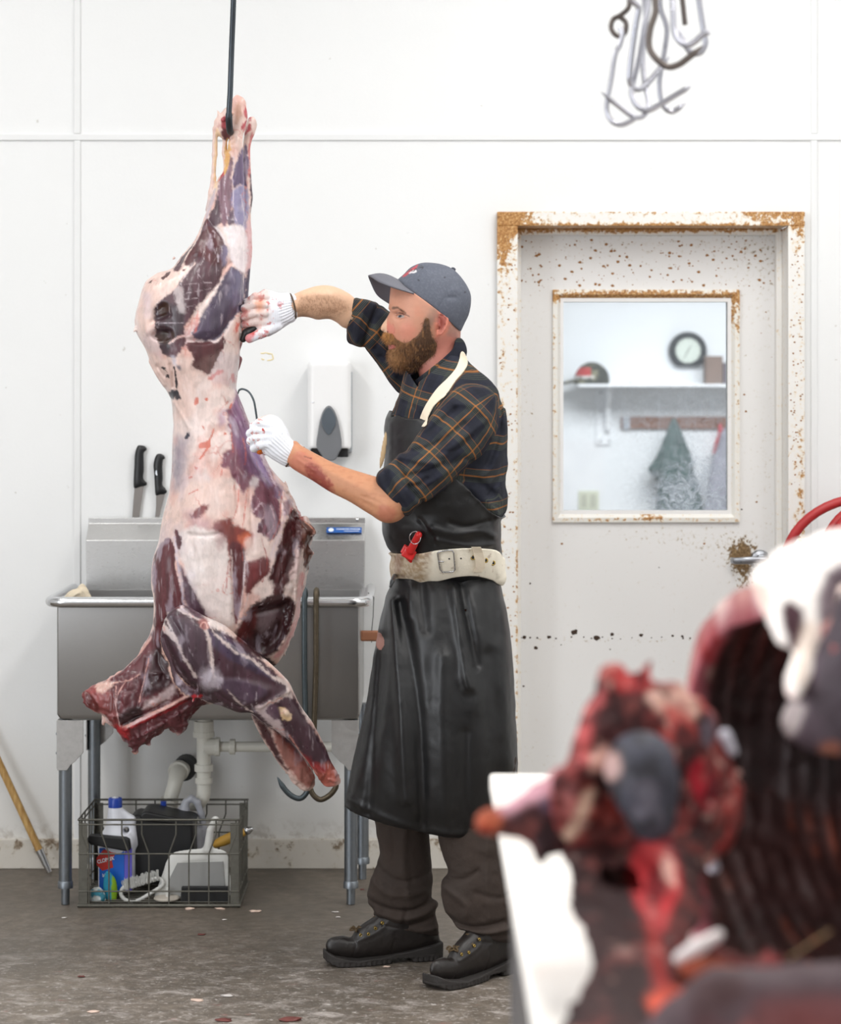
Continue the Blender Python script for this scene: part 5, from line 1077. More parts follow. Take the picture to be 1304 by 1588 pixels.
    z(c2([(275, 855), (300, 850), (320, 880), (290, 885)]), srgb(150, 80, 76), 2, .8); ln(c2([(283, 872), (290, 862), (305, 866), (310, 880)]), srgb(206, 160, 150), 1, 1)
    z(c2([(700, 1400), (750, 1400), (785, 1450), (775, 1485), (740, 1500), (700, 1460), (680, 1400)]), srgb(178, 92, 76), 5, .9); z(c2([(650, 1360), (700, 1390), (740, 1420), (720, 1440), (670, 1400)]), srgb(150, 30, 38), 4, .8); ln(c2([(600, 1290), (650, 1370), (700, 1440)]), srgb(190, 130, 120), 1.6, 1.5)
    # rear bone of the lower leg
    z(c2([(540, 1290), (600, 1340), (690, 1450), (690, 1500), (650, 1510), (600, 1440), (560, 1370)]), srgb(156, 88, 76), 4, .85, mask=(y_ > 6.39)*1.0); z(c2([(460, 1220), (520, 1280), (560, 1370), (590, 1440), (520, 1350)]), srgb(78, 40, 44), 3, 1, mask=(y_ > 6.36)*1.0)
    # fat ribbon hanging off the shoulder
    z(c2([(116, 930), (130, 940), (152, 990), (178, 1060), (216, 1110), (262, 1140), (264, 1160), (230, 1160), (188, 1134), (156, 1085), (146, 1030), (120, 980)]), srgb(228, 190, 174), 1.5, 1); z(c2([(250, 1120), (285, 1125), (285, 1150), (255, 1145)]), srgb(170, 30, 40), 2)
    # fibres and bloom over everything
    lum = p.c.mean(1); dark = (lum < .25)
    st2 = fbm(V*np.array([1, 1, .08])+11, 150, 3); st3 = fbm(V*np.array([1, 1, .3])+31, 45, 5)
    p.c *= (1+.30*st*dark+.07*st*~dark)[:, None]
    blend(p.c, srgb(196, 184, 190), sstep(.45, .8, st2)*sstep(-.1, .4, st3)*.55*dark)
    blend(p.c, srgb(196, 116, 104), (1-sstep(.0, .07, np.abs(fbm(V+51, 16, 4))))*sstep(.0, .4, fbm(V+61, 8, 2))*.6*~dark)
    blend(p.c, srgb(196, 186, 196), sstep(.25, .6, fbm(V+71, 11, 3))*.35*~dark); p.c *= (1-.10*sstep(.1, .5, fbm(V+81, 55, 4))*~dark)[:, None]
    blend(p.c, srgb(188, 176, 190), sstep(.35, .75, fbm(V*np.array([1, 1, .4])+7, 30, 5))*.5*dark); p.c *= np.where(dark, .86, 1.0)[:, None]
    return p.c
def meat_mat(name, rough=.34):
    t = NT(name); at = t.n('ShaderNodeAttribute'); at.attribute_name = 'Col'; v = t.coord((1, 1, .35)); v2 = t.coord()
    n = t.noise(v, 150, 5, .6); n2 = t.noise(v2, 45, 5)
    c = t.mix(n, t.mix(1.0, at.outputs['Color'], (.82, .78, .78), 'MULTIPLY'), t.mix(1.0, at.outputs['Color'], (1.12, 1.1, 1.1), 'MULTIPLY'))
    return t.set(c, t.ramp(n2, [(.3, rough*.75), (.7, rough*1.5)]), spec=.5, coat=.12, sss=(.06, (.012, .004, .003), 1.0), bump=t.math('ADD', n, n2), bstr=.35, bdist=.0012)
M_meat = meat_mat('moist_meat')
osdf('flesh', S, .0030, M_meat, carc, carc_paint)
# steel hook it hangs from
q = [P(363, -60, 6.30), P(362, 0, 6.32), P(359, 80, 6.36), P(357, 140, 6.375), P(355, 178, 6.385), P(356, 200, 6.41), P(358, 205, 6.44), P(358, 196, 6.49), P(357, 178, 6.51)]
M_hk = steel_mat('dark_hook_steel', srgb(84, 90, 96), .38, dirt=.6); q = [Vector(a) for a in chain(*q)]
n = len(q); o = otube('meat_rail_hook', [Vector((q[0].x+.003, q[0].y, CEIL+.0))]+q, [.0075]+[.0075]*int(n*.5)+[.0095]*(n-int(n*.5)-4)+[.008, .006, .004, .002], M_hk, None, 14); tag(o, 'long dark steel hook holding the carcass by its hocks, running up out of the picture', 'hook')
# ================================================================ THE BUTCHER
man = thing('person', 'bearded man in grey cap, plaid shirt and long black apron cutting the hanging carcass', 'person', (.05, 6.5, 0))
k1 = lambda p: crop(540, 390, 4.657, p); k5 = lambda p: crop(590, 430, 7.67, p); kb = lambda p: crop(560, 560, 4.412, p); kl = lambda p: crop(480, 880, 2.336, p)
kf = lambda p: crop(370, 590, 5.216, p); kr = lambda p: crop(370, 430, 6.863, p)
HD = 6.42
def H(px, py, off=0): q = P(px, py, HD); q.y += off; return np.array(q)
def region(L, pts, n=4, d=None):
    "2D keep-mask in the plane of the thing's side view"
    cv = L.conv if hasattr(L, 'conv') else (lambda q: (P(q[0], q[1], L).x, P(q[0], q[1], L).z)); poly = spline([cv(a) for a in pts], n)
    lo = poly.min(0)-.03; hi = poly.max(0)+.03
    def f(p):
        out = np.full(len(p), .2); m = (p[:, 0] > lo[0]) & (p[:, 0] < hi[0]) & (p[:, 2] > lo[1]) & (p[:, 2] < hi[1])
        if m.any(): out[m] = poly_sd(p[m, 0], p[m, 2], poly)
        return out
    return f
def surf(L, px, py, off=0):
    x, z = L.conv((px, py)); a = np.array([x]); b = np.array([z]); h_ = L.k*math.sqrt(max(2*float(L.samp(L.u, a, b)[0]), 0))
    if L.T: h_ = min(h_, L.T)
    return Vector((x, L.yc(x, z)-h_-float(L.samp(L.disp, a, b)[0])-off, z))
# ---- head and neck
FACE = k5([(125, 90), (112, 200), (102, 310), (95, 375), (112, 398), (104, 432), (66, 496), (24, 556), (4, 602), (10, 634), (42, 652), (52, 690), (62, 740), (88, 782), (92, 808), (102, 824), (108, 850), (118, 870), (112, 900), (118, 960), (150, 1010), (240, 1045), (380, 1040), (520, 1010)]) + \
    [(668, 552), (690, 545), (707, 528), (712, 505), (722, 480), (724, 455), (715, 434), (700, 420), (680, 413), (655, 411), (630, 418), (612, 430)]
LH = Layer(FACE, HD, 1.0, .0022, n=4)
SKH = Sdf(); SKH.add(LH, .005)
CAPL = np.array([(P(a, b, HD).x, P(a, b, HD).z) for a, b in [(560, 380), (560, 440), (604, 441), (620, 445), (642, 456), (660, 469), (682, 486), (700, 500), (716, 513), (760, 514), (760, 380)]])
def cap_cut(p):
    out = np.full(len(p), .2); m = (p[:, 2] > 1.72) & (p[:, 2] < 2.0) & (np.abs(p[:, 0]) < .25)
    if m.any(): out[m] = poly_sd(p[m, 0], p[m, 2], CAPL)
    return out
cap_cut.bb = np.array([[-.25, 6.2, 1.72], [.25, 6.65, 2.0]])
NECK_ = Layer([(645, 545), (648, 575), (650, 594), (640, 640), (700, 660), (735, 620), (722, 570), (713, 540), (711, 505), (690, 480), (660, 500)], [(680, 500, HD), (690, 650, 6.44)], .88, .004)
SKH.add(NECK_, .02)
for s_ in (-1, 1):
    hb = .052
    SKH.sub(ell(H(617.5, 490, s_*.062), (.017, .014, .0115)), .010)      # eye sockets
    SKH.add(ell(H(621.5, 491.8, s_*.0445), (.0125, .012, .0115)), .001)
    for a, b, r in (((611, 481.5), (619, 481), .0055), ((619, 481), (629, 485.5), .005)): SKH.add(cone(H(*a, s_*.044), H(*b, s_*.052), r, r), .008)
    for a, b, r in (((614, 489), (620, 486), .0022), ((620, 486), (627, 487.6), .0023), ((627, 487.6), (634, 492.5), .002)): SKH.add(cone(H(*a, s_*.0535), H(*b, s_*.0565), r, r), .003)
    for a, b, r in (((615, 493.5), (622, 497), .0018), ((622, 497), (632, 494.5), .0018)): SKH.add(cone(H(*a, s_*.0535), H(*b, s_*.057), r, r), .003)
    SKH.add(ell(H(633, 510, s_*.050), (.024, .016, .014)), .014)           # cheekbone
    SKH.add(ell(H(606.5, 510.5, s_*.0145), (.0085, .0075, .0075)), .006); SKH.sub(ell(H(600.5, 514.8, s_*.008), (.004, .0035, .002)), .001)
    SKH.sub(cone(H(611, 506, s_*.027), H(614, 520, s_*.032), .002, .002), .006)
LE = Layer(k5([(668, 450), (690, 420), (740, 409), (795, 424), (824, 470), (820, 560), (786, 638), (740, 692), (690, 720), (648, 706), (640, 660), (662, 560), (655, 500)]), [(676, 500, HD-.094), (697, 500, HD-.116)], .6, .0012, T=.009)
LE.disp = strokes(LE.conv, LE.X, LE.Z, [(.004, .0022, k5([(700, 470), (710, 440), (750, 432), (795, 450), (803, 500), (795, 570), (760, 640), (720, 690)])), (-.014, .0038, k5([(700, 500), (720, 560), (700, 610)])), (-.007, .0026, k5([(720, 460), (760, 470), (775, 520), (760, 580)])), (.002, .002, k5([(745, 500), (750, 560), (715, 600)])), (.002, .002, k5([(665, 560), (672, 600)]))])
SKH.add(LE, .002); SKH.add(cone(H(680, 495, -.05), H(684, 505, -.082), .012, .008), .008)
LE2 = Layer(k5([(668, 450), (690, 420), (740, 409), (795, 424), (824, 470), (820, 560), (786, 638), (740, 692), (690, 720), (648, 706), (640, 660), (662, 560), (655, 500)]), [(676, 500, HD+.076), (697, 500, HD+.09)], .55, .002, T=.007); SKH.add(LE2, .003)
# lips
SKH.add(cone(H(603, 534.5, -.006), H(612, 535.5, -.024), .0035, .002), .004); SKH.add(cone(H(605, 540.5, -.004), H(612, 538.5, -.022), .0048, .002), .004); SKH.sub(cone(H(600, 537.2, -.016), H(612, 537.4, -.028), .0012, .001), .002)
SKH.sub(cone(H(600, 537.2, .014), H(600, 537.2, -.014), .0016, .0016), .002)
# ---- arms, torso, legs of the same body
LFA = Layer([(456, 684), (469, 692)] + kf([(640, 600), (800, 680), (1000, 745), (1120, 780), (1210, 800), (1330, 900), (1330, 1020), (1285, 1070), (1240, 1120), (1170, 1132), (1060, 1082), (900, 982), (740, 902), (600, 812), (480, 742), (410, 690)]) + [(442, 708)], [(420, 685, 6.30), (600, 780, 6.17)], .86, .0035)
LFA.disp = strokes(LFA.conv, LFA.X, LFA.Z, [(.0025, .01, [(470, 705), (520, 735), (570, 760)]), (-.002, .006, [(560, 775), (585, 790)]), (-.0015, .004, [(560, 768), (590, 780), (604, 796)]), (.002, .004, [(462, 712), (490, 730)])])
RFA = Layer(kr([(530, 230), (580, 186), (680, 140), (800, 100), (900, 85), (1000, 95), (1120, 142), (1220, 210), (1300, 330), (1300, 450), (1230, 540), (1150, 545), (1100, 528), (1040, 480), (960, 445), (840, 452), (760, 430), (680, 420), (605, 428), (530, 400)]), [(420, 480, 6.46), (545, 480, 6.55)], .86, .0035)
RFA.disp = strokes(RFA.conv, RFA.X, RFA.Z, [(.003, .01, kr([(700, 200), (850, 180), (1000, 200)])), (-.002, .008, kr([(900, 400), (1000, 380)]))])
SKH.sub(cap_cut, .002)
SB = Sdf(); SB.ops += SKH.ops
SB.add(LFA, .008); SB.add(RFA, .008)
SB.add(cone(P(607, 785, 6.17), P(735, 650, 6.26), .042, .05), .02); SB.add(cone(P(550, 488, 6.56), P(665, 585, 6.57), .032, .045), .02)
SB.add(cone(P(735, 650, 6.27), P(700, 640, 6.45), .05, .06), .03); SB.add(cone(P(665, 590, 6.55), P(700, 640, 6.45), .05, .06), .03)
SB.add(cone(P(700, 650, 6.45), P(690, 860, 6.47), .10, .085), .04)
for (a, b, c, r) in (((655, 950, 6.52), (620, 1230, 6.57), (625, 1440, 6.61), .075), ((715, 950, 6.42), (735, 1250, 6.40), (758, 1440, 6.415), .075)):
    SB.add(cone(P(690, 870, 6.47), P(*a), .08, r-.01), .03); SB.add(cone(P(*a), P(*b), r, .05), .03); SB.add(cone(P(*b), P(*c), .05, .026), .03)
# hands inside the gloves
def hand_prims(S, pts, k=.004):
    for a, b, r1, r2 in pts: S.add(cone(a, b, r1, r2), k)
def PP(px, py, d): return np.array(P(px, py, d))
RH = [(PP(452, 475, 6.46), PP(415, 480, 6.45), .026, .034)]
RFIN = [([(412, 461), (396, 460), (384, 468)], 6.425), ([(411, 473), (394, 472), (379, 478)], 6.415), ([(411, 486), (394, 486), (378, 491)], 6.415), ([(413, 499), (396, 499), (379, 503)], 6.425)]
LHP = [(PP(455, 703, 6.29), PP(425, 675, 6.29), .024, .036)]
hand_prims(SB, [(a, b, r*.8, r2*.8) for a, b, r, r2 in RH+LHP], .01)
for pts, d in RFIN:
    for a, b in zip(pts, pts[1:]): SB.add(cone(PP(*a, d), PP(*b, d+.01), .0085, .008), .004)
    SB.add(cone(PP(*pts[-1], d+.01), PP(pts[-1][0]-2, pts[-1][1], d+.045), .008, .0075), .003)
RTH = [(PP(430, 505, 6.44), PP(405, 517, 6.42), .012, .0105), (PP(405, 517, 6.42), PP(387, 525, 6.415), .0105, .0095)]
hand_prims(SB, RTH)
LFIN = []
for i, (x, y) in enumerate([(402, 656), (397, 667), (398, 679), (403, 690)]):
    kn = (PP(419, 660+9*i, 6.265), PP(x, y, 6.262), .0125, .0115); md = (PP(x, y, 6.262), PP(x-9, y+5, 6.29), .0115, .0105); tp = (PP(x-9, y+5, 6.29), PP(x-1, y+8, 6.325), .0105, .0095); LFIN += [kn, md, tp]
LTH = [(PP(428, 700, 6.30), PP(412, 698, 6.335), .014, .012), (PP(412, 698, 6.335), PP(400, 684, 6.34), .012, .0105)]
hand_prims(SB, [(a, b, r*.75, r2*.75) for a, b, r, r2 in LFIN+LTH])
for fx in ((.012, 6.60, 0), (.19, 6.42, 0)):  pass
SKIN = srgb(196, 142, 118)
def skin_paint(V):
    p = Paint(V, HD, SKIN, 1.2, 40); z = p.poly; face = (p.Y < 640)&(p.X > 585)&(p.X < 740); x, y = p.X, p.Y
    blend(p.c, srgb(206, 136, 112), sstep(0, .5, fbm(V, 30, 4))*.35)
    z(k5([(0, 560), (60, 520), (170, 600), (160, 670), (60, 665), (0, 640)]), srgb(206, 122, 108), 4, .7)
    z(k5([(230, 600), (340, 540), (430, 640), (380, 740), (260, 740)]), srgb(210, 132, 112), 8, .6)
    z(k5([(640, 420), (730, 405), (830, 440), (830, 600), (760, 700), (660, 730), (640, 640)]), srgb(216, 128, 108), 3, .75); z(k5([(690, 450), (760, 460), (780, 540), (740, 620), (690, 640), (680, 540)]), srgb(132, 58, 50), 2.5, .85)  # ear flush; its hollow is darker, with the shade put into the colour
    z(k5([(660, 740), (930, 640), (940, 900), (620, 1250), (430, 1250), (380, 1080), (560, 1000), (640, 880)]), srgb(186, 116, 104), 6, .8)
    z(k5([(540, 480), (620, 360), (680, 420), (660, 520), (580, 600), (530, 560)]), srgb(136, 112, 100), 5, .75); z(k5([(830, 560), (930, 640), (925, 760), (840, 700), (780, 680)]), srgb(150, 114, 104), 5, .7)
    z(k5([(480, 300), (560, 330), (640, 420), (560, 480), (500, 440)]), srgb(186, 142, 122), 8, .6)
    # brow, lashes, eye
    ln = p.line
    ln(k5([(150, 375), (200, 372), (250, 400), (300, 440)]), srgb(92, 64, 48), (2.4, 1.0), 1.4, .9, wob=.2)
    m = np.hypot((x-621.8)/5.6, (y-491.9)/2.3) < 1; m &= face & (V[:, 1] < HD-.045); p.c[m] = srgb(176, 164, 160)
    m2 = (np.hypot(x-620.2, (y-491.2)) < 2.6) & m; p.c[m2] = srgb(58, 66, 76); m3 = (np.hypot(x-620.4, y-491.2) < 1.0) & m; p.c[m3] = srgb(14, 14, 16)
    ln(k5([(190, 440), (225, 432), (290, 452), (345, 478)]), srgb(70, 42, 36), .8, .8, .95, wob=0, rough=.2); ln(k5([(200, 480), (240, 500), (320, 488)]), srgb(150, 92, 78), .5, .8, .7, wob=0, rough=.2)
    z(k5([(90, 790), (150, 785), (180, 815), (170, 860), (110, 865), (92, 830)]), srgb(196, 106, 100), 1.5, .95, rough=.5)
    m = (np.hypot((x-600.3)/2.6, (y-515)/1.5) < 1) & face; blend(p.c, srgb(90, 46, 40), m*.8)
    ln(k5([(150, 560), (175, 620), (165, 665)]), srgb(176, 100, 84), .8, 1.5, .6, wob=.1)
    st = sstep(.05, .4, fbm(V*np.array([1, 1, .5]), 420, 2)); m = region(HD, k5([(560, 640), (660, 720), (660, 900), (420, 1150), (380, 1060), (560, 960), (640, 860)]))(V) < 0; blend(p.c, srgb(120, 82, 66), m*st*.5)
    # near forearm: dried blood along its lower edge
    far_ = V[:, 1] > 6.38; nf = ~far_ & (p.X < 640) & (p.Y > 640); q = Paint(V, 6.24, SKIN, 3, 30); q.c = p.c; q.c[nf] = srgb(194, 138, 104)
    q.poly([(452, 706), (470, 700), (490, 716), (505, 735), (516, 752), (512, 770), (490, 755), (462, 740), (448, 724)], srgb(186, 112, 92), 6, .8, mask=nf*1.0)
    q.poly([(476, 722), (490, 722), (504, 738), (514, 756), (510, 768), (494, 756), (478, 742)], srgb(134, 52, 44), 5, .85, rough=4, mask=nf*1.0); q.line([(472, 708), (478, 710), (482, 711)], srgb(96, 34, 44), 1.3, 1)
    q.noise(srgb(176, 116, 86), np.array([1, 1, 3])*60, .2, .6, .35, where=nf)
    q.poly([(590, 780), (612, 785), (612, 802), (594, 806), (586, 794)], srgb(182, 110, 88), 4, .7, mask=nf*1.0)
    # far forearm: dark hair on it
    ff = far_ & (p.X < 600) & (p.Y < 560); r_ = Paint(V, 6.5, SKIN, 2, 30); r_.c = q.c; r_.c[ff] = srgb(226, 186, 156)
    hair = sstep(-.1, .4, fbm(V*np.array([1, 1, .35]), 520, 3))
    r_.poly([(470, 462), (500, 458), (530, 462), (540, 480), (520, 492), (490, 490), (465, 486)], srgb(150, 112, 86), 9, 1, mask=ff*(.45+.35*hair))
    return r_.c
t = NT('skin'); at = t.n('ShaderNodeAttribute'); at.attribute_name = 'Col'; v = t.coord(); n1 = t.noise(v, 90, 5); n2 = t.noise(v, 420, 3)
M_skin = t.set(t.mix(n1, t.mix(1.0, at.outputs['Color'], (.9, .88, .87), 'MULTIPLY'), t.mix(1.0, at.outputs['Color'], (1.08, 1.08, 1.08), 'MULTIPLY')), .48, spec=.4, sss=(.10, (.010, .0045, .003), 1.0), bump=n2, bstr=.3, bdist=.0006)
osdf('body', SB, .0024, M_skin, man, skin_paint)
# ---- beard: clipped growth over jaw and lip, plus loose hairs
BOUT = k5([(125, 90), (112, 200), (102, 310), (95, 375), (112, 398), (104, 440), (80, 560), (60, 650), (36, 690), (33, 725), (60, 760), (95, 786), (105, 850), (104, 900), (100, 990), (130, 1050), (190, 1092), (280, 1105), (390, 1100), (480, 1050), (600, 960)]) + [(690, 545), (707, 528), (712, 505), (722, 480), (724, 455), (700, 420), (655, 411), (612, 430)]
LB = Layer(BOUT, HD, 1.03, .0025, n=4)
BREG = k5([(535, 520), (565, 520), (572, 600), (600, 720), (650, 800), (645, 885), (560, 975), (455, 1060), (390, 1110), (260, 1125), (170, 1105), (95, 1050), (85, 900), (92, 872), (172, 866), (188, 815), (150, 792), (100, 795), (20, 740), (30, 672), (70, 672), (130, 690), (180, 745), (240, 785), (310, 795), (400, 750), (470, 690), (515, 630)])
SBd = Sdf(); SBd.ops += SKH.ops[:-1]; SBd.add(LB, .004); rg = region(LB, BREG); SBd.clip(lambda p: rg(p)+fbm(p, 90, 3)*.0012); SBd.disp(lambda p: .0015+np.abs(fbm(p*np.array([1, 1, .4]), 170, 3))*.0022)
def beard_paint(V):
    p = Paint(V, HD, srgb(122, 84, 50), 1, 40)
    p.poly(k5([(430, 600), (600, 520), (700, 800), (600, 1000), (420, 1100), (300, 1110), (380, 900)]), srgb(78, 54, 38), 10, .85); p.poly(k5([(20, 660), (130, 680), (160, 740), (110, 800), (20, 760)]), srgb(176, 122, 66), 4, .9)
    p.poly(k5([(100, 880), (200, 880), (260, 1000), (200, 1090), (110, 1040)]), srgb(150, 110, 70), 8, .7); p.noise(srgb(60, 42, 30), np.array([1, 1, .3])*150, .1, .6, .5); p.noise(srgb(170, 124, 78), np.array([1, 1, .3])*160, .25, .7, .5, off=3); return p.c
M_beard = vcol_mat('beard_hair', .7, .25, 300, 400, .6, .001, (1, 1, .4))
bd = osdf('beard', SBd, .0022, M_beard, man, beard_paint)
me = bd.data; nv = len(me.vertices); co = np.empty(nv*3, np.float32); me.vertices.foreach_get('co', co); co = co.reshape(-1, 3); no = np.empty(nv*3, np.float32); me.vertex_normals.foreach_get('vector', no); no = no.reshape(-1, 3)
def strands(name, co, no, n, length, rad, mat, parent, down, cfun, seed=1):
    r = np.random.default_rng(seed); idx = r.integers(0, len(co), n); Vs = []; Qs = []; base = 0
    p0 = co[idx]; nn = no[idx]; d = nn*.55+np.array(down)+r.normal(0, .28, (n, 3)); d /= np.linalg.norm(d, axis=1)[:, None]; L_ = length*(.5+r.random(n))[:, None]
    p1 = p0+d*L_*.55; d2 = d+np.array([0, 0, -.5]); d2 /= np.linalg.norm(d2, axis=1)[:, None]; p2 = p1+d2*L_*.45
    s1 = np.cross(d, r.normal(0, 1, (n, 3))); s1 /= np.linalg.norm(s1, axis=1)[:, None]; s2 = np.cross(d, s1)
    rings = [(p0, rad), (p1, rad*.8), (p2, rad*.15)]; V = []
    for (c, rr_) in rings:
        for a in range(3): V.append(c+(s1*math.cos(a*2.094)+s2*math.sin(a*2.094))*rr_)
    V = np.stack(V, 1); Q = []
    for g in range(2):
        for a in range(3): b = (a+1) % 3; Q.append([g*3+a, g*3+b, g*3+3+b, g*3+3+a])
    Q = (np.arange(n)[:, None, None]*9+np.array(Q)[None]).reshape(-1, 4); V = V.reshape(-1, 3); m_ = mk_mesh(name, V, Q, cfun(V)); o = link(name, m_, mat, parent, False); o['kind'] = 'stuff'; return o
def scols(V):
    c = beard_paint(V); r = np.random.default_rng(5).random(len(V)//9).repeat(9)[:, None]; return c*(.6+.9*r)
strands('beard_strands', co, no, 4200, .0095, .00042, M_beard, bd, (-.25, 0, -.8), scols)
# ---- cap
CR = k1([(355, 205), (400, 165), (450, 115), (520, 85), (590, 81), (680, 94), (760, 130), (830, 205), (878, 290), (887, 360), (872, 450), (840, 520), (812, 578)]) + [(700, 540), (650, 520), (615, 500), (606, 470), (608, 448)]
LC = Layer(CR, HD, 1.06, .003, n=4)
LC.disp = strokes(LC.conv, LC.X, LC.Z, [(-.0022, .0016, k1([(455, 300), (510, 200), (600, 140), (745, 128)])), (-.0015, .0016, k1([(760, 140), (740, 260), (640, 430)])), (-.003, .006, k1([(720, 340), (770, 340)])), (.002, .006, k1([(760, 280), (800, 300)])), (-.0012, .0012, k1([(380, 235), (470, 300), (560, 365), (650, 433), (730, 505), (806, 568)]))])
SC_ = Sdf(); SC_.add(LC, .004)
cr_reg = region(LC, k1([(340, 190), (400, 120), (450, 60), (590, 40), (760, 80), (920, 200), (920, 420), (860, 560), (812, 580), (730, 512), (650, 440), (560, 370), (470, 308), (375, 236)])); SC_.clip(cr_reg)
def cap_p(V):
    p = Paint(V, HD, srgb(88, 92, 104), 0, 30); near = (V[:, 1] < HD+.05)*1.0
    p.noise(srgb(112, 116, 128), 300, .1, .5, .35)
    p.poly(k1([(392, 185), (425, 150), (470, 115), (500, 100), (490, 125), (440, 160), (405, 190)]), srgb(190, 66, 74), 1, .8, rough=1.5, mask=near); p.poly(k1([(440, 160), (480, 140), (500, 150), (475, 165)]), srgb(220, 216, 218), 1, .9, rough=1.5, mask=near)
    for l_ in ([(470, 150), (490, 130), (500, 145)], [(505, 125), (540, 118), (535, 135)], [(440, 150), (455, 135), (462, 150)], [(510, 110), (530, 108)]): p.line(k1(l_), srgb(48, 46, 50), .6, .7, .9, wob=0)
    for (a, b) in ((695, 195), (842, 298), (508, 216)): m = np.hypot(p.X-540-a/4.657+0, p.Y-390-b/4.657) < 1.6; p.c[m] = srgb(60, 62, 70)
    return p.c
M_cap2 = vcol_mat('cap_twill', .75, .12, 200, 700, .35, .0006)
cap_o = osdf('cap', SC_, .0026, M_cap2, man, cap_p)
q = surf(LC, 703, 418); olathe('cap_button', [(.007, -.002), (.006, .003), (.001, .005)], M_cap2 if 0 else plain('cap_button_cloth', srgb(70, 74, 84), .8), cap_o, Matrix.Translation(Vector((q.x, HD, P(0, 414, HD).z-.006))) @ Matrix.Rotation(R(25), 4, 'Y'), 16)
att = [H(642, 457.5, -.080), H(628, 447, -.066), H(619, 437.5, -.038), H(615, 434, 0), H(611, 442, .036), H(607, 456, .062), H(606, 468, .078)]
edg = [H(642, 458, -.083), H(612, 449, -.085), H(588, 439, -.062), H(572, 428, -.012), H(574, 437, .030), H(584, 456, .062), H(603, 469.5, .080)]
A = spline(att, 6, False); E = spline(edg, 6, False); bm = bmesh.new(); G = []
for i in range(len(A)):
    row = []
    for j in range(9):
        f = j/8; q = A[i]*(1-f)+E[i]*f; q[2] += .010*math.sin(math.pi*f)*math.sin(math.pi*i/(len(A)-1)); row.append(bm.verts.new(q))
    G.append(row)
for i in range(len(A)-1):
    for j in range(8): bm.faces.new((G[i][j], G[i+1][j], G[i+1][j+1], G[i][j+1]))
br = finish('brim', bm, plain('brim_cloth', srgb(104, 104, 112), .7, bump=500, vary=.06), cap_o, smooth=True); so = br.modifiers.new('s', 'SOLIDIFY'); so.thickness = .004; so.offset = 0
# ---- shirt
TOR = [(712, 536), (722, 556), (740, 572), (758, 589), (774, 611), (782, 640), (786, 680), (787, 720), (783, 748), (787, 775), (784, 795), (773, 806), (774, 845), (776, 885), (770, 905), (700, 915), (625, 905), (612, 885), (614, 862), (604, 848), (597, 828), (596, 808), (597, 770), (599, 730), (600, 690), (601, 655), (608, 638), (618, 612), (624, 590), (630, 572), (650, 560), (680, 545)]
LT = Layer(TOR, [(700, 600, 6.43), (700, 900, 6.46)], 1.28, .005, n=4, T=.205)
LT.disp = strokes(LT.conv, LT.X, LT.Z, [(-.010, .010, kb([(960, 250), (930, 420), (890, 600), (850, 700)])), (.008, .010, kb([(980, 330), (975, 500), (900, 680), (820, 780)])), (-.008, .008, kb([(700, 800), (800, 820), (900, 900)])), (.008, .010, kb([(760, 860), (860, 960), (940, 1050)])), (-.007, .008, kb([(990, 620), (940, 780), (860, 900)])),
    (.007, .010, kb([(480, 1120), (640, 1160), (800, 1140), (900, 1180)])), (-.007, .008, kb([(600, 1080), (720, 1110), (860, 1080)])), (.006, .008, kb([(520, 1200), (700, 1240), (900, 1240)])), (-.005, .006, kb([(400, 1060), (470, 1150), (500, 1220)])), (.006, .01, kb([(650, 170), (760, 210), (900, 250)])), (-.004, .006, kb([(300, 280), (380, 330), (420, 400)])), (.004, .006, kb([(280, 250), (340, 300)]))])
LS = Layer([(755, 600), (772, 625), (772, 665)] + kb([(880, 560), (830, 640), (740, 715), (640, 805), (560, 882), (450, 958), (370, 995), (318, 1062), (258, 1032), (208, 960), (150, 892), (110, 832), (113, 768), (180, 712), (262, 640), (350, 558), (430, 440), (500, 340), (600, 230)]) + [(722, 594)], [(610, 760, 6.17), (745, 630, 6.27)], .92, .004, n=4)
LS.disp = strokes(LS.conv, LS.X, LS.Z, [(.009, .010, kb([(650, 290), (750, 300), (860, 370)])), (-.009, .007, kb([(640, 330), (540, 420), (420, 520)])), (.007, .009, kb([(860, 400), (700, 520), (560, 640)])), (-.008, .007, kb([(300, 620), (420, 600), (560, 540), (700, 430)])), (.008, .008, kb([(270, 650), (400, 680), (520, 700)])), (-.008, .006, kb([(300, 780), (420, 760), (560, 700)])), (.006, .008, kb([(330, 830), (480, 820), (600, 740)])), (-.009, .006, kb([(320, 850), (400, 840), (450, 800)])),
    (-.010, .005, kb([(255, 690), (300, 790), (360, 900), (420, 960)])), (.006, .009, kb([(200, 740), (260, 880), (320, 1010)])), (-.005, .005, kb([(160, 760), (200, 860), (280, 990)])), (-.006, .008, kb([(760, 700), (700, 660), (620, 700)])), (-.004, .005, kb([(560, 620), (660, 600), (760, 520)]))])
RS = Layer(k1([(45, 335), (110, 343), (215, 373), (295, 428), (400, 470), (520, 560), (600, 700), (620, 900), (500, 1060), (375, 1035), (300, 945), (240, 862), (130, 712), (98, 692), (40, 672), (-2, 650), (-12, 560), (8, 450), (20, 380)]), [(550, 500, 6.55), (650, 590, 6.57)], .85, .004)
RS.disp = strokes(RS.conv, RS.X, RS.Z, [(-.008, .006, k1([(225, 380), (190, 450), (150, 560), (110, 690)])), (.007, .010, k1([(130, 380), (90, 500), (60, 650)])), (-.006, .006, k1([(80, 350), (40, 460), (20, 600)])), (-.008, .008, k1([(300, 500), (240, 620), (200, 700)])), (.008, .01, k1([(200, 560), (260, 700), (330, 900)])), (-.006, .006, k1([(230, 760), (330, 780)]))])
LS.disp += bumps(LS, [(.007, 3, kb([(112, 768), (180, 712), (262, 680), (300, 790), (360, 890), (420, 950), (318, 1062), (208, 960), (110, 832)]))])
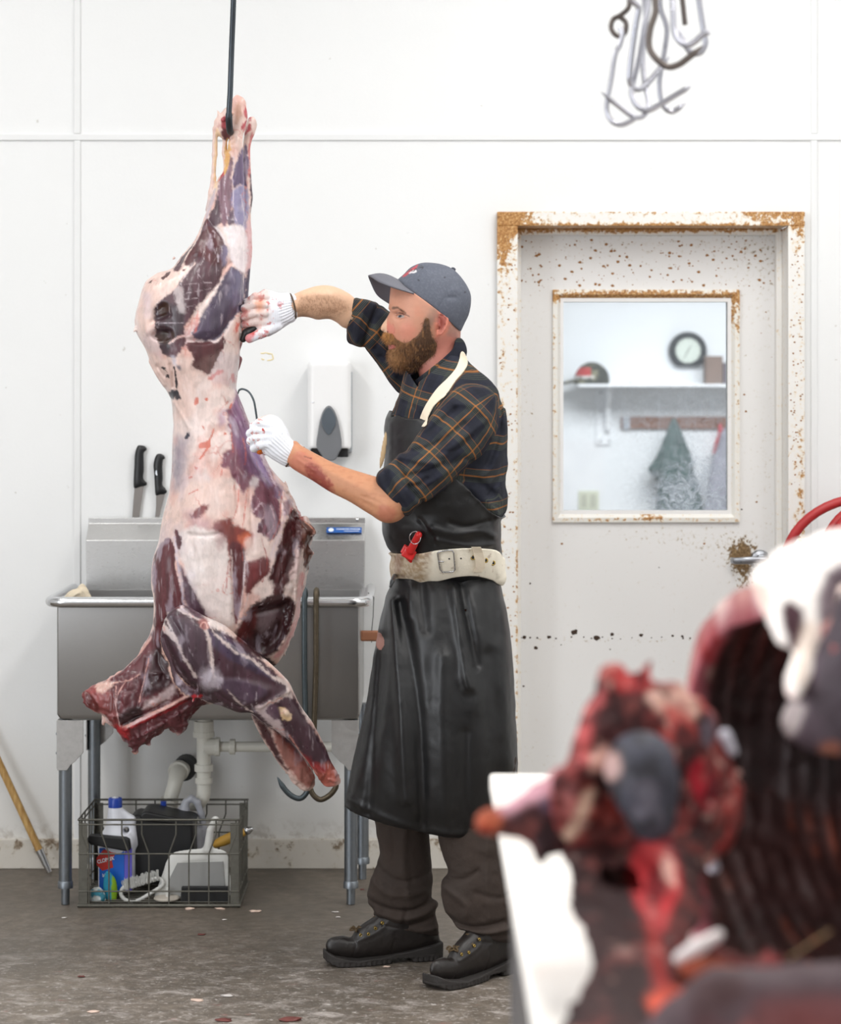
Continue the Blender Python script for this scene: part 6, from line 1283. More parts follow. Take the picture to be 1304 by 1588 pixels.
RS.disp += bumps(RS, [(.007, 3, k1([(45, 335), (110, 343), (215, 373), (225, 380), (190, 450), (150, 560), (118, 700), (40, 672), (-12, 560), (8, 450)]))])
SS = Sdf(); SS.add(LT, .01); SS.add(LS, .012); SS.add(RS, .02)
SS.sub(cone(P(548, 492, 6.55), P(526, 482, 6.55), .030, .036), .004); SS.sub(cone(P(612, 778, 6.17), P(588, 782, 6.17), .030, .036), .004)
nr = region(LT, [(600, 480), (650, 480), (715, 470), (709, 531), (704, 545), (690, 560), (669, 578), (651, 592), (648, 600), (640, 590), (628, 572), (600, 560)]); near_cut = lambda p: -nr(p)
SS.ops.append(('c', lambda p: np.where(p[:, 1] < 6.49, -nr(p), -1.0), 0, None))
SS.disp(lambda p: fbm(p, 26, 3)*.0022)
def plaid_uv(V):
    f = [L(V) for L in (LT, LS, RS)]; w_ = np.argmin(np.stack(f), 0); uv = np.zeros((len(V), 3), np.float32)
    a = V[:, 0]+.0; arc = (V[:, 1]-6.43); uv[:, 0] = a*.95-V[:, 2]*.2-arc*.55; uv[:, 1] = V[:, 2]+V[:, 0]*.18-arc*.15
    for k, (A, B, r_) in ((1, (P(600, 780, 6.17), P(740, 640, 6.26), .075)), (2, (P(545, 495, 6.55), P(650, 590, 6.57), .07))):
        ax = np.array((B-A).normalized()); rel = V-np.array(A); tt = rel@ax; e1 = np.array([0, -1., 0]); e1 -= ax*(e1@ax); e1 /= np.linalg.norm(e1); e2 = np.cross(ax, e1); m = w_ == k
        uv[m, 0] = np.arctan2(rel@e2, rel@e1)[m]*r_+.02; uv[m, 1] = tt[m]+.015
    return uv
def plaid_mat():
    t = NT('plaid_flannel'); at = t.n('ShaderNodeAttribute'); at.attribute_name = 'Weave'; xyz = t.n('ShaderNodeSeparateXYZ'); t.l(at.outputs['Vector'], xyz.inputs[0]); per = .088
    v = t.coord(); nz = t.noise(v, 60, 3); nf = t.noise(v, 500, 3)
    def band(c, centre, half, soft):   # 1 inside the band, per repeat
        f = t.math('FRACT', t.math('ADD', t.math('DIVIDE', c, per), 10.0+.5-centre)); d = t.math('ABSOLUTE', t.math('SUBTRACT', f, .5))
        return t.math('DIVIDE', t.math('SUBTRACT', half+soft, d), soft, True)
    c = srgb(40, 42, 54)
    g = srgb(76, 82, 70); o = srgb(196, 122, 52); dk = srgb(26, 27, 32); acc = None
    for i in (0, 1):
        s = xyz.outputs[i]; wide = band(s, .0, .20, .03); fine = t.math('GREATER_THAN', t.math('SINE', t.math('MULTIPLY', s, 1500.0)), .0)
        acc = t.mix(t.math('MULTIPLY', wide, t.math('MULTIPLY', fine, .62)), c if acc is None else acc, g); acc = t.mix(t.math('MULTIPLY', band(s, .5, .10, .04), .25), acc, dk)
    for i in (0, 1):
        s = xyz.outputs[i]; acc = t.mix(t.math('MULTIPLY', band(s, .0, .010, .022), .55), acc, o); acc = t.mix(t.math('MULTIPLY', band(s, .22, .008, .01), .25), acc, o)
    acc = t.mix(t.math('MULTIPLY', nf, .3), acc, (.012, .012, .014))
    return t.set(acc, .85, spec=.2, bump=t.math('ADD', nf, nz), bstr=.4, bdist=.0012)
M_plaid = plaid_mat()
def put_weave(o):
    me = o.data; n = len(me.vertices); co = np.empty(n*3, np.float32); me.vertices.foreach_get('co', co); at = me.attributes.new('Weave', 'FLOAT_VECTOR', 'POINT'); at.data.foreach_set('vector', plaid_uv(co.reshape(-1, 3)).ravel())
shirt = osdf('shirt', SS, .0035, M_plaid, man); put_weave(shirt)
# collar
SCo = Sdf(); LNk = Layer([(640, 560), (646, 580), (640, 620), (640, 660), (700, 670), (745, 620), (726, 570), (716, 532), (711, 505), (690, 480), (655, 500)], [(680, 500, HD), (690, 650, 6.44)], 1.0, .004, T=.078); SCo.add(LNk, .01)
cr = region(LNk, k1([(800, 655), (780, 718), (700, 798), (600, 878), (512, 945), (470, 980), (440, 1040), (470, 1066), (560, 1016), (690, 946), (785, 838), (828, 725)])); SCo.ops.append(('c', lambda p: cr(p), 0, None)); SCo.disp(lambda p: .011+0*p[:, 0])
co_ = osdf('collar', SCo, .003, M_plaid, shirt); put_weave(co_)
# ---- apron
M_apron = plain('black_apron', srgb(17, 17, 19), .42, bump=45, vary=.25, bstr=.25)
SA = Sdf(); SA.add(LT, .01); ar = region(LT, [(594, 643), (606, 642), (630, 652), (660, 655), (664, 690), (672, 735), (705, 742), (725, 762), (750, 786), (772, 803), (790, 812), (790, 900), (590, 900), (585, 800), (588, 700)], 3)
SA.ops.append(('c', lambda p: ar(p), 0, None)); SA.disp(lambda p: .007+fbm(p*np.array([1, 1, 1.8]), 11, 3)*.003)
# bib stands away from the chest: deepen the mouth at its top edge
SA.sub(cone(P(612, 640, 6.36), P(648, 650, 6.30), .012, .006), .004)
LK = Layer([(612, 872), (690, 868), (775, 872)] + kl([(695, 60), (703, 110), (722, 250), (737, 420), (747, 600), (752, 735), (757, 870), (757, 1000), (700, 1030), (590, 1030), (440, 1020), (340, 1000), (240, 975), (112, 940), (130, 850), (160, 680), (206, 480), (250, 230), (285, 100), (300, 50)]), [(690, 880, 6.46), (690, 1280, 6.49)], 1.12, .005, n=4, T=.215)
LK.disp = strokes(LK.conv, LK.X, LK.Z, [(-.013, .011, kl([(540, 20), (560, 120), (585, 240), (600, 330)])), (.014, .014, kl([(520, 60), (540, 200), (560, 340), (570, 400)])), (.006, .022, kl([(560, 370), (600, 420), (590, 480)])), (-.006, .018, kl([(640, 30), (660, 100), (670, 220)])), (.007, .022, kl([(690, 150), (700, 400), (720, 700)])), (-.008, .024, kl([(640, 300), (650, 600), (660, 880)])),
    (.016, .016, kl([(300, 110), (310, 260), (330, 480), (350, 800)])), (-.016, .016, kl([(330, 120), (370, 300), (400, 560), (410, 900)])), (-.012, .014, kl([(270, 250), (250, 500), (220, 860)])), (.012, .022, kl([(480, 300), (480, 600), (500, 920)])), (-.010, .014, kl([(400, 30), (410, 110), (420, 200)])), (.008, .01, kl([(370, 60), (360, 160)])), (-.008, .012, kl([(560, 560), (560, 760), (570, 930)])), (.006, .01, kl([(150, 820), (300, 880), (450, 915), (600, 930)]))])
SK = Sdf(); SK.add(LK, .02); SK.add(LT, .012); ztop = P(690, 874, 6.46).z; SK.ops.append(('c', lambda p: p[:, 2]-ztop, 0, None)); hem = region(LK, [(560, 860), (800, 860)] + kl([(790, 300), (800, 880), (757, 932), (700, 944), (590, 943), (440, 930), (340, 905), (240, 884), (132, 853), (90, 840), (200, 200)]), 3)
SK.ops.append(('c', hem, 0, None)); SK.disp(lambda p: fbm(p*np.array([1, 1, .5]), 9, 3)*.005+fbm(p, 30, 3)*.001)
SA.ops += []; 
ap = osdf('apron', SA, .0035, M_apron, man)
osdf('skirt', SK, .005, M_apron, ap)
# skirt scuffs: pinkish stain on the front edge
q = surf(LK, 590, 992); S = Sdf(); L = Layer([(589, 982), (594, 985), (596, 994), (592, 1003), (586, 999), (587, 990)], 6.44, 1.0, .002)
S.add(LK, .001); rgn = region(LK, [(588, 980), (594, 985), (596, 994), (592, 1004), (586, 1000), (583, 990)]); S.ops.append(('c', lambda p: rgn(p)+fbm(p, 90, 2)*.003, 0, None)); S.disp(lambda p: fbm(p*np.array([1, 1, .5]), 9, 3)*.005+.001)
osdf('stain', S, .0025, plain('pink_stain', srgb(150, 108, 98), .6), ap, None)
# neck strap and the tan leather piece at the bib
M_strap = plain('cream_webbing', srgb(228, 214, 192), .7, bump=300, vary=.05)
ST = Sdf(); ST.add(LT, .01); ST.add(LS, .012); LNk2 = LNk; cof = lambda p: LNk2(p)-.011; cof.bb = LNk2.bb; ST.add(cof, .006)
sr = region(LT, k1([(822, 735), (850, 800), (822, 862), (762, 932), (692, 1032), (616, 1100), (566, 1190), (552, 1245), (522, 1232), (558, 1130), (638, 1008), (718, 928), (778, 858), (808, 790)])); ST.ops.append(('c', lambda p: np.where(p[:, 1] < 6.46, sr(p), .1), 0, None)); ST.disp(lambda p: .0042+0*p[:, 0])
osdf('neck_strap', ST, .0026, M_strap, ap)
S = Sdf(); S.add(Layer([(600, 660), (593, 674), (588, 697), (585, 720), (588, 732), (596, 722), (601, 705), (603, 680)], 6.30, .6, .002, T=.008), .003); osdf('side_strap', S, .0025, plain('tan_leather', srgb(184, 158, 120), .6, bump=90, vary=.12), ap)
S = Sdf(); S.add(cone(P(622, 612, 6.43), P(624, 600, 6.45), .004, .004), .003); S.add(cone(P(622, 612, 6.43), P(618, 622, 6.42), .004, .004), .003); osdf('far_strap', S, .002, M_strap, ap)
# ---- belt
belt = tag(empty('belt', (0, 0, 0))); belt.parent = man; belt.matrix_parent_inverse = world_of(man).inverted()
SBt = Sdf(); SBt.add(LT, .01); bp_ = kb([(243, 1336), (380, 1330), (520, 1302), (640, 1290), (750, 1289), (900, 1310), (950, 1372), (1000, 1400), (1000, 1500), (952, 1490), (900, 1452), (780, 1416), (640, 1420), (520, 1450), (400, 1468), (330, 1476), (280, 1482), (190, 1460), (190, 1360)])
brg = region(LT, bp_, 4); SBt.ops.append(('c', lambda p: brg(p), 0, None)); SBt.disp(lambda p: .0135+0*p[:, 0])
def belt_p(V):
    p = Paint(V, 6.26, srgb(244, 236, 218), 2, 30); m = sstep(672, 655, p.X+p.wx*3); blend(p.c, srgb(176, 152, 122), m*(.75+.4*fbm(V, 120, 3))); p.noise(srgb(140, 106, 84), 70, .5, .8, .5)
    p.poly([(614, 862), (624, 862), (620, 890), (612, 892)], srgb(120, 70, 60), 4, .5); return p.c
osdf('strap', SBt, .0028, vcol_mat('belt_leather', .55, .08, 80, 160), belt, belt_p)
M_buck = steel_mat('buckle_steel', srgb(190, 190, 192), .25, dirt=.2)
def bs(px, py, off=.020): q = zero_y(SBt2, px, py); q.y -= (off-.0135)*.9; return q
SBt2 = Sdf(); SBt2.add(LT, .01); SBt2.disp(lambda p: .0135+0*p[:, 0])
# buckle frame, prong, keeper, eyelets
fr = [bs(678.5, 857.5), bs(682, 855.2), bs(695, 853), bs(701, 853.4), bs(703.5, 857)]; fr2 = [bs(705.5, 883), bs(702, 886.5), bs(692, 887), bs(686, 887), bs(682.5, 883)]
otube('buckle', fr+[bs(704.5, 870)]+fr2+[bs(680, 869)], .0022, M_buck, belt, 10, closed=True)
otube('prong', [bs(680, 870, .022), bs(684, 870.5, .024), bs(688, 871, .02)], .002, M_buck, belt, 8)
bm = bmesh.new(); ks = [(730.5, 848), (733, 857), (736.5, 868), (737, 878), (733, 887)]; ke = [(745.5, 848), (749, 857), (752, 868), (752, 879), (747, 887.5)]
va = [[bm.verts.new(bs(*a, o)) for o in (.016, .024)] for a in ks]; vb = [[bm.verts.new(bs(*a, o)) for o in (.016, .024)] for a in ke]
for i in range(4):
    for (A, B, C, D) in ((va[i][1], vb[i][1], vb[i+1][1], va[i+1][1]), (va[i][0], va[i+1][0], vb[i+1][0], vb[i][0]), (va[i][0], va[i][1], va[i+1][1], va[i+1][0]), (vb[i][0], vb[i+1][0], vb[i+1][1], vb[i][1])): bm.faces.new((A, B, C, D))
bm.faces.new((va[0][0], vb[0][0], vb[0][1], va[0][1])); bm.faces.new((va[4][0], va[4][1], vb[4][1], vb[4][0]))
finish('keeper', bm, M_strap, belt, bevel=.0012)
M_brass = steel_mat('brass_eyelet', srgb(200, 170, 90), .3)
for (x_, y_) in ((733.2, 864.5), (753, 869), (764.5, 873)):
    c_ = bs(x_, y_, .0155); ring_ = [c_+Vector((.0052*math.cos(a), 0, .0056*math.sin(a))) for a in [k*math.pi/8 for k in range(16)]]; e_ = otube('eyelet', ring_, .0016, M_brass, belt, 8, closed=True)
    olathe('hole', [(.0042, 0), (.0042, .0008)], M_dark, e_, Matrix.Translation(c_) @ Matrix.Rotation(R(90), 4, 'X'), 12)
for (x_, y_) in ((696.5, 866.5), (714.8, 866)): olathe('punched_hole', [(.0024, 0), (.0022, .001)], M_dark, belt, Matrix.Translation(bs(x_, y_, .0148)) @ Matrix.Rotation(R(90), 4, 'X'), 10)
otube('strap_end', [bs(612, 893, .012), bs(608, 902, .014), bs(605, 911, .014)], [.006, .0055, .003], M_apron, belt, 10)
# red plastic tool hanging at the belt
M_redp = plain('red_plastic', srgb(206, 36, 36), .3, vary=.06); tl = thing('red_tool', 'small red plastic tool with a steel ring tucked in the top of the belt', 'tool', bs(640, 850, .03))
S = Sdf(); e = lambda x, y, o=.034: np.array(bs(x, y, o))
S.add(cone(e(649, 829), e(637, 853), .0095, .011), .004); S.add(rbox(e(634, 858), (.017, .008, .014), .004, Matrix.Rotation(R(28), 4, 'Y')), .005); S.add(cone(e(634, 864), e(637, 870), .008, .004), .004); S.add(rbox(e(627, 851), (.006, .007, .012), .002, Matrix.Rotation(R(28), 4, 'Y')), .003)
osdf('grip', S, .0016, M_redp, tl)
c_ = bs(643.5, 833, .045); otube('ring', [c_+Vector((.0145*math.cos(a), .003*math.sin(a*2), .0165*math.sin(a))) for a in [k*math.pi/12 for k in range(24)]], .0012, M_buck, tl, 8, closed=True)
# ---- trousers
M_tr = plain('brown_canvas', srgb(56, 45, 39), .85, bump=140, vary=.25, bstr=.4)
LR = Layer([(585, 1150), (660, 1150), (664, 1230)] + kl([(431, 920), (436, 1000), (446, 1100), (441, 1190), (463, 1216), (456, 1250), (467, 1300), (462, 1336), (380, 1326), (300, 1292), (236, 1266), (241, 1240), (212, 1212), (214, 1160), (240, 1080), (255, 1030), (240, 960), (231, 885)]) + [(580, 1200)], [(625, 1150, 6.56), (625, 1440, 6.61)], .88, .004)
FOLD_R = [(-.010, .006, kl([(215, 1200), (300, 1225), (380, 1225), (440, 1198)])), (.010, .009, kl([(240, 1240), (330, 1260), (420, 1240), (455, 1220)])), (-.009, .006, kl([(240, 1262), (330, 1290), (440, 1262)])), (.007, .008, kl([(300, 1285), (380, 1310), (455, 1300)])), (.006, .010, kl([(230, 1130), (300, 1170), (420, 1160)])), (-.006, .008, kl([(250, 1080), (330, 1120), (440, 1100)])), (-.003, .0025, kl([(300, 930), (302, 1045), (255, 1030)])), (.005, .012, kl([(350, 900), (340, 1060), (370, 1200)])), (-.0025, .002, kl([(370, 1050), (370, 1150), (365, 1215)])), (-.006, .005, kl([(350, 1230), (345, 1280), (385, 1325)]))]
LR.disp = strokes(LR.conv, LR.X, LR.Z, FOLD_R)
LL_ = Layer([(682, 1150), (790, 1150), (796, 1230)] + kl([(735, 950), (740, 1100), (742, 1250), (738, 1345), (715, 1362), (600, 1338), (545, 1312), (525, 1287), (500, 1266), (484, 1222), (479, 1140), (500, 1100), (480, 1030), (464, 940)]) + [(678, 1210)], [(735, 1150, 6.42), (755, 1440, 6.42)], .85, .004)
LL_.disp = strokes(LL_.conv, LL_.X, LL_.Z, [(-.010, .007, kl([(500, 1262), (580, 1290), (700, 1270)])), (.010, .009, kl([(530, 1288), (620, 1310), (730, 1295)])), (-.008, .006, kl([(560, 1312), (650, 1325), (730, 1320)])), (-.006, .007, kl([(490, 1120), (560, 1110), (605, 1080)])), (.007, .010, kl([(490, 1150), (560, 1200), (560, 1250)])), (.006, .010, kl([(640, 960), (640, 1100), (650, 1250)])), (-.0025, .002, kl([(605, 960), (605, 1080), (500, 1095)])), (-.006, .008, kl([(600, 1160), (680, 1180), (740, 1170)]))])
ST_ = Sdf(); ST_.add(LR, .01); ST_.add(LL_, .01); ST_.add(cone(P(640, 1000, 6.53), P(625, 1180, 6.56), .08, .075), .03); ST_.add(cone(P(715, 1000, 6.43), P(735, 1180, 6.43), .085, .078), .03)
ST_.add(cone(P(695, 900, 6.48), P(685, 960, 6.48), .10, .10), .04)
ST_.disp(lambda p: fbm(p, 22, 3)*.003+fbm(p, 60, 3)*.0006)
osdf('trousers', ST_, .004, M_tr, man)
# ---- boots
M_boot = plain('black_boot_leather', srgb(34, 29, 27), .4, bump=70, vary=.35, bstr=.3); M_sole = plain('boot_sole', srgb(44, 40, 38), .7, bump=60, vary=.3); M_lace = plain('tan_lace', srgb(84, 66, 40), .7, vary=.3)
def boot(loc, yaw):
    root = tag(empty('boot', loc, yaw)); root.parent = man; root.matrix_parent_inverse = world_of(man).inverted()
    bl = lambda px, py: (-(683-px)/184*.33, ((1496-12*(px-499)/184)-py)/560)
    up = [bl(*a) for a in [(501, 1470), (503, 1459), (511, 1453), (528, 1450.5), (541, 1452), (548, 1441), (560, 1432), (573, 1424), (584, 1414), (594, 1410), (632, 1402), (668, 1404), (676, 1422), (680, 1450), (681, 1466), (630, 1478), (560, 1487), (512, 1484)]]
    Lu = Layer(up, 0.0, .66, .0025, local=True, T=.05)
    s_ = lambda pts: [bl(*a) for a in pts]
    Lu.conv = lambda q: q
    Lu.disp = strokes(Lu.conv, Lu.X, Lu.Z, [(-.0025, .002, s_([(540, 1482), (545, 1462), (541, 1452)])), (.002, .004, s_([(548, 1456), (580, 1440), (600, 1420)])), (-.002, .0018, s_([(600, 1478), (606, 1450), (625, 1430)])), (-.003, .003, s_([(585, 1430), (630, 1436), (670, 1428)])), (.0025, .005, s_([(590, 1412), (640, 1416), (676, 1408)]))])
    plan = spline([(-.331, .0), (-.322, -.034), (-.285, -.052), (-.22, -.054), (-.14, -.040), (-.08, -.038), (-.02, -.036), (.004, -.02), (.006, 0), (.004, .02), (-.02, .036), (-.08, .038), (-.14, .042), (-.22, .054), (-.285, .052), (-.322, .034)], 4)
    def planf(off): return lambda p: poly_sd(p[:, 0], p[:, 1], plan)+off
    S = Sdf(); S.add(Lu, .004); S.ops.append(('c', lambda p: smin(planf(.004)(p), 9, 0), 0, None)); S.disp(lambda p: fbm(p, 30, 3)*.0012)
    osdf('upper', S, .0028, M_boot, root, keep=False)
    so = [bl(*a) for a in [(497, 1472), (514, 1480), (547, 1483.5), (597, 1476.5), (632, 1469), (684, 1456), (684, 1484), (634, 1487.5), (632, 1480.5), (606, 1482), (597, 1490.5), (561, 1497), (521, 1496), (499, 1489)]]
    pol = np.array(so); S = Sdf(); bb = np.array([[-.36, -.08, -.02], [.03, .08, .08]])
    def sf(p): return np.maximum(poly_sd(p[:, 0], p[:, 2], pol), planf(-.002)(p))
    sf.bb = bb; S.add(sf, 0)
    def tread(p):
        e = poly_sd(p[:, 0], p[:, 1], plan); g = np.sin(p[:, 0]*420)*(p[:, 2] < .013)*(np.abs(e) < .008); return -.0016*(g > .3)-.0012*np.exp(-((p[:, 2]-.02+.03*(p[:, 0]+.3)*0)/.0012)**2)
    S.disp(tread); S.ops.append(('c', lambda p: .0008-p[:, 2], 0, None)); osdf('sole', S, .0026, M_sole, root, keep=False)
    # tongue, eyelets and laces on both flanks of the throat
    th = s_([(549, 1443), (561, 1435), (573, 1427.5), (584, 1418)]); eye = s_([(553, 1447), (564.5, 1444.6), (575.5, 1435.5), (586.5, 1427)]); pr = []
    for i, ((tx, tz), (ex, ez)) in enumerate(zip(th, eye)):
        a = np.array([ex]); b = np.array([ez]); hh = min(Lu.k*math.sqrt(max(2*float(Lu.samp(Lu.u, a, b)[0]), 0)), .05)
        L_ = Vector((ex, -hh-.001, ez)); R_ = Vector((ex, hh+.001, ez)); pr.append((L_, Vector((tx, 0, tz+.002)), R_))
        for q, sg in ((L_, -1), (R_, 1)): otube('eyelet', [q+Vector((.0034*math.cos(k*math.pi/6), 0, .0034*math.sin(k*math.pi/6))) for k in range(12)], .0012, M_brass, root, 6, closed=True, ) if 0 else None
        for q in (L_, R_):
            bm = bmesh.new(); tube(bm, [q+Vector((.0034*math.cos(k*math.pi/6), 0, .0034*math.sin(k*math.pi/6))) for k in range(12)], .0013, 6, closed=True); finish('eyelet', bm, M_brass, root, keep=False, smooth=True)
    bm = bmesh.new()
    for i in range(len(pr)):
        l_, m_, r_ = pr[i]; tube(bm, chain(l_, (l_+m_)/2+Vector((0, 0, .003)), m_, (r_+m_)/2+Vector((0, 0, .003)), r_), .0015, 6)
        if i+1 < len(pr): l2, m2, r2 = pr[i+1]; tube(bm, chain(l_, (m_+m2)/2+Vector((-.002, 0, .001)), r2), .0015, 6); tube(bm, chain(r_, (m_+m2)/2+Vector((-.002, 0, .002)), l2), .0015, 6)
    q = pr[0][1]
    for k in range(5): a = k*1.3; tube(bm, chain(q, q+Vector((-.012*math.cos(a), -.014*math.sin(a), .008)), q+Vector((-.018*math.cos(a), -.020*math.sin(a), .0)), q+Vector((-.005, -.004, .002))), .0024, 6)
    finish('laces', bm, M_lace, root, keep=False, smooth=True)
    return root
boot((.056, 6.632, 0), math.atan2(.080, .329)); boot((.262, 6.505, 0), R(44))
# ---- gloves
t = NT('glove_knit'); at = t.n('ShaderNodeAttribute'); at.attribute_name = 'Col'; v = t.coord((1, 1, 1)); w1 = t.n('ShaderNodeTexWave'); w1.inputs['Scale'].default_value = 130; w1.inputs['Distortion'].default_value = 1.5; t.l(v, w1.inputs[0])
M_glove = t.set(at.outputs['Color'], .85, spec=.2, bump=t.math('ADD', w1.outputs['Fac'], t.noise(v, 500, 3)), bstr=.5, bdist=.0007)
def cuff_ribs(A, B, n, amp, t0):
    A = np.array(A); B = np.array(B); ax = (B-A)/np.linalg.norm(B-A); e1 = np.array([0, -1., 0]); e1 -= ax*(e1@ax); e1 /= np.linalg.norm(e1); e2 = np.cross(ax, e1)
    def f(p): rel = p-A; tt = rel@ax; th_ = np.arctan2(rel@e2, rel@e1); return amp*np.sin(th_*n)*sstep(t0-.01, t0+.005, tt)
    return f, (lambda p: (p-A)@ax)
# right glove
RG = Layer(kr([(180, 200), (260, 130), (340, 140), (420, 168), (540, 168), (594, 186), (618, 250), (624, 350), (616, 430), (588, 468), (540, 492), (480, 532), (380, 602), (300, 632), (230, 600), (170, 540), (150, 400), (140, 280)]), [(400, 480, 6.445), (458, 478, 6.465)], .88, .002)
SG = Sdf(); SG.add(RG, .006)
for pts, d in RFIN:
    for a, b in zip(pts, pts[1:]): SG.add(cone(PP(*a, d), PP(*b, d+.01), .0108, .0100), .005)
    SG.add(cone(PP(*pts[-1], d+.01), PP(pts[-1][0]-2, pts[-1][1], d+.045), .0100, .0095), .003)
for a, b, r1, r2 in RTH: SG.add(cone(a, b, r1+.0025, r2+.0025), .006)
rib, tr_ = cuff_ribs(P(425, 484, 6.45), P(458, 474, 6.465), 26, .0011, .01); SG.disp(lambda p: rib(p)+fbm(p, 60, 3)*.0008)
def gl_r(V):
    p = Paint(V, 6.43, srgb(232, 234, 242), 2, 50); z = p.poly
    z(kr([(60, 230), (200, 140), (330, 140), (330, 300), (300, 520), (60, 560)]), srgb(226, 200, 190), 8, .8); z(kr([(190, 260), (250, 230), (270, 320), (210, 360)]), srgb(226, 150, 110), 6, .7)
    for q in ([(230, 190), (262, 200), (258, 240), (232, 235)], [(30, 330), (95, 345), (95, 400), (40, 410)], [(30, 440), (90, 460), (95, 530), (50, 545)], [(240, 400), (270, 410), (262, 440)], [(430, 285), (455, 300), (440, 330)], [(250, 120), (275, 130), (262, 140)], [(100, 190), (130, 180), (120, 240)]): z(kr(q), srgb(170, 52, 50), 3, .75, rough=3)
    z(kr([(60, 640), (110, 590), (165, 565), (190, 610), (140, 680), (110, 715), (70, 700)]), srgb(206, 110, 112), 4, .85); p.noise(srgb(210, 150, 140), 60, .1, .6, .5, where=(p.X < 425)); p.noise(srgb(196, 66, 60), 90, .5, .8, .7, where=(p.X < 440))
    return p.c
gr = osdf('glove', SG, .0018, M_glove, man, gl_r)
M_brown = plain('cuff_edging', srgb(84, 64, 48), .8, bump=300)
def cuff_edge(L, d_pts, parent):
    otube('cuff_edge', d_pts, .0026, M_brown, parent, 8, closed=True)
def ring3(c, ax, up_, a, b, n=28):
    ax = Vector(ax).normalized(); u = Vector(up_); u = (u-ax*u.dot(ax)).normalized(); w_ = ax.cross(u); return [Vector(c)+u*a*math.cos(2*math.pi*k/n)+w_*b*math.sin(2*math.pi*k/n) for k in range(n)]
c_ = (P(452, 454, 6.465)+P(456, 496, 6.465))/2; c_.x -= .001; cuff_edge(None, ring3(c_, P(470, 472, 6.47)-P(425, 482, 6.45), (0, 0, 1), .0345, .029), gr)
# left glove
LG = Layer(kf([(150, 318), (230, 280), (300, 285), (360, 340), (402, 420), (432, 480), (522, 538), (500, 600), (450, 650), (398, 698), (300, 652), (212, 592), (180, 560), (160, 500), (130, 440)]), [(410, 670, 6.285), (455, 708, 6.285)], .88, .002)
SG = Sdf(); SG.add(LG, .006)
for a, b, r1, r2 in LFIN+LTH: SG.add(cone(a, b, r1, r2), .005)
rib, tr_ = cuff_ribs(P(420, 672, 6.285), P(457, 707, 6.285), 26, .0011, .018); SG.disp(lambda p: rib(p)+fbm(p, 60, 3)*.0008)
def gl_l(V):
    p = Paint(V, 6.26, srgb(238, 240, 246), 2, 50); p.noise(srgb(200, 110, 100), 110, .25, .6, .8, where=(p.X < 410)); p.poly(kf([(190, 400), (210, 400), (208, 425)]), srgb(190, 70, 60), 1); p.poly(kf([(340, 400), (355, 405), (350, 425)]), srgb(70, 80, 110), 1); p.line(kf([(160, 310), (220, 280), (290, 276)]), srgb(220, 170, 150), 1, 2); return p.c
gl = osdf('glove', SG, .0018, M_glove, man, gl_l)
c_ = (P(469, 693, 6.285)+P(446, 724, 6.285))/2; cuff_edge(None, ring3(c_, P(470, 720, 6.285)-P(430, 682, 6.285), (.6, 0, .8), .034, .027), gl)
# ---- what he holds
kn = thing('boning_knife', 'black handled knife in his upper hand, its tip inside the carcass', 'knife', P(380, 518, 6.43))
S = Sdf(); S.add(cone(P(396, 508, 6.44), P(382, 517, 6.43), .011, .012), .004); S.add(cone(P(382, 517, 6.43), P(377, 526, 6.43), .012, .009), .004); osdf('handle', S, .0018, M_dark, kn)
oprism('blade', [(P(378, 520, 6.43).x, P(0, 520, 6.43).z), (P(360, 508, 6.43).x, P(0, 508, 6.43).z), (P(350, 520, 6.43).x, P(0, 520, 6.43).z), (P(376, 530, 6.43).x, P(0, 530, 6.43).z)], 6.429, 6.432, M_blade, kn)
hk = thing('hand_hook', 'bent steel hand hook with an orange grip in his lower hand', 'hook', P(400, 690, 6.30))
hp = chain(P(369, 611, 6.31), P(371, 605, 6.305), P(377, 603.5, 6.30), P(386, 608, 6.295), P(393, 620, 6.29), P(396, 634, 6.29), P(399, 655, 6.295)); n = len(hp)
otube('wire', hp, [.0012+.0015*min(1, i/8) for i in range(n)], M_rod1, hk, 10); S = Sdf(); S.add(cone(P(400, 664, 6.305), P(403, 698, 6.305), .010, .012), .004); S.add(cone(P(394, 680, 6.275), P(403, 698, 6.285), .008, .0085), .006)
osdf('grip', S, .002, plain('orange_plastic', srgb(224, 116, 24), .35), hk)
# ================================================================ CUTTING TABLE and what lies on it
TZ = .90; TX0, TY1 = .121, 4.2
tb = thing('cutting_table', 'steel cutting table with a thick white board, nearest thing at the lower right', 'table', (.8, 2.6, 0))
t = NT('cutting_board_white'); v = t.coord(); n = t.noise(v, 5, 6, .6); n2 = t.noise(v, 60, 5, .6)
c = t.mix(n2, srgb(246, 240, 232), srgb(252, 248, 242)); c = t.mix(t.math('MULTIPLY', t.ramp(n, [(0, 0.), (.52, 0.), (.75, 1.)]), .35), c, srgb(232, 196, 180))
M_board = t.set(c, .35, bump=n2, bstr=.15, bdist=.001)
bm = bmesh.new(); box(bm, TX0, 1.55, 1.0, TY1, TZ-.035, TZ); finish('board', bm, M_board, tb, bevel=.008)
M_tab = steel_mat('table_steel', srgb(150, 150, 156), .35, dirt=.5)
obox('side_panel', TX0+.002, TX0+.02, 1.1, 3.25, .18, TZ-.036, M_tab, tb, .003); obox('side_panel', 1.5, 1.52, 1.1, 3.25, .18, TZ-.036, M_tab, tb, .003)
for (x, y) in ((TX0+.03, 3.2), (TX0+.03, 1.15), (1.47, 3.2), (1.47, 1.15)): obox('leg', x-.025, x+.025, y-.025, y+.025, 0, TZ-.036, M_tab, tb, .004)
obox('under_frame', TX0+.05, 1.47, 1.2, 3.24, TZ-.09, TZ-.036, M_tab, tb, .004)
rc = thing('rib_carcass', 'blurred open rib cage and neck of a second carcass lying on the white table', 'carcass', (.7, 2.8, TZ))
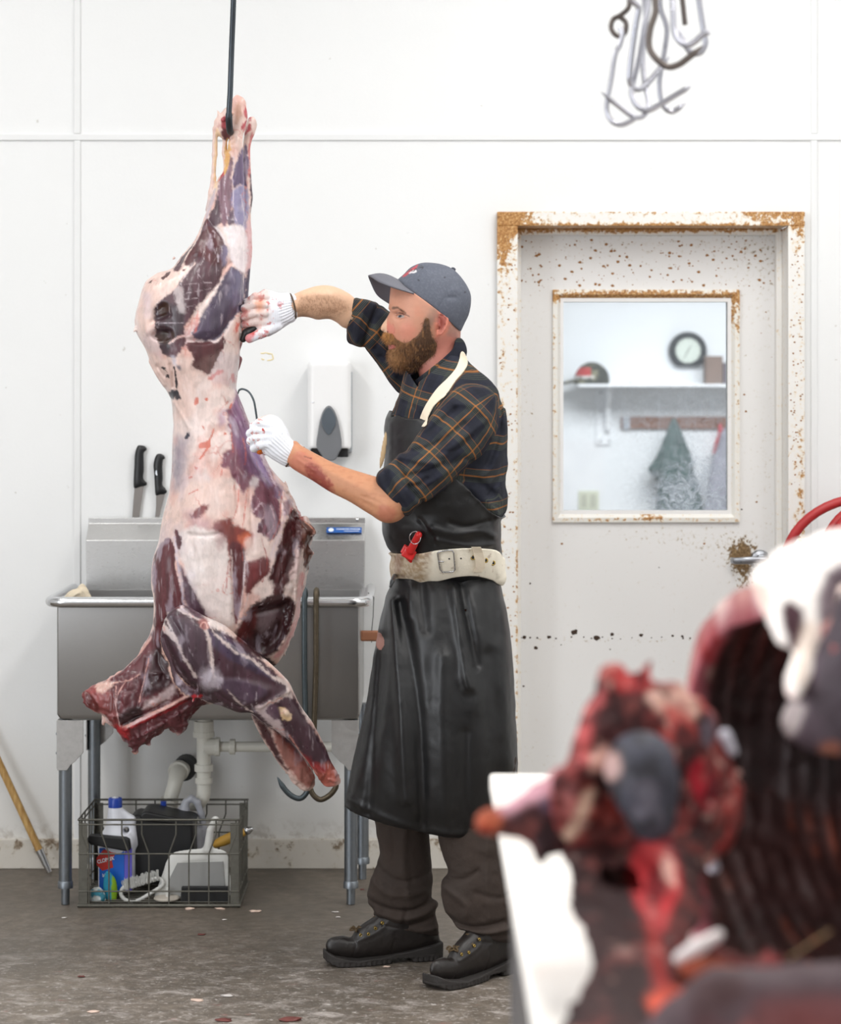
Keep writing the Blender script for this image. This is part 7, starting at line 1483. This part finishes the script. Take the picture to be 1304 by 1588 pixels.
# --- opened rib cage: one curved wall, ribs run across it
prof = np.array([(2.72, 1.25, .47), (2.80, 1.285, .46), (2.90, 1.30, .43), (3.00, 1.285, .395), (3.08, 1.235, .364), (3.12, 1.16, .350), (3.13, 1.08, .342), (3.09, 1.01, .342), (2.98, .955, .33), (2.82, .93, .325), (2.64, .922, .32), (2.48, .925, .33), (2.36, .945, .36)])
pr = spline([tuple(p) for p in prof], 12, False); nT = len(pr); nX = 230; x1 = 1.0
nrm = np.gradient(pr[:, :2], axis=0); nrm = np.stack([nrm[:, 1], -nrm[:, 0]], 1); nrm /= np.linalg.norm(nrm, axis=1)[:, None]   # points inwards or outwards
cen = np.array([2.8, 1.12]); sg = np.sign(((cen-pr[:, :2])*nrm).sum(1)); nrm *= sg[:, None]
U = np.linspace(0, 1, nX); Xg = pr[:, 2][:, None]+(x1-pr[:, 2][:, None])*U[None]; Tn = np.linspace(0, 1, nT)[:, None]
ribx = Xg+.05*np.sin(Tn*3)+.02*fbm(np.stack([Xg, Tn+0*Xg, Xg*0], -1), 3, 2); rib = np.exp(-((np.mod(ribx, .027)/.027-.5)/.2)**2)
jit = fbm(np.stack([Xg, Tn*1.2+0*Xg, 0*Xg+.3], -1), 22, 4)
inn = .0045*rib*(.6+.8*jit)+.008*jit; end = sstep(0, .09, U)[None]; inn = inn*end+.012*(1-end)*(1+.6*jit)
thk = .032+.0*Xg
def sheet(off): return np.stack([Xg, pr[:, 0][:, None]+nrm[:, 0][:, None]*off, pr[:, 1][:, None]+nrm[:, 1][:, None]*off], -1)
Vi = sheet(inn); Vo = sheet(-thk*(1+.2*jit)); Vo[..., 2] = np.maximum(Vo[..., 2], TZ+.001)
V = np.concatenate([Vi.reshape(-1, 3), Vo.reshape(-1, 3)]); nb_ = nT*nX; idx = np.arange(nb_).reshape(nT, nX)
q = np.stack([idx[:-1, :-1], idx[1:, :-1], idx[1:, 1:], idx[:-1, 1:]], -1).reshape(-1, 4); Q = [q, q[:, ::-1]+nb_]
for ring in (idx[:, 0], idx[:, -1][::-1], idx[0][::-1], idx[-1]): Q.append(np.stack([ring[:-1], ring[:-1]+nb_, ring[1:]+nb_, ring[1:]], -1))
Q = np.concatenate(Q)
C_ = np.tile(np.array(srgb(46, 22, 20)), (len(V), 1)); ribf = np.concatenate([rib.ravel(), 0*rib.ravel()]); Tf = np.concatenate([(Tn+0*Xg).ravel()]*2); Uf = np.concatenate([(U[None]+0*Tn).ravel()]*2)
inner_ = np.arange(len(V)) < nb_; nz = fbm(V, 18, 4)
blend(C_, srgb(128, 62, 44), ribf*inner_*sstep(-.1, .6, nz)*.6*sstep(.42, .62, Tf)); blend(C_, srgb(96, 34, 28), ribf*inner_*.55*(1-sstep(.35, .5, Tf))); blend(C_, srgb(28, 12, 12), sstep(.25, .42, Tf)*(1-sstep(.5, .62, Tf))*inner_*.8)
rim = (1-sstep(.0, .045, Uf+nz*.015)); blend(C_, srgb(168, 92, 102), rim); blend(C_, srgb(232, 200, 186), rim*sstep(.05, .35, fbm(V+2, 14, 3))*(Tf < .5)); blend(C_, srgb(150, 40, 44), rim*sstep(.1, .4, fbm(V+8, 16, 3))); blend(C_, srgb(150, 96, 92), (~inner_)*.8); blend(C_, srgb(226, 206, 198), (~inner_)*sstep(-.1, .3, fbm(V+12, 9, 4)))
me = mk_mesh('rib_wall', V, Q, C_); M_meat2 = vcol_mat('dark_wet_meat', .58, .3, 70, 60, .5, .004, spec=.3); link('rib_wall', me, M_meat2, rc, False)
# --- the rest of the heap, piece by piece
def chunk(name, layers, paint, res=.005, dsp=(.006, 22), cones=(), T=None, lab=None):
    S = Sdf()
    for pts, dep, k in layers: S.add(Layer(pts, dep, k, .006, T=T), .02)
    for a, b, r1, r2 in cones: S.add(cone(a, b, r1, r2), .02)
    S.disp(lambda p: fbm(p, dsp[1], 4)*dsp[0]+np.abs(fbm(p+4, dsp[1]*2.6, 4))*dsp[0]*.7); S.ops.append(('c', lambda p: TZ+.001-p[:, 2], 0, None))
    o = osdf(name, S, res, M_meat2, rc, paint)
    if lab: o['label'] = lab
    return o
LIVID, CREAM, BLOOD, BRT, MAR = srgb(198, 128, 122), srgb(240, 224, 212), srgb(150, 34, 36), srgb(206, 66, 52), srgb(62, 30, 32)
def pm(d, base, items, mott=(), am=0.0):
    def f(V):
        p = Paint(V, d, base, 6, 14)
        for col, sc, lo, hi, a, off in mott: p.noise(col, sc, lo, hi, a, off)
        for pts, col, soft, a in items: p.poly(pts, col, soft, a, 4, 3)
        p.noise(srgb(196, 108, 100), 48, .3, .75, .55*am, 11); p.noise(srgb(40, 20, 22), 40, .2, .6, .7*am, 21); p.noise(srgb(222, 178, 166), 60, .55, .85, .7*am, 31)
        return p.c
    return f
chunk('fat_drape', [([(1163, 905), (1172, 880), (1210, 850), (1262, 831), (1330, 815), (1440, 820), (1450, 1000), (1340, 930), (1304, 905), (1292, 955), (1275, 995), (1262, 1030), (1244, 1072), (1228, 1084), (1219, 1060), (1226, 1015), (1200, 1000), (1184, 955)], [(1200, 900, 2.80), (1400, 900, 2.80), (1240, 1060, 2.72)], .55)],
    pm(2.76, srgb(248, 240, 234), [([(1212, 945), (1226, 935), (1240, 950), (1234, 1000), (1218, 1005), (1210, 970)], srgb(64, 34, 42), 3, 1), ([(1268, 930), (1290, 890), (1330, 880), (1310, 930), (1280, 990), (1266, 965)], srgb(92, 70, 84), 5, .9), ([(1165, 915), (1180, 905), (1196, 930), (1188, 960)], srgb(226, 184, 168), 6, .7), ([(1225, 1000), (1250, 960), (1262, 980), (1240, 1050), (1225, 1050)], srgb(236, 214, 196), 6, .7)], [(srgb(228, 196, 190), 14, .1, .6, .6, 0)]), .005, (.004, 14), lab='white fat draped over the upper edge')
chunk('shoulder_muscle', [([(1320, 905), (1285, 975), (1256, 1030), (1228, 1085), (1213, 1118), (1222, 1142), (1262, 1166), (1304, 1172), (1460, 1190), (1460, 900)], [(1250, 1100, 2.74), (1400, 1100, 2.70)], .42)],
    pm(2.72, srgb(66, 56, 62), [([(1214, 1105), (1240, 1090), (1256, 1100), (1236, 1140), (1222, 1138)], srgb(196, 184, 182), 5, .9), ([(1276, 1150), (1300, 1150), (1300, 1175), (1276, 1175)], srgb(170, 110, 90), 6, .8)], [(srgb(92, 78, 86), 12, .0, .6, .7, 0)]), .005, (.003, 12))
HEADP = [(943, 1042), (958, 1033), (976, 1050), (1000, 1030), (1014, 1052), (1042, 1060), (1062, 1076), (1090, 1088), (1112, 1112), (1112, 1155), (1134, 1190), (1150, 1250), (1130, 1300), (1100, 1330), (1060, 1345), (1000, 1370), (940, 1345), (895, 1325), (868, 1290), (852, 1250), (862, 1210), (884, 1185), (896, 1150), (906, 1110), (928, 1080)]
items = [([(905, 1130), (925, 1085), (950, 1060), (1000, 1075), (1010, 1130), (960, 1180), (905, 1180)], srgb(78, 40, 40), 8, .8), ([(945, 1045), (975, 1040), (1010, 1045), (1050, 1065), (1020, 1080), (960, 1075)], srgb(190, 52, 54), 6, .9), ([(905, 1180), (900, 1130), (930, 1080), (945, 1070), (925, 1120), (915, 1180)], srgb(200, 92, 92), 4, .9),
    ([(1010, 1090), (1040, 1080), (1085, 1090), (1105, 1120), (1080, 1140), (1040, 1120)], srgb(222, 176, 160), 6, .9), ([(1040, 1110), (1080, 1120), (1100, 1160), (1070, 1170)], srgb(206, 80, 76), 6, .8), ([(920, 1170), (945, 1155), (958, 1190), (940, 1215), (918, 1205)], srgb(228, 178, 164), 5, .95),
    ([(900, 1220), (950, 1200), (1000, 1240), (980, 1300), (920, 1310), (890, 1270)], srgb(150, 64, 56), 8, .8), ([(905, 1230), (925, 1226), (900, 1290), (884, 1312), (876, 1300)], srgb(226, 190, 166), 4, .95), ([(880, 1220), (900, 1215), (890, 1260), (878, 1260)], srgb(208, 130, 128), 5, .9), ([(910, 1200), (960, 1196), (990, 1225), (940, 1228)], srgb(30, 22, 24), 5, .9),
    ([(1080, 1205), (1110, 1200), (1140, 1250), (1120, 1290), (1095, 1260)], srgb(176, 16, 40), 6, .95), ([(1060, 1150), (1090, 1150), (1100, 1200), (1070, 1210)], srgb(50, 26, 28), 6, .8), ([(985, 1240), (1040, 1240), (1060, 1320), (1000, 1340)], srgb(46, 34, 38), 10, .8), ([(1120, 1120), (1140, 1160), (1120, 1180), (1105, 1150)], srgb(100, 96, 108), 5, .8)]
chunk('neck_end', [(HEADP, [(950, 1200, 2.72), (1080, 1200, 2.80)], .5)], pm(2.66, srgb(124, 52, 50), items, [(srgb(200, 80, 74), 22, .15, .55, .8, 0), (srgb(226, 180, 168), 26, .35, .7, .8, 5), (srgb(44, 22, 24), 18, .15, .5, .8, 9)], 1.0), .0045, (.010, 20), [(P(945, 1055, 2.74), P(948, 1036, 2.74), .008, .004), (P(1002, 1050, 2.76), P(1006, 1030, 2.76), .008, .003)], lab='ragged red neck end')
def ball_p(V):
    p = Paint(V, 2.62, srgb(70, 70, 80), 4, 20); p.noise(srgb(40, 38, 42), 20, 0, .5, .8); p.noise(srgb(128, 126, 138), 16, .2, .6, .7, 4); p.poly([(935, 1185), (960, 1170), (965, 1200), (945, 1215)], srgb(214, 172, 162), 6, .6); return p.c
S = Sdf(); c_ = P(995, 1196, 2.655); S.add(ell(c_, (.043, .036, .043)), .01); S.add(ell(P(1010, 1255, 2.66), (.028, .025, .035)), .03); S.disp(lambda p: fbm(p, 26, 4)*.004)
osdf('joint_ball', S, .004, M_meat2, rc, ball_p)['label'] = 'grey blue joint ball'
chunk('shank_spur', [([(733, 1276), (742, 1254), (775, 1246), (812, 1236), (846, 1212), (872, 1190), (905, 1205), (930, 1260), (918, 1320), (885, 1332), (850, 1318), (836, 1334), (826, 1318), (800, 1302), (770, 1296), (742, 1294)], [(740, 1270, 2.66), (900, 1260, 2.70)], .62)],
    pm(2.66, srgb(70, 34, 36), [([(730, 1270), (750, 1250), (775, 1262), (765, 1296), (738, 1298)], srgb(190, 96, 66), 8, .95), ([(770, 1246), (840, 1215), (880, 1190), (890, 1215), (830, 1245), (780, 1262)], srgb(214, 160, 172), 7, .9), ([(845, 1240), (880, 1235), (885, 1262), (850, 1265)], srgb(96, 92, 116), 6, .7), ([(800, 1262), (860, 1262), (860, 1330), (820, 1330)], srgb(38, 22, 26), 8, .8), ([(735, 1280), (760, 1282), (760, 1296), (738, 1296)], srgb(150, 40, 26), 4, .8)], [(srgb(150, 60, 56), 24, .2, .6, .7, 3)], .5), .0045, (.005, 24), [(P(838, 1318, 2.67), P(835, 1340, 2.67), .01, .003)])
chunk('neck_column', [([(885, 1290), (900, 1250), (960, 1240), (1050, 1240), (1090, 1290), (1090, 1350), (1085, 1420), (1060, 1480), (1075, 1540), (1110, 1640), (1000, 1700), (870, 1680), (852, 1610), (880, 1576), (900, 1560), (918, 1500), (912, 1452), (892, 1428), (882, 1385), (886, 1350), (878, 1320)], [(980, 1320, 2.70), (980, 1580, 2.40)], .55)],
    pm(2.52, srgb(52, 30, 30), [([(1020, 1300), (1060, 1300), (1075, 1380), (1040, 1400), (1005, 1380)], srgb(120, 22, 36), 8, .9), ([(998, 1372), (1040, 1360), (1072, 1385), (1066, 1420), (1030, 1450), (1000, 1430), (990, 1400)], srgb(196, 56, 60), 6, .95), ([(1012, 1395), (1040, 1390), (1046, 1415), (1020, 1425)], srgb(104, 20, 26), 5, .9), ([(1050, 1375), (1068, 1385), (1060, 1410), (1046, 1400)], srgb(236, 184, 170), 4, .9), ([(900, 1330), (960, 1320), (980, 1420), (985, 1540), (930, 1540), (915, 1440)], srgb(44, 22, 22), 12, .8),
      ([(1000, 1450), (1020, 1440), (1030, 1520), (1005, 1520)], srgb(150, 40, 36), 7, .8), ([(990, 1515), (1040, 1510), (1080, 1540), (1060, 1570), (1010, 1560)], srgb(220, 90, 66), 7, .95), ([(890, 1560), (925, 1545), (940, 1590), (900, 1600)], srgb(226, 130, 104), 6, .9), ([(860, 1580), (890, 1570), (890, 1610), (855, 1610)], srgb(104, 40, 40), 6, .8), ([(950, 1570), (1000, 1560), (1000, 1600), (950, 1600)], srgb(190, 40, 40), 6, .8)],
     [(srgb(104, 44, 40), 22, .2, .6, .7, 1), (srgb(24, 16, 18), 14, .1, .5, .7, 6)], .35), .005, (.007, 24))
chunk('fallen_trim', [([(880, 1330), (900, 1300), (1000, 1290), (1060, 1320), (1060, 1390), (980, 1410), (900, 1400)], [(900, 1340, 2.74), (1000, 1340, 2.74)], .7)], pm(2.7, srgb(58, 30, 32), [], [(srgb(150, 60, 54), 26, .2, .6, .7, 3)]))
chunk('flank_meat', [([(1060, 1530), (1100, 1500), (1180, 1500), (1304, 1490), (1460, 1480), (1460, 1760), (960, 1760), (1000, 1600)], [(1200, 1600, 2.30), (1400, 1600, 2.30)], .5)],
    pm(2.24, srgb(74, 58, 62), [([(1080, 1545), (1150, 1530), (1160, 1560), (1090, 1590)], srgb(60, 36, 36), 14, .8), ([(1180, 1570), (1250, 1560), (1340, 1572), (1300, 1640), (1180, 1630)], srgb(112, 56, 54), 22, .6)], [(srgb(100, 84, 92), 10, .0, .6, .6, 0), (srgb(70, 36, 38), 22, .1, .6, .6, 3), (srgb(150, 80, 76), 26, .4, .8, .5, 6)]), .006, (.004, 14))
chunk('torn_membrane', [([(1056, 1470), (1080, 1455), (1130, 1475), (1200, 1500), (1160, 1525), (1090, 1530), (1050, 1510)], 2.48, .35)], pm(2.46, srgb(96, 42, 40), [([(1050, 1490), (1110, 1490), (1150, 1510), (1070, 1530)], srgb(190, 110, 84), 6, .7)], [(srgb(46, 26, 30), 18, .1, .5, .8, 0), (srgb(176, 60, 60), 22, .25, .6, .8, 4)], .6), .005, (.006, 24))
S = Sdf(); S.add(cone(P(1052, 1486, 2.43), P(1082, 1468, 2.43), .006, .0085), .004); S.add(cone(P(1082, 1468, 2.43), P(1114, 1450, 2.44), .0085, .006), .004); osdf('bone_sliver', S, .003, plain('bone_white', srgb(216, 206, 204), .4, vary=.08), rc)['label'] = 'white sliver of bone'
M_cart = plain('cartilage_grey', srgb(190, 186, 196), .35, vary=.08)
for a, b in (((1106, 1345, 2.86), (1104, 1330, 2.87)), ((1124, 1140, 2.72), (1136, 1165, 2.72))): S = Sdf(); S.add(cone(P(*a), P(*b), .008, .006), .004); osdf('cartilage', S, .003, M_cart, rc)
otube('straw', [P(1222, 1487, 2.4), P(1288, 1443, 2.42)], .0012, plain('straw_tan', srgb(150, 116, 76), .6), rc, 6)
# ================================================================ MEAT HOOKS hanging at the upper right
HKD = 4.55; M_chrome = steel_mat('bright_hook_steel', srgb(182, 182, 190), .3, dirt=.35); M_chrome2 = steel_mat('dull_hook_steel', srgb(112, 104, 100), .4, dirt=.5)
kh = lambda p: crop(900, 0, 5.67, p)
rl = thing('hook_rail', 'steel rail above the picture edge carrying the bunch of meat hooks', 'rail', (.48, HKD, 2.45)); RLZ = CZ+(HY+95)*HKD/F
otube('bar', [(-.3, HKD, RLZ), (1.5, HKD, RLZ)], .014, M_chrome2, rl, 16)
for x in (-.1, 1.3): otube('hanger', [(x, HKD, RLZ), (x, HKD, CEIL)], .008, M_chrome2, rl, 10)
def mhook(pts, dd, r, mat, lab, tip=True, top=True, back=0.0):
    q = [P(a, b, HKD+dd+back*i/len(pts)) for i, (a, b) in enumerate(kh(pts))]
    if top: a = q[0]; q = [Vector((a.x, HKD, RLZ+.018)), Vector((a.x+.012, HKD+.014, RLZ)), Vector((a.x+.004, HKD+dd, RLZ-.03))]+q
    q = [Vector(a) for a in chain(*q)]; n = len(q); r *= 1.36 if r < .005 else 1.0; rr_ = [r]*n
    if tip:
        for k in range(6): rr_[-1-k] = r*(.08+.16*k)
    o = otube('meat_hook', q, rr_, mat, None, 12); tag(o, lab, 'hook', 'bunch of steel meat hooks'); return o
mhook([(430, -60), (425, 60), (360, 130), (290, 170), (268, 240), (300, 300), (350, 320), (395, 280), (398, 200), (350, 150)], .03, .0050, M_chrome2, 'dull steel hook ending in a round eye, leftmost of the bunch', False)
mhook([(345, 245), (368, 300), (345, 400), (305, 480), (270, 700), (236, 880), (234, 990), (285, 1072), (365, 1096), (450, 1060), (520, 1010)], .0, .0036, M_chrome, 'bright meat hook hung through the round eye, lowest at the left', True, False, -.03)
mhook([(560, -40), (575, 200), (548, 480), (560, 700), (595, 880), (585, 980), (530, 1030), (450, 1018), (320, 920), (175, 805)], .05, .0036, M_chrome, 'bright meat hook whose sharp tip points to the left', True, True, -.09)
mhook([(440, -60), (470, 20), (512, 70), (490, 200), (455, 450), (432, 650), (442, 735), (492, 784), (560, 760), (670, 640), (790, 490)], -.03, .0042, M_chrome, 'bright meat hook with a crooked neck and its tip pointing up right', True, True, .06)
mhook([(600, -50), (590, 100), (565, 220), (530, 450), (470, 700), (448, 800), (465, 880), (515, 945), (595, 970), (680, 930), (880, 810), (975, 755)], .02, .0040, M_chrome, 'bright meat hook with the longest point, low in the middle of the bunch', True, True, -.04)
mhook([(655, -60), (660, 100), (615, 250), (602, 400), (650, 500), (760, 585), (860, 570), (960, 500), (1080, 400)], -.08, .0046, M_chrome2, 'thick dull meat hook with a broad round bend in front of the others', True, True, -.02)
mhook([(700, -60), (705, 80), (745, 190), (760, 300), (720, 560), (695, 720), (705, 860), (745, 950), (800, 982), (850, 960), (925, 905)], .07, .0038, M_chrome, 'bright meat hook with a short blunt tip, low at the right', True, True)
mhook([(810, -60), (815, 100), (825, 270), (865, 355), (935, 398), (1000, 370), (1095, 290), (1140, 308)], -.02, .0044, M_chrome, 'bright meat hook bent to the right near the picture top', True, True, -.04)
mhook([(1040, -60), (1060, 120), (1085, 280), (1100, 380), (1060, 455), (1000, 470), (940, 425), (860, 250)], .04, .0044, M_chrome, 'thick steel hook at the right side of the bunch, curling to the left', True, True)
mhook([(895, -60), (905, 80), (920, 220)], .07, .0052, M_chrome2, 'short brown rusty rod hanging between the hooks', False, True)
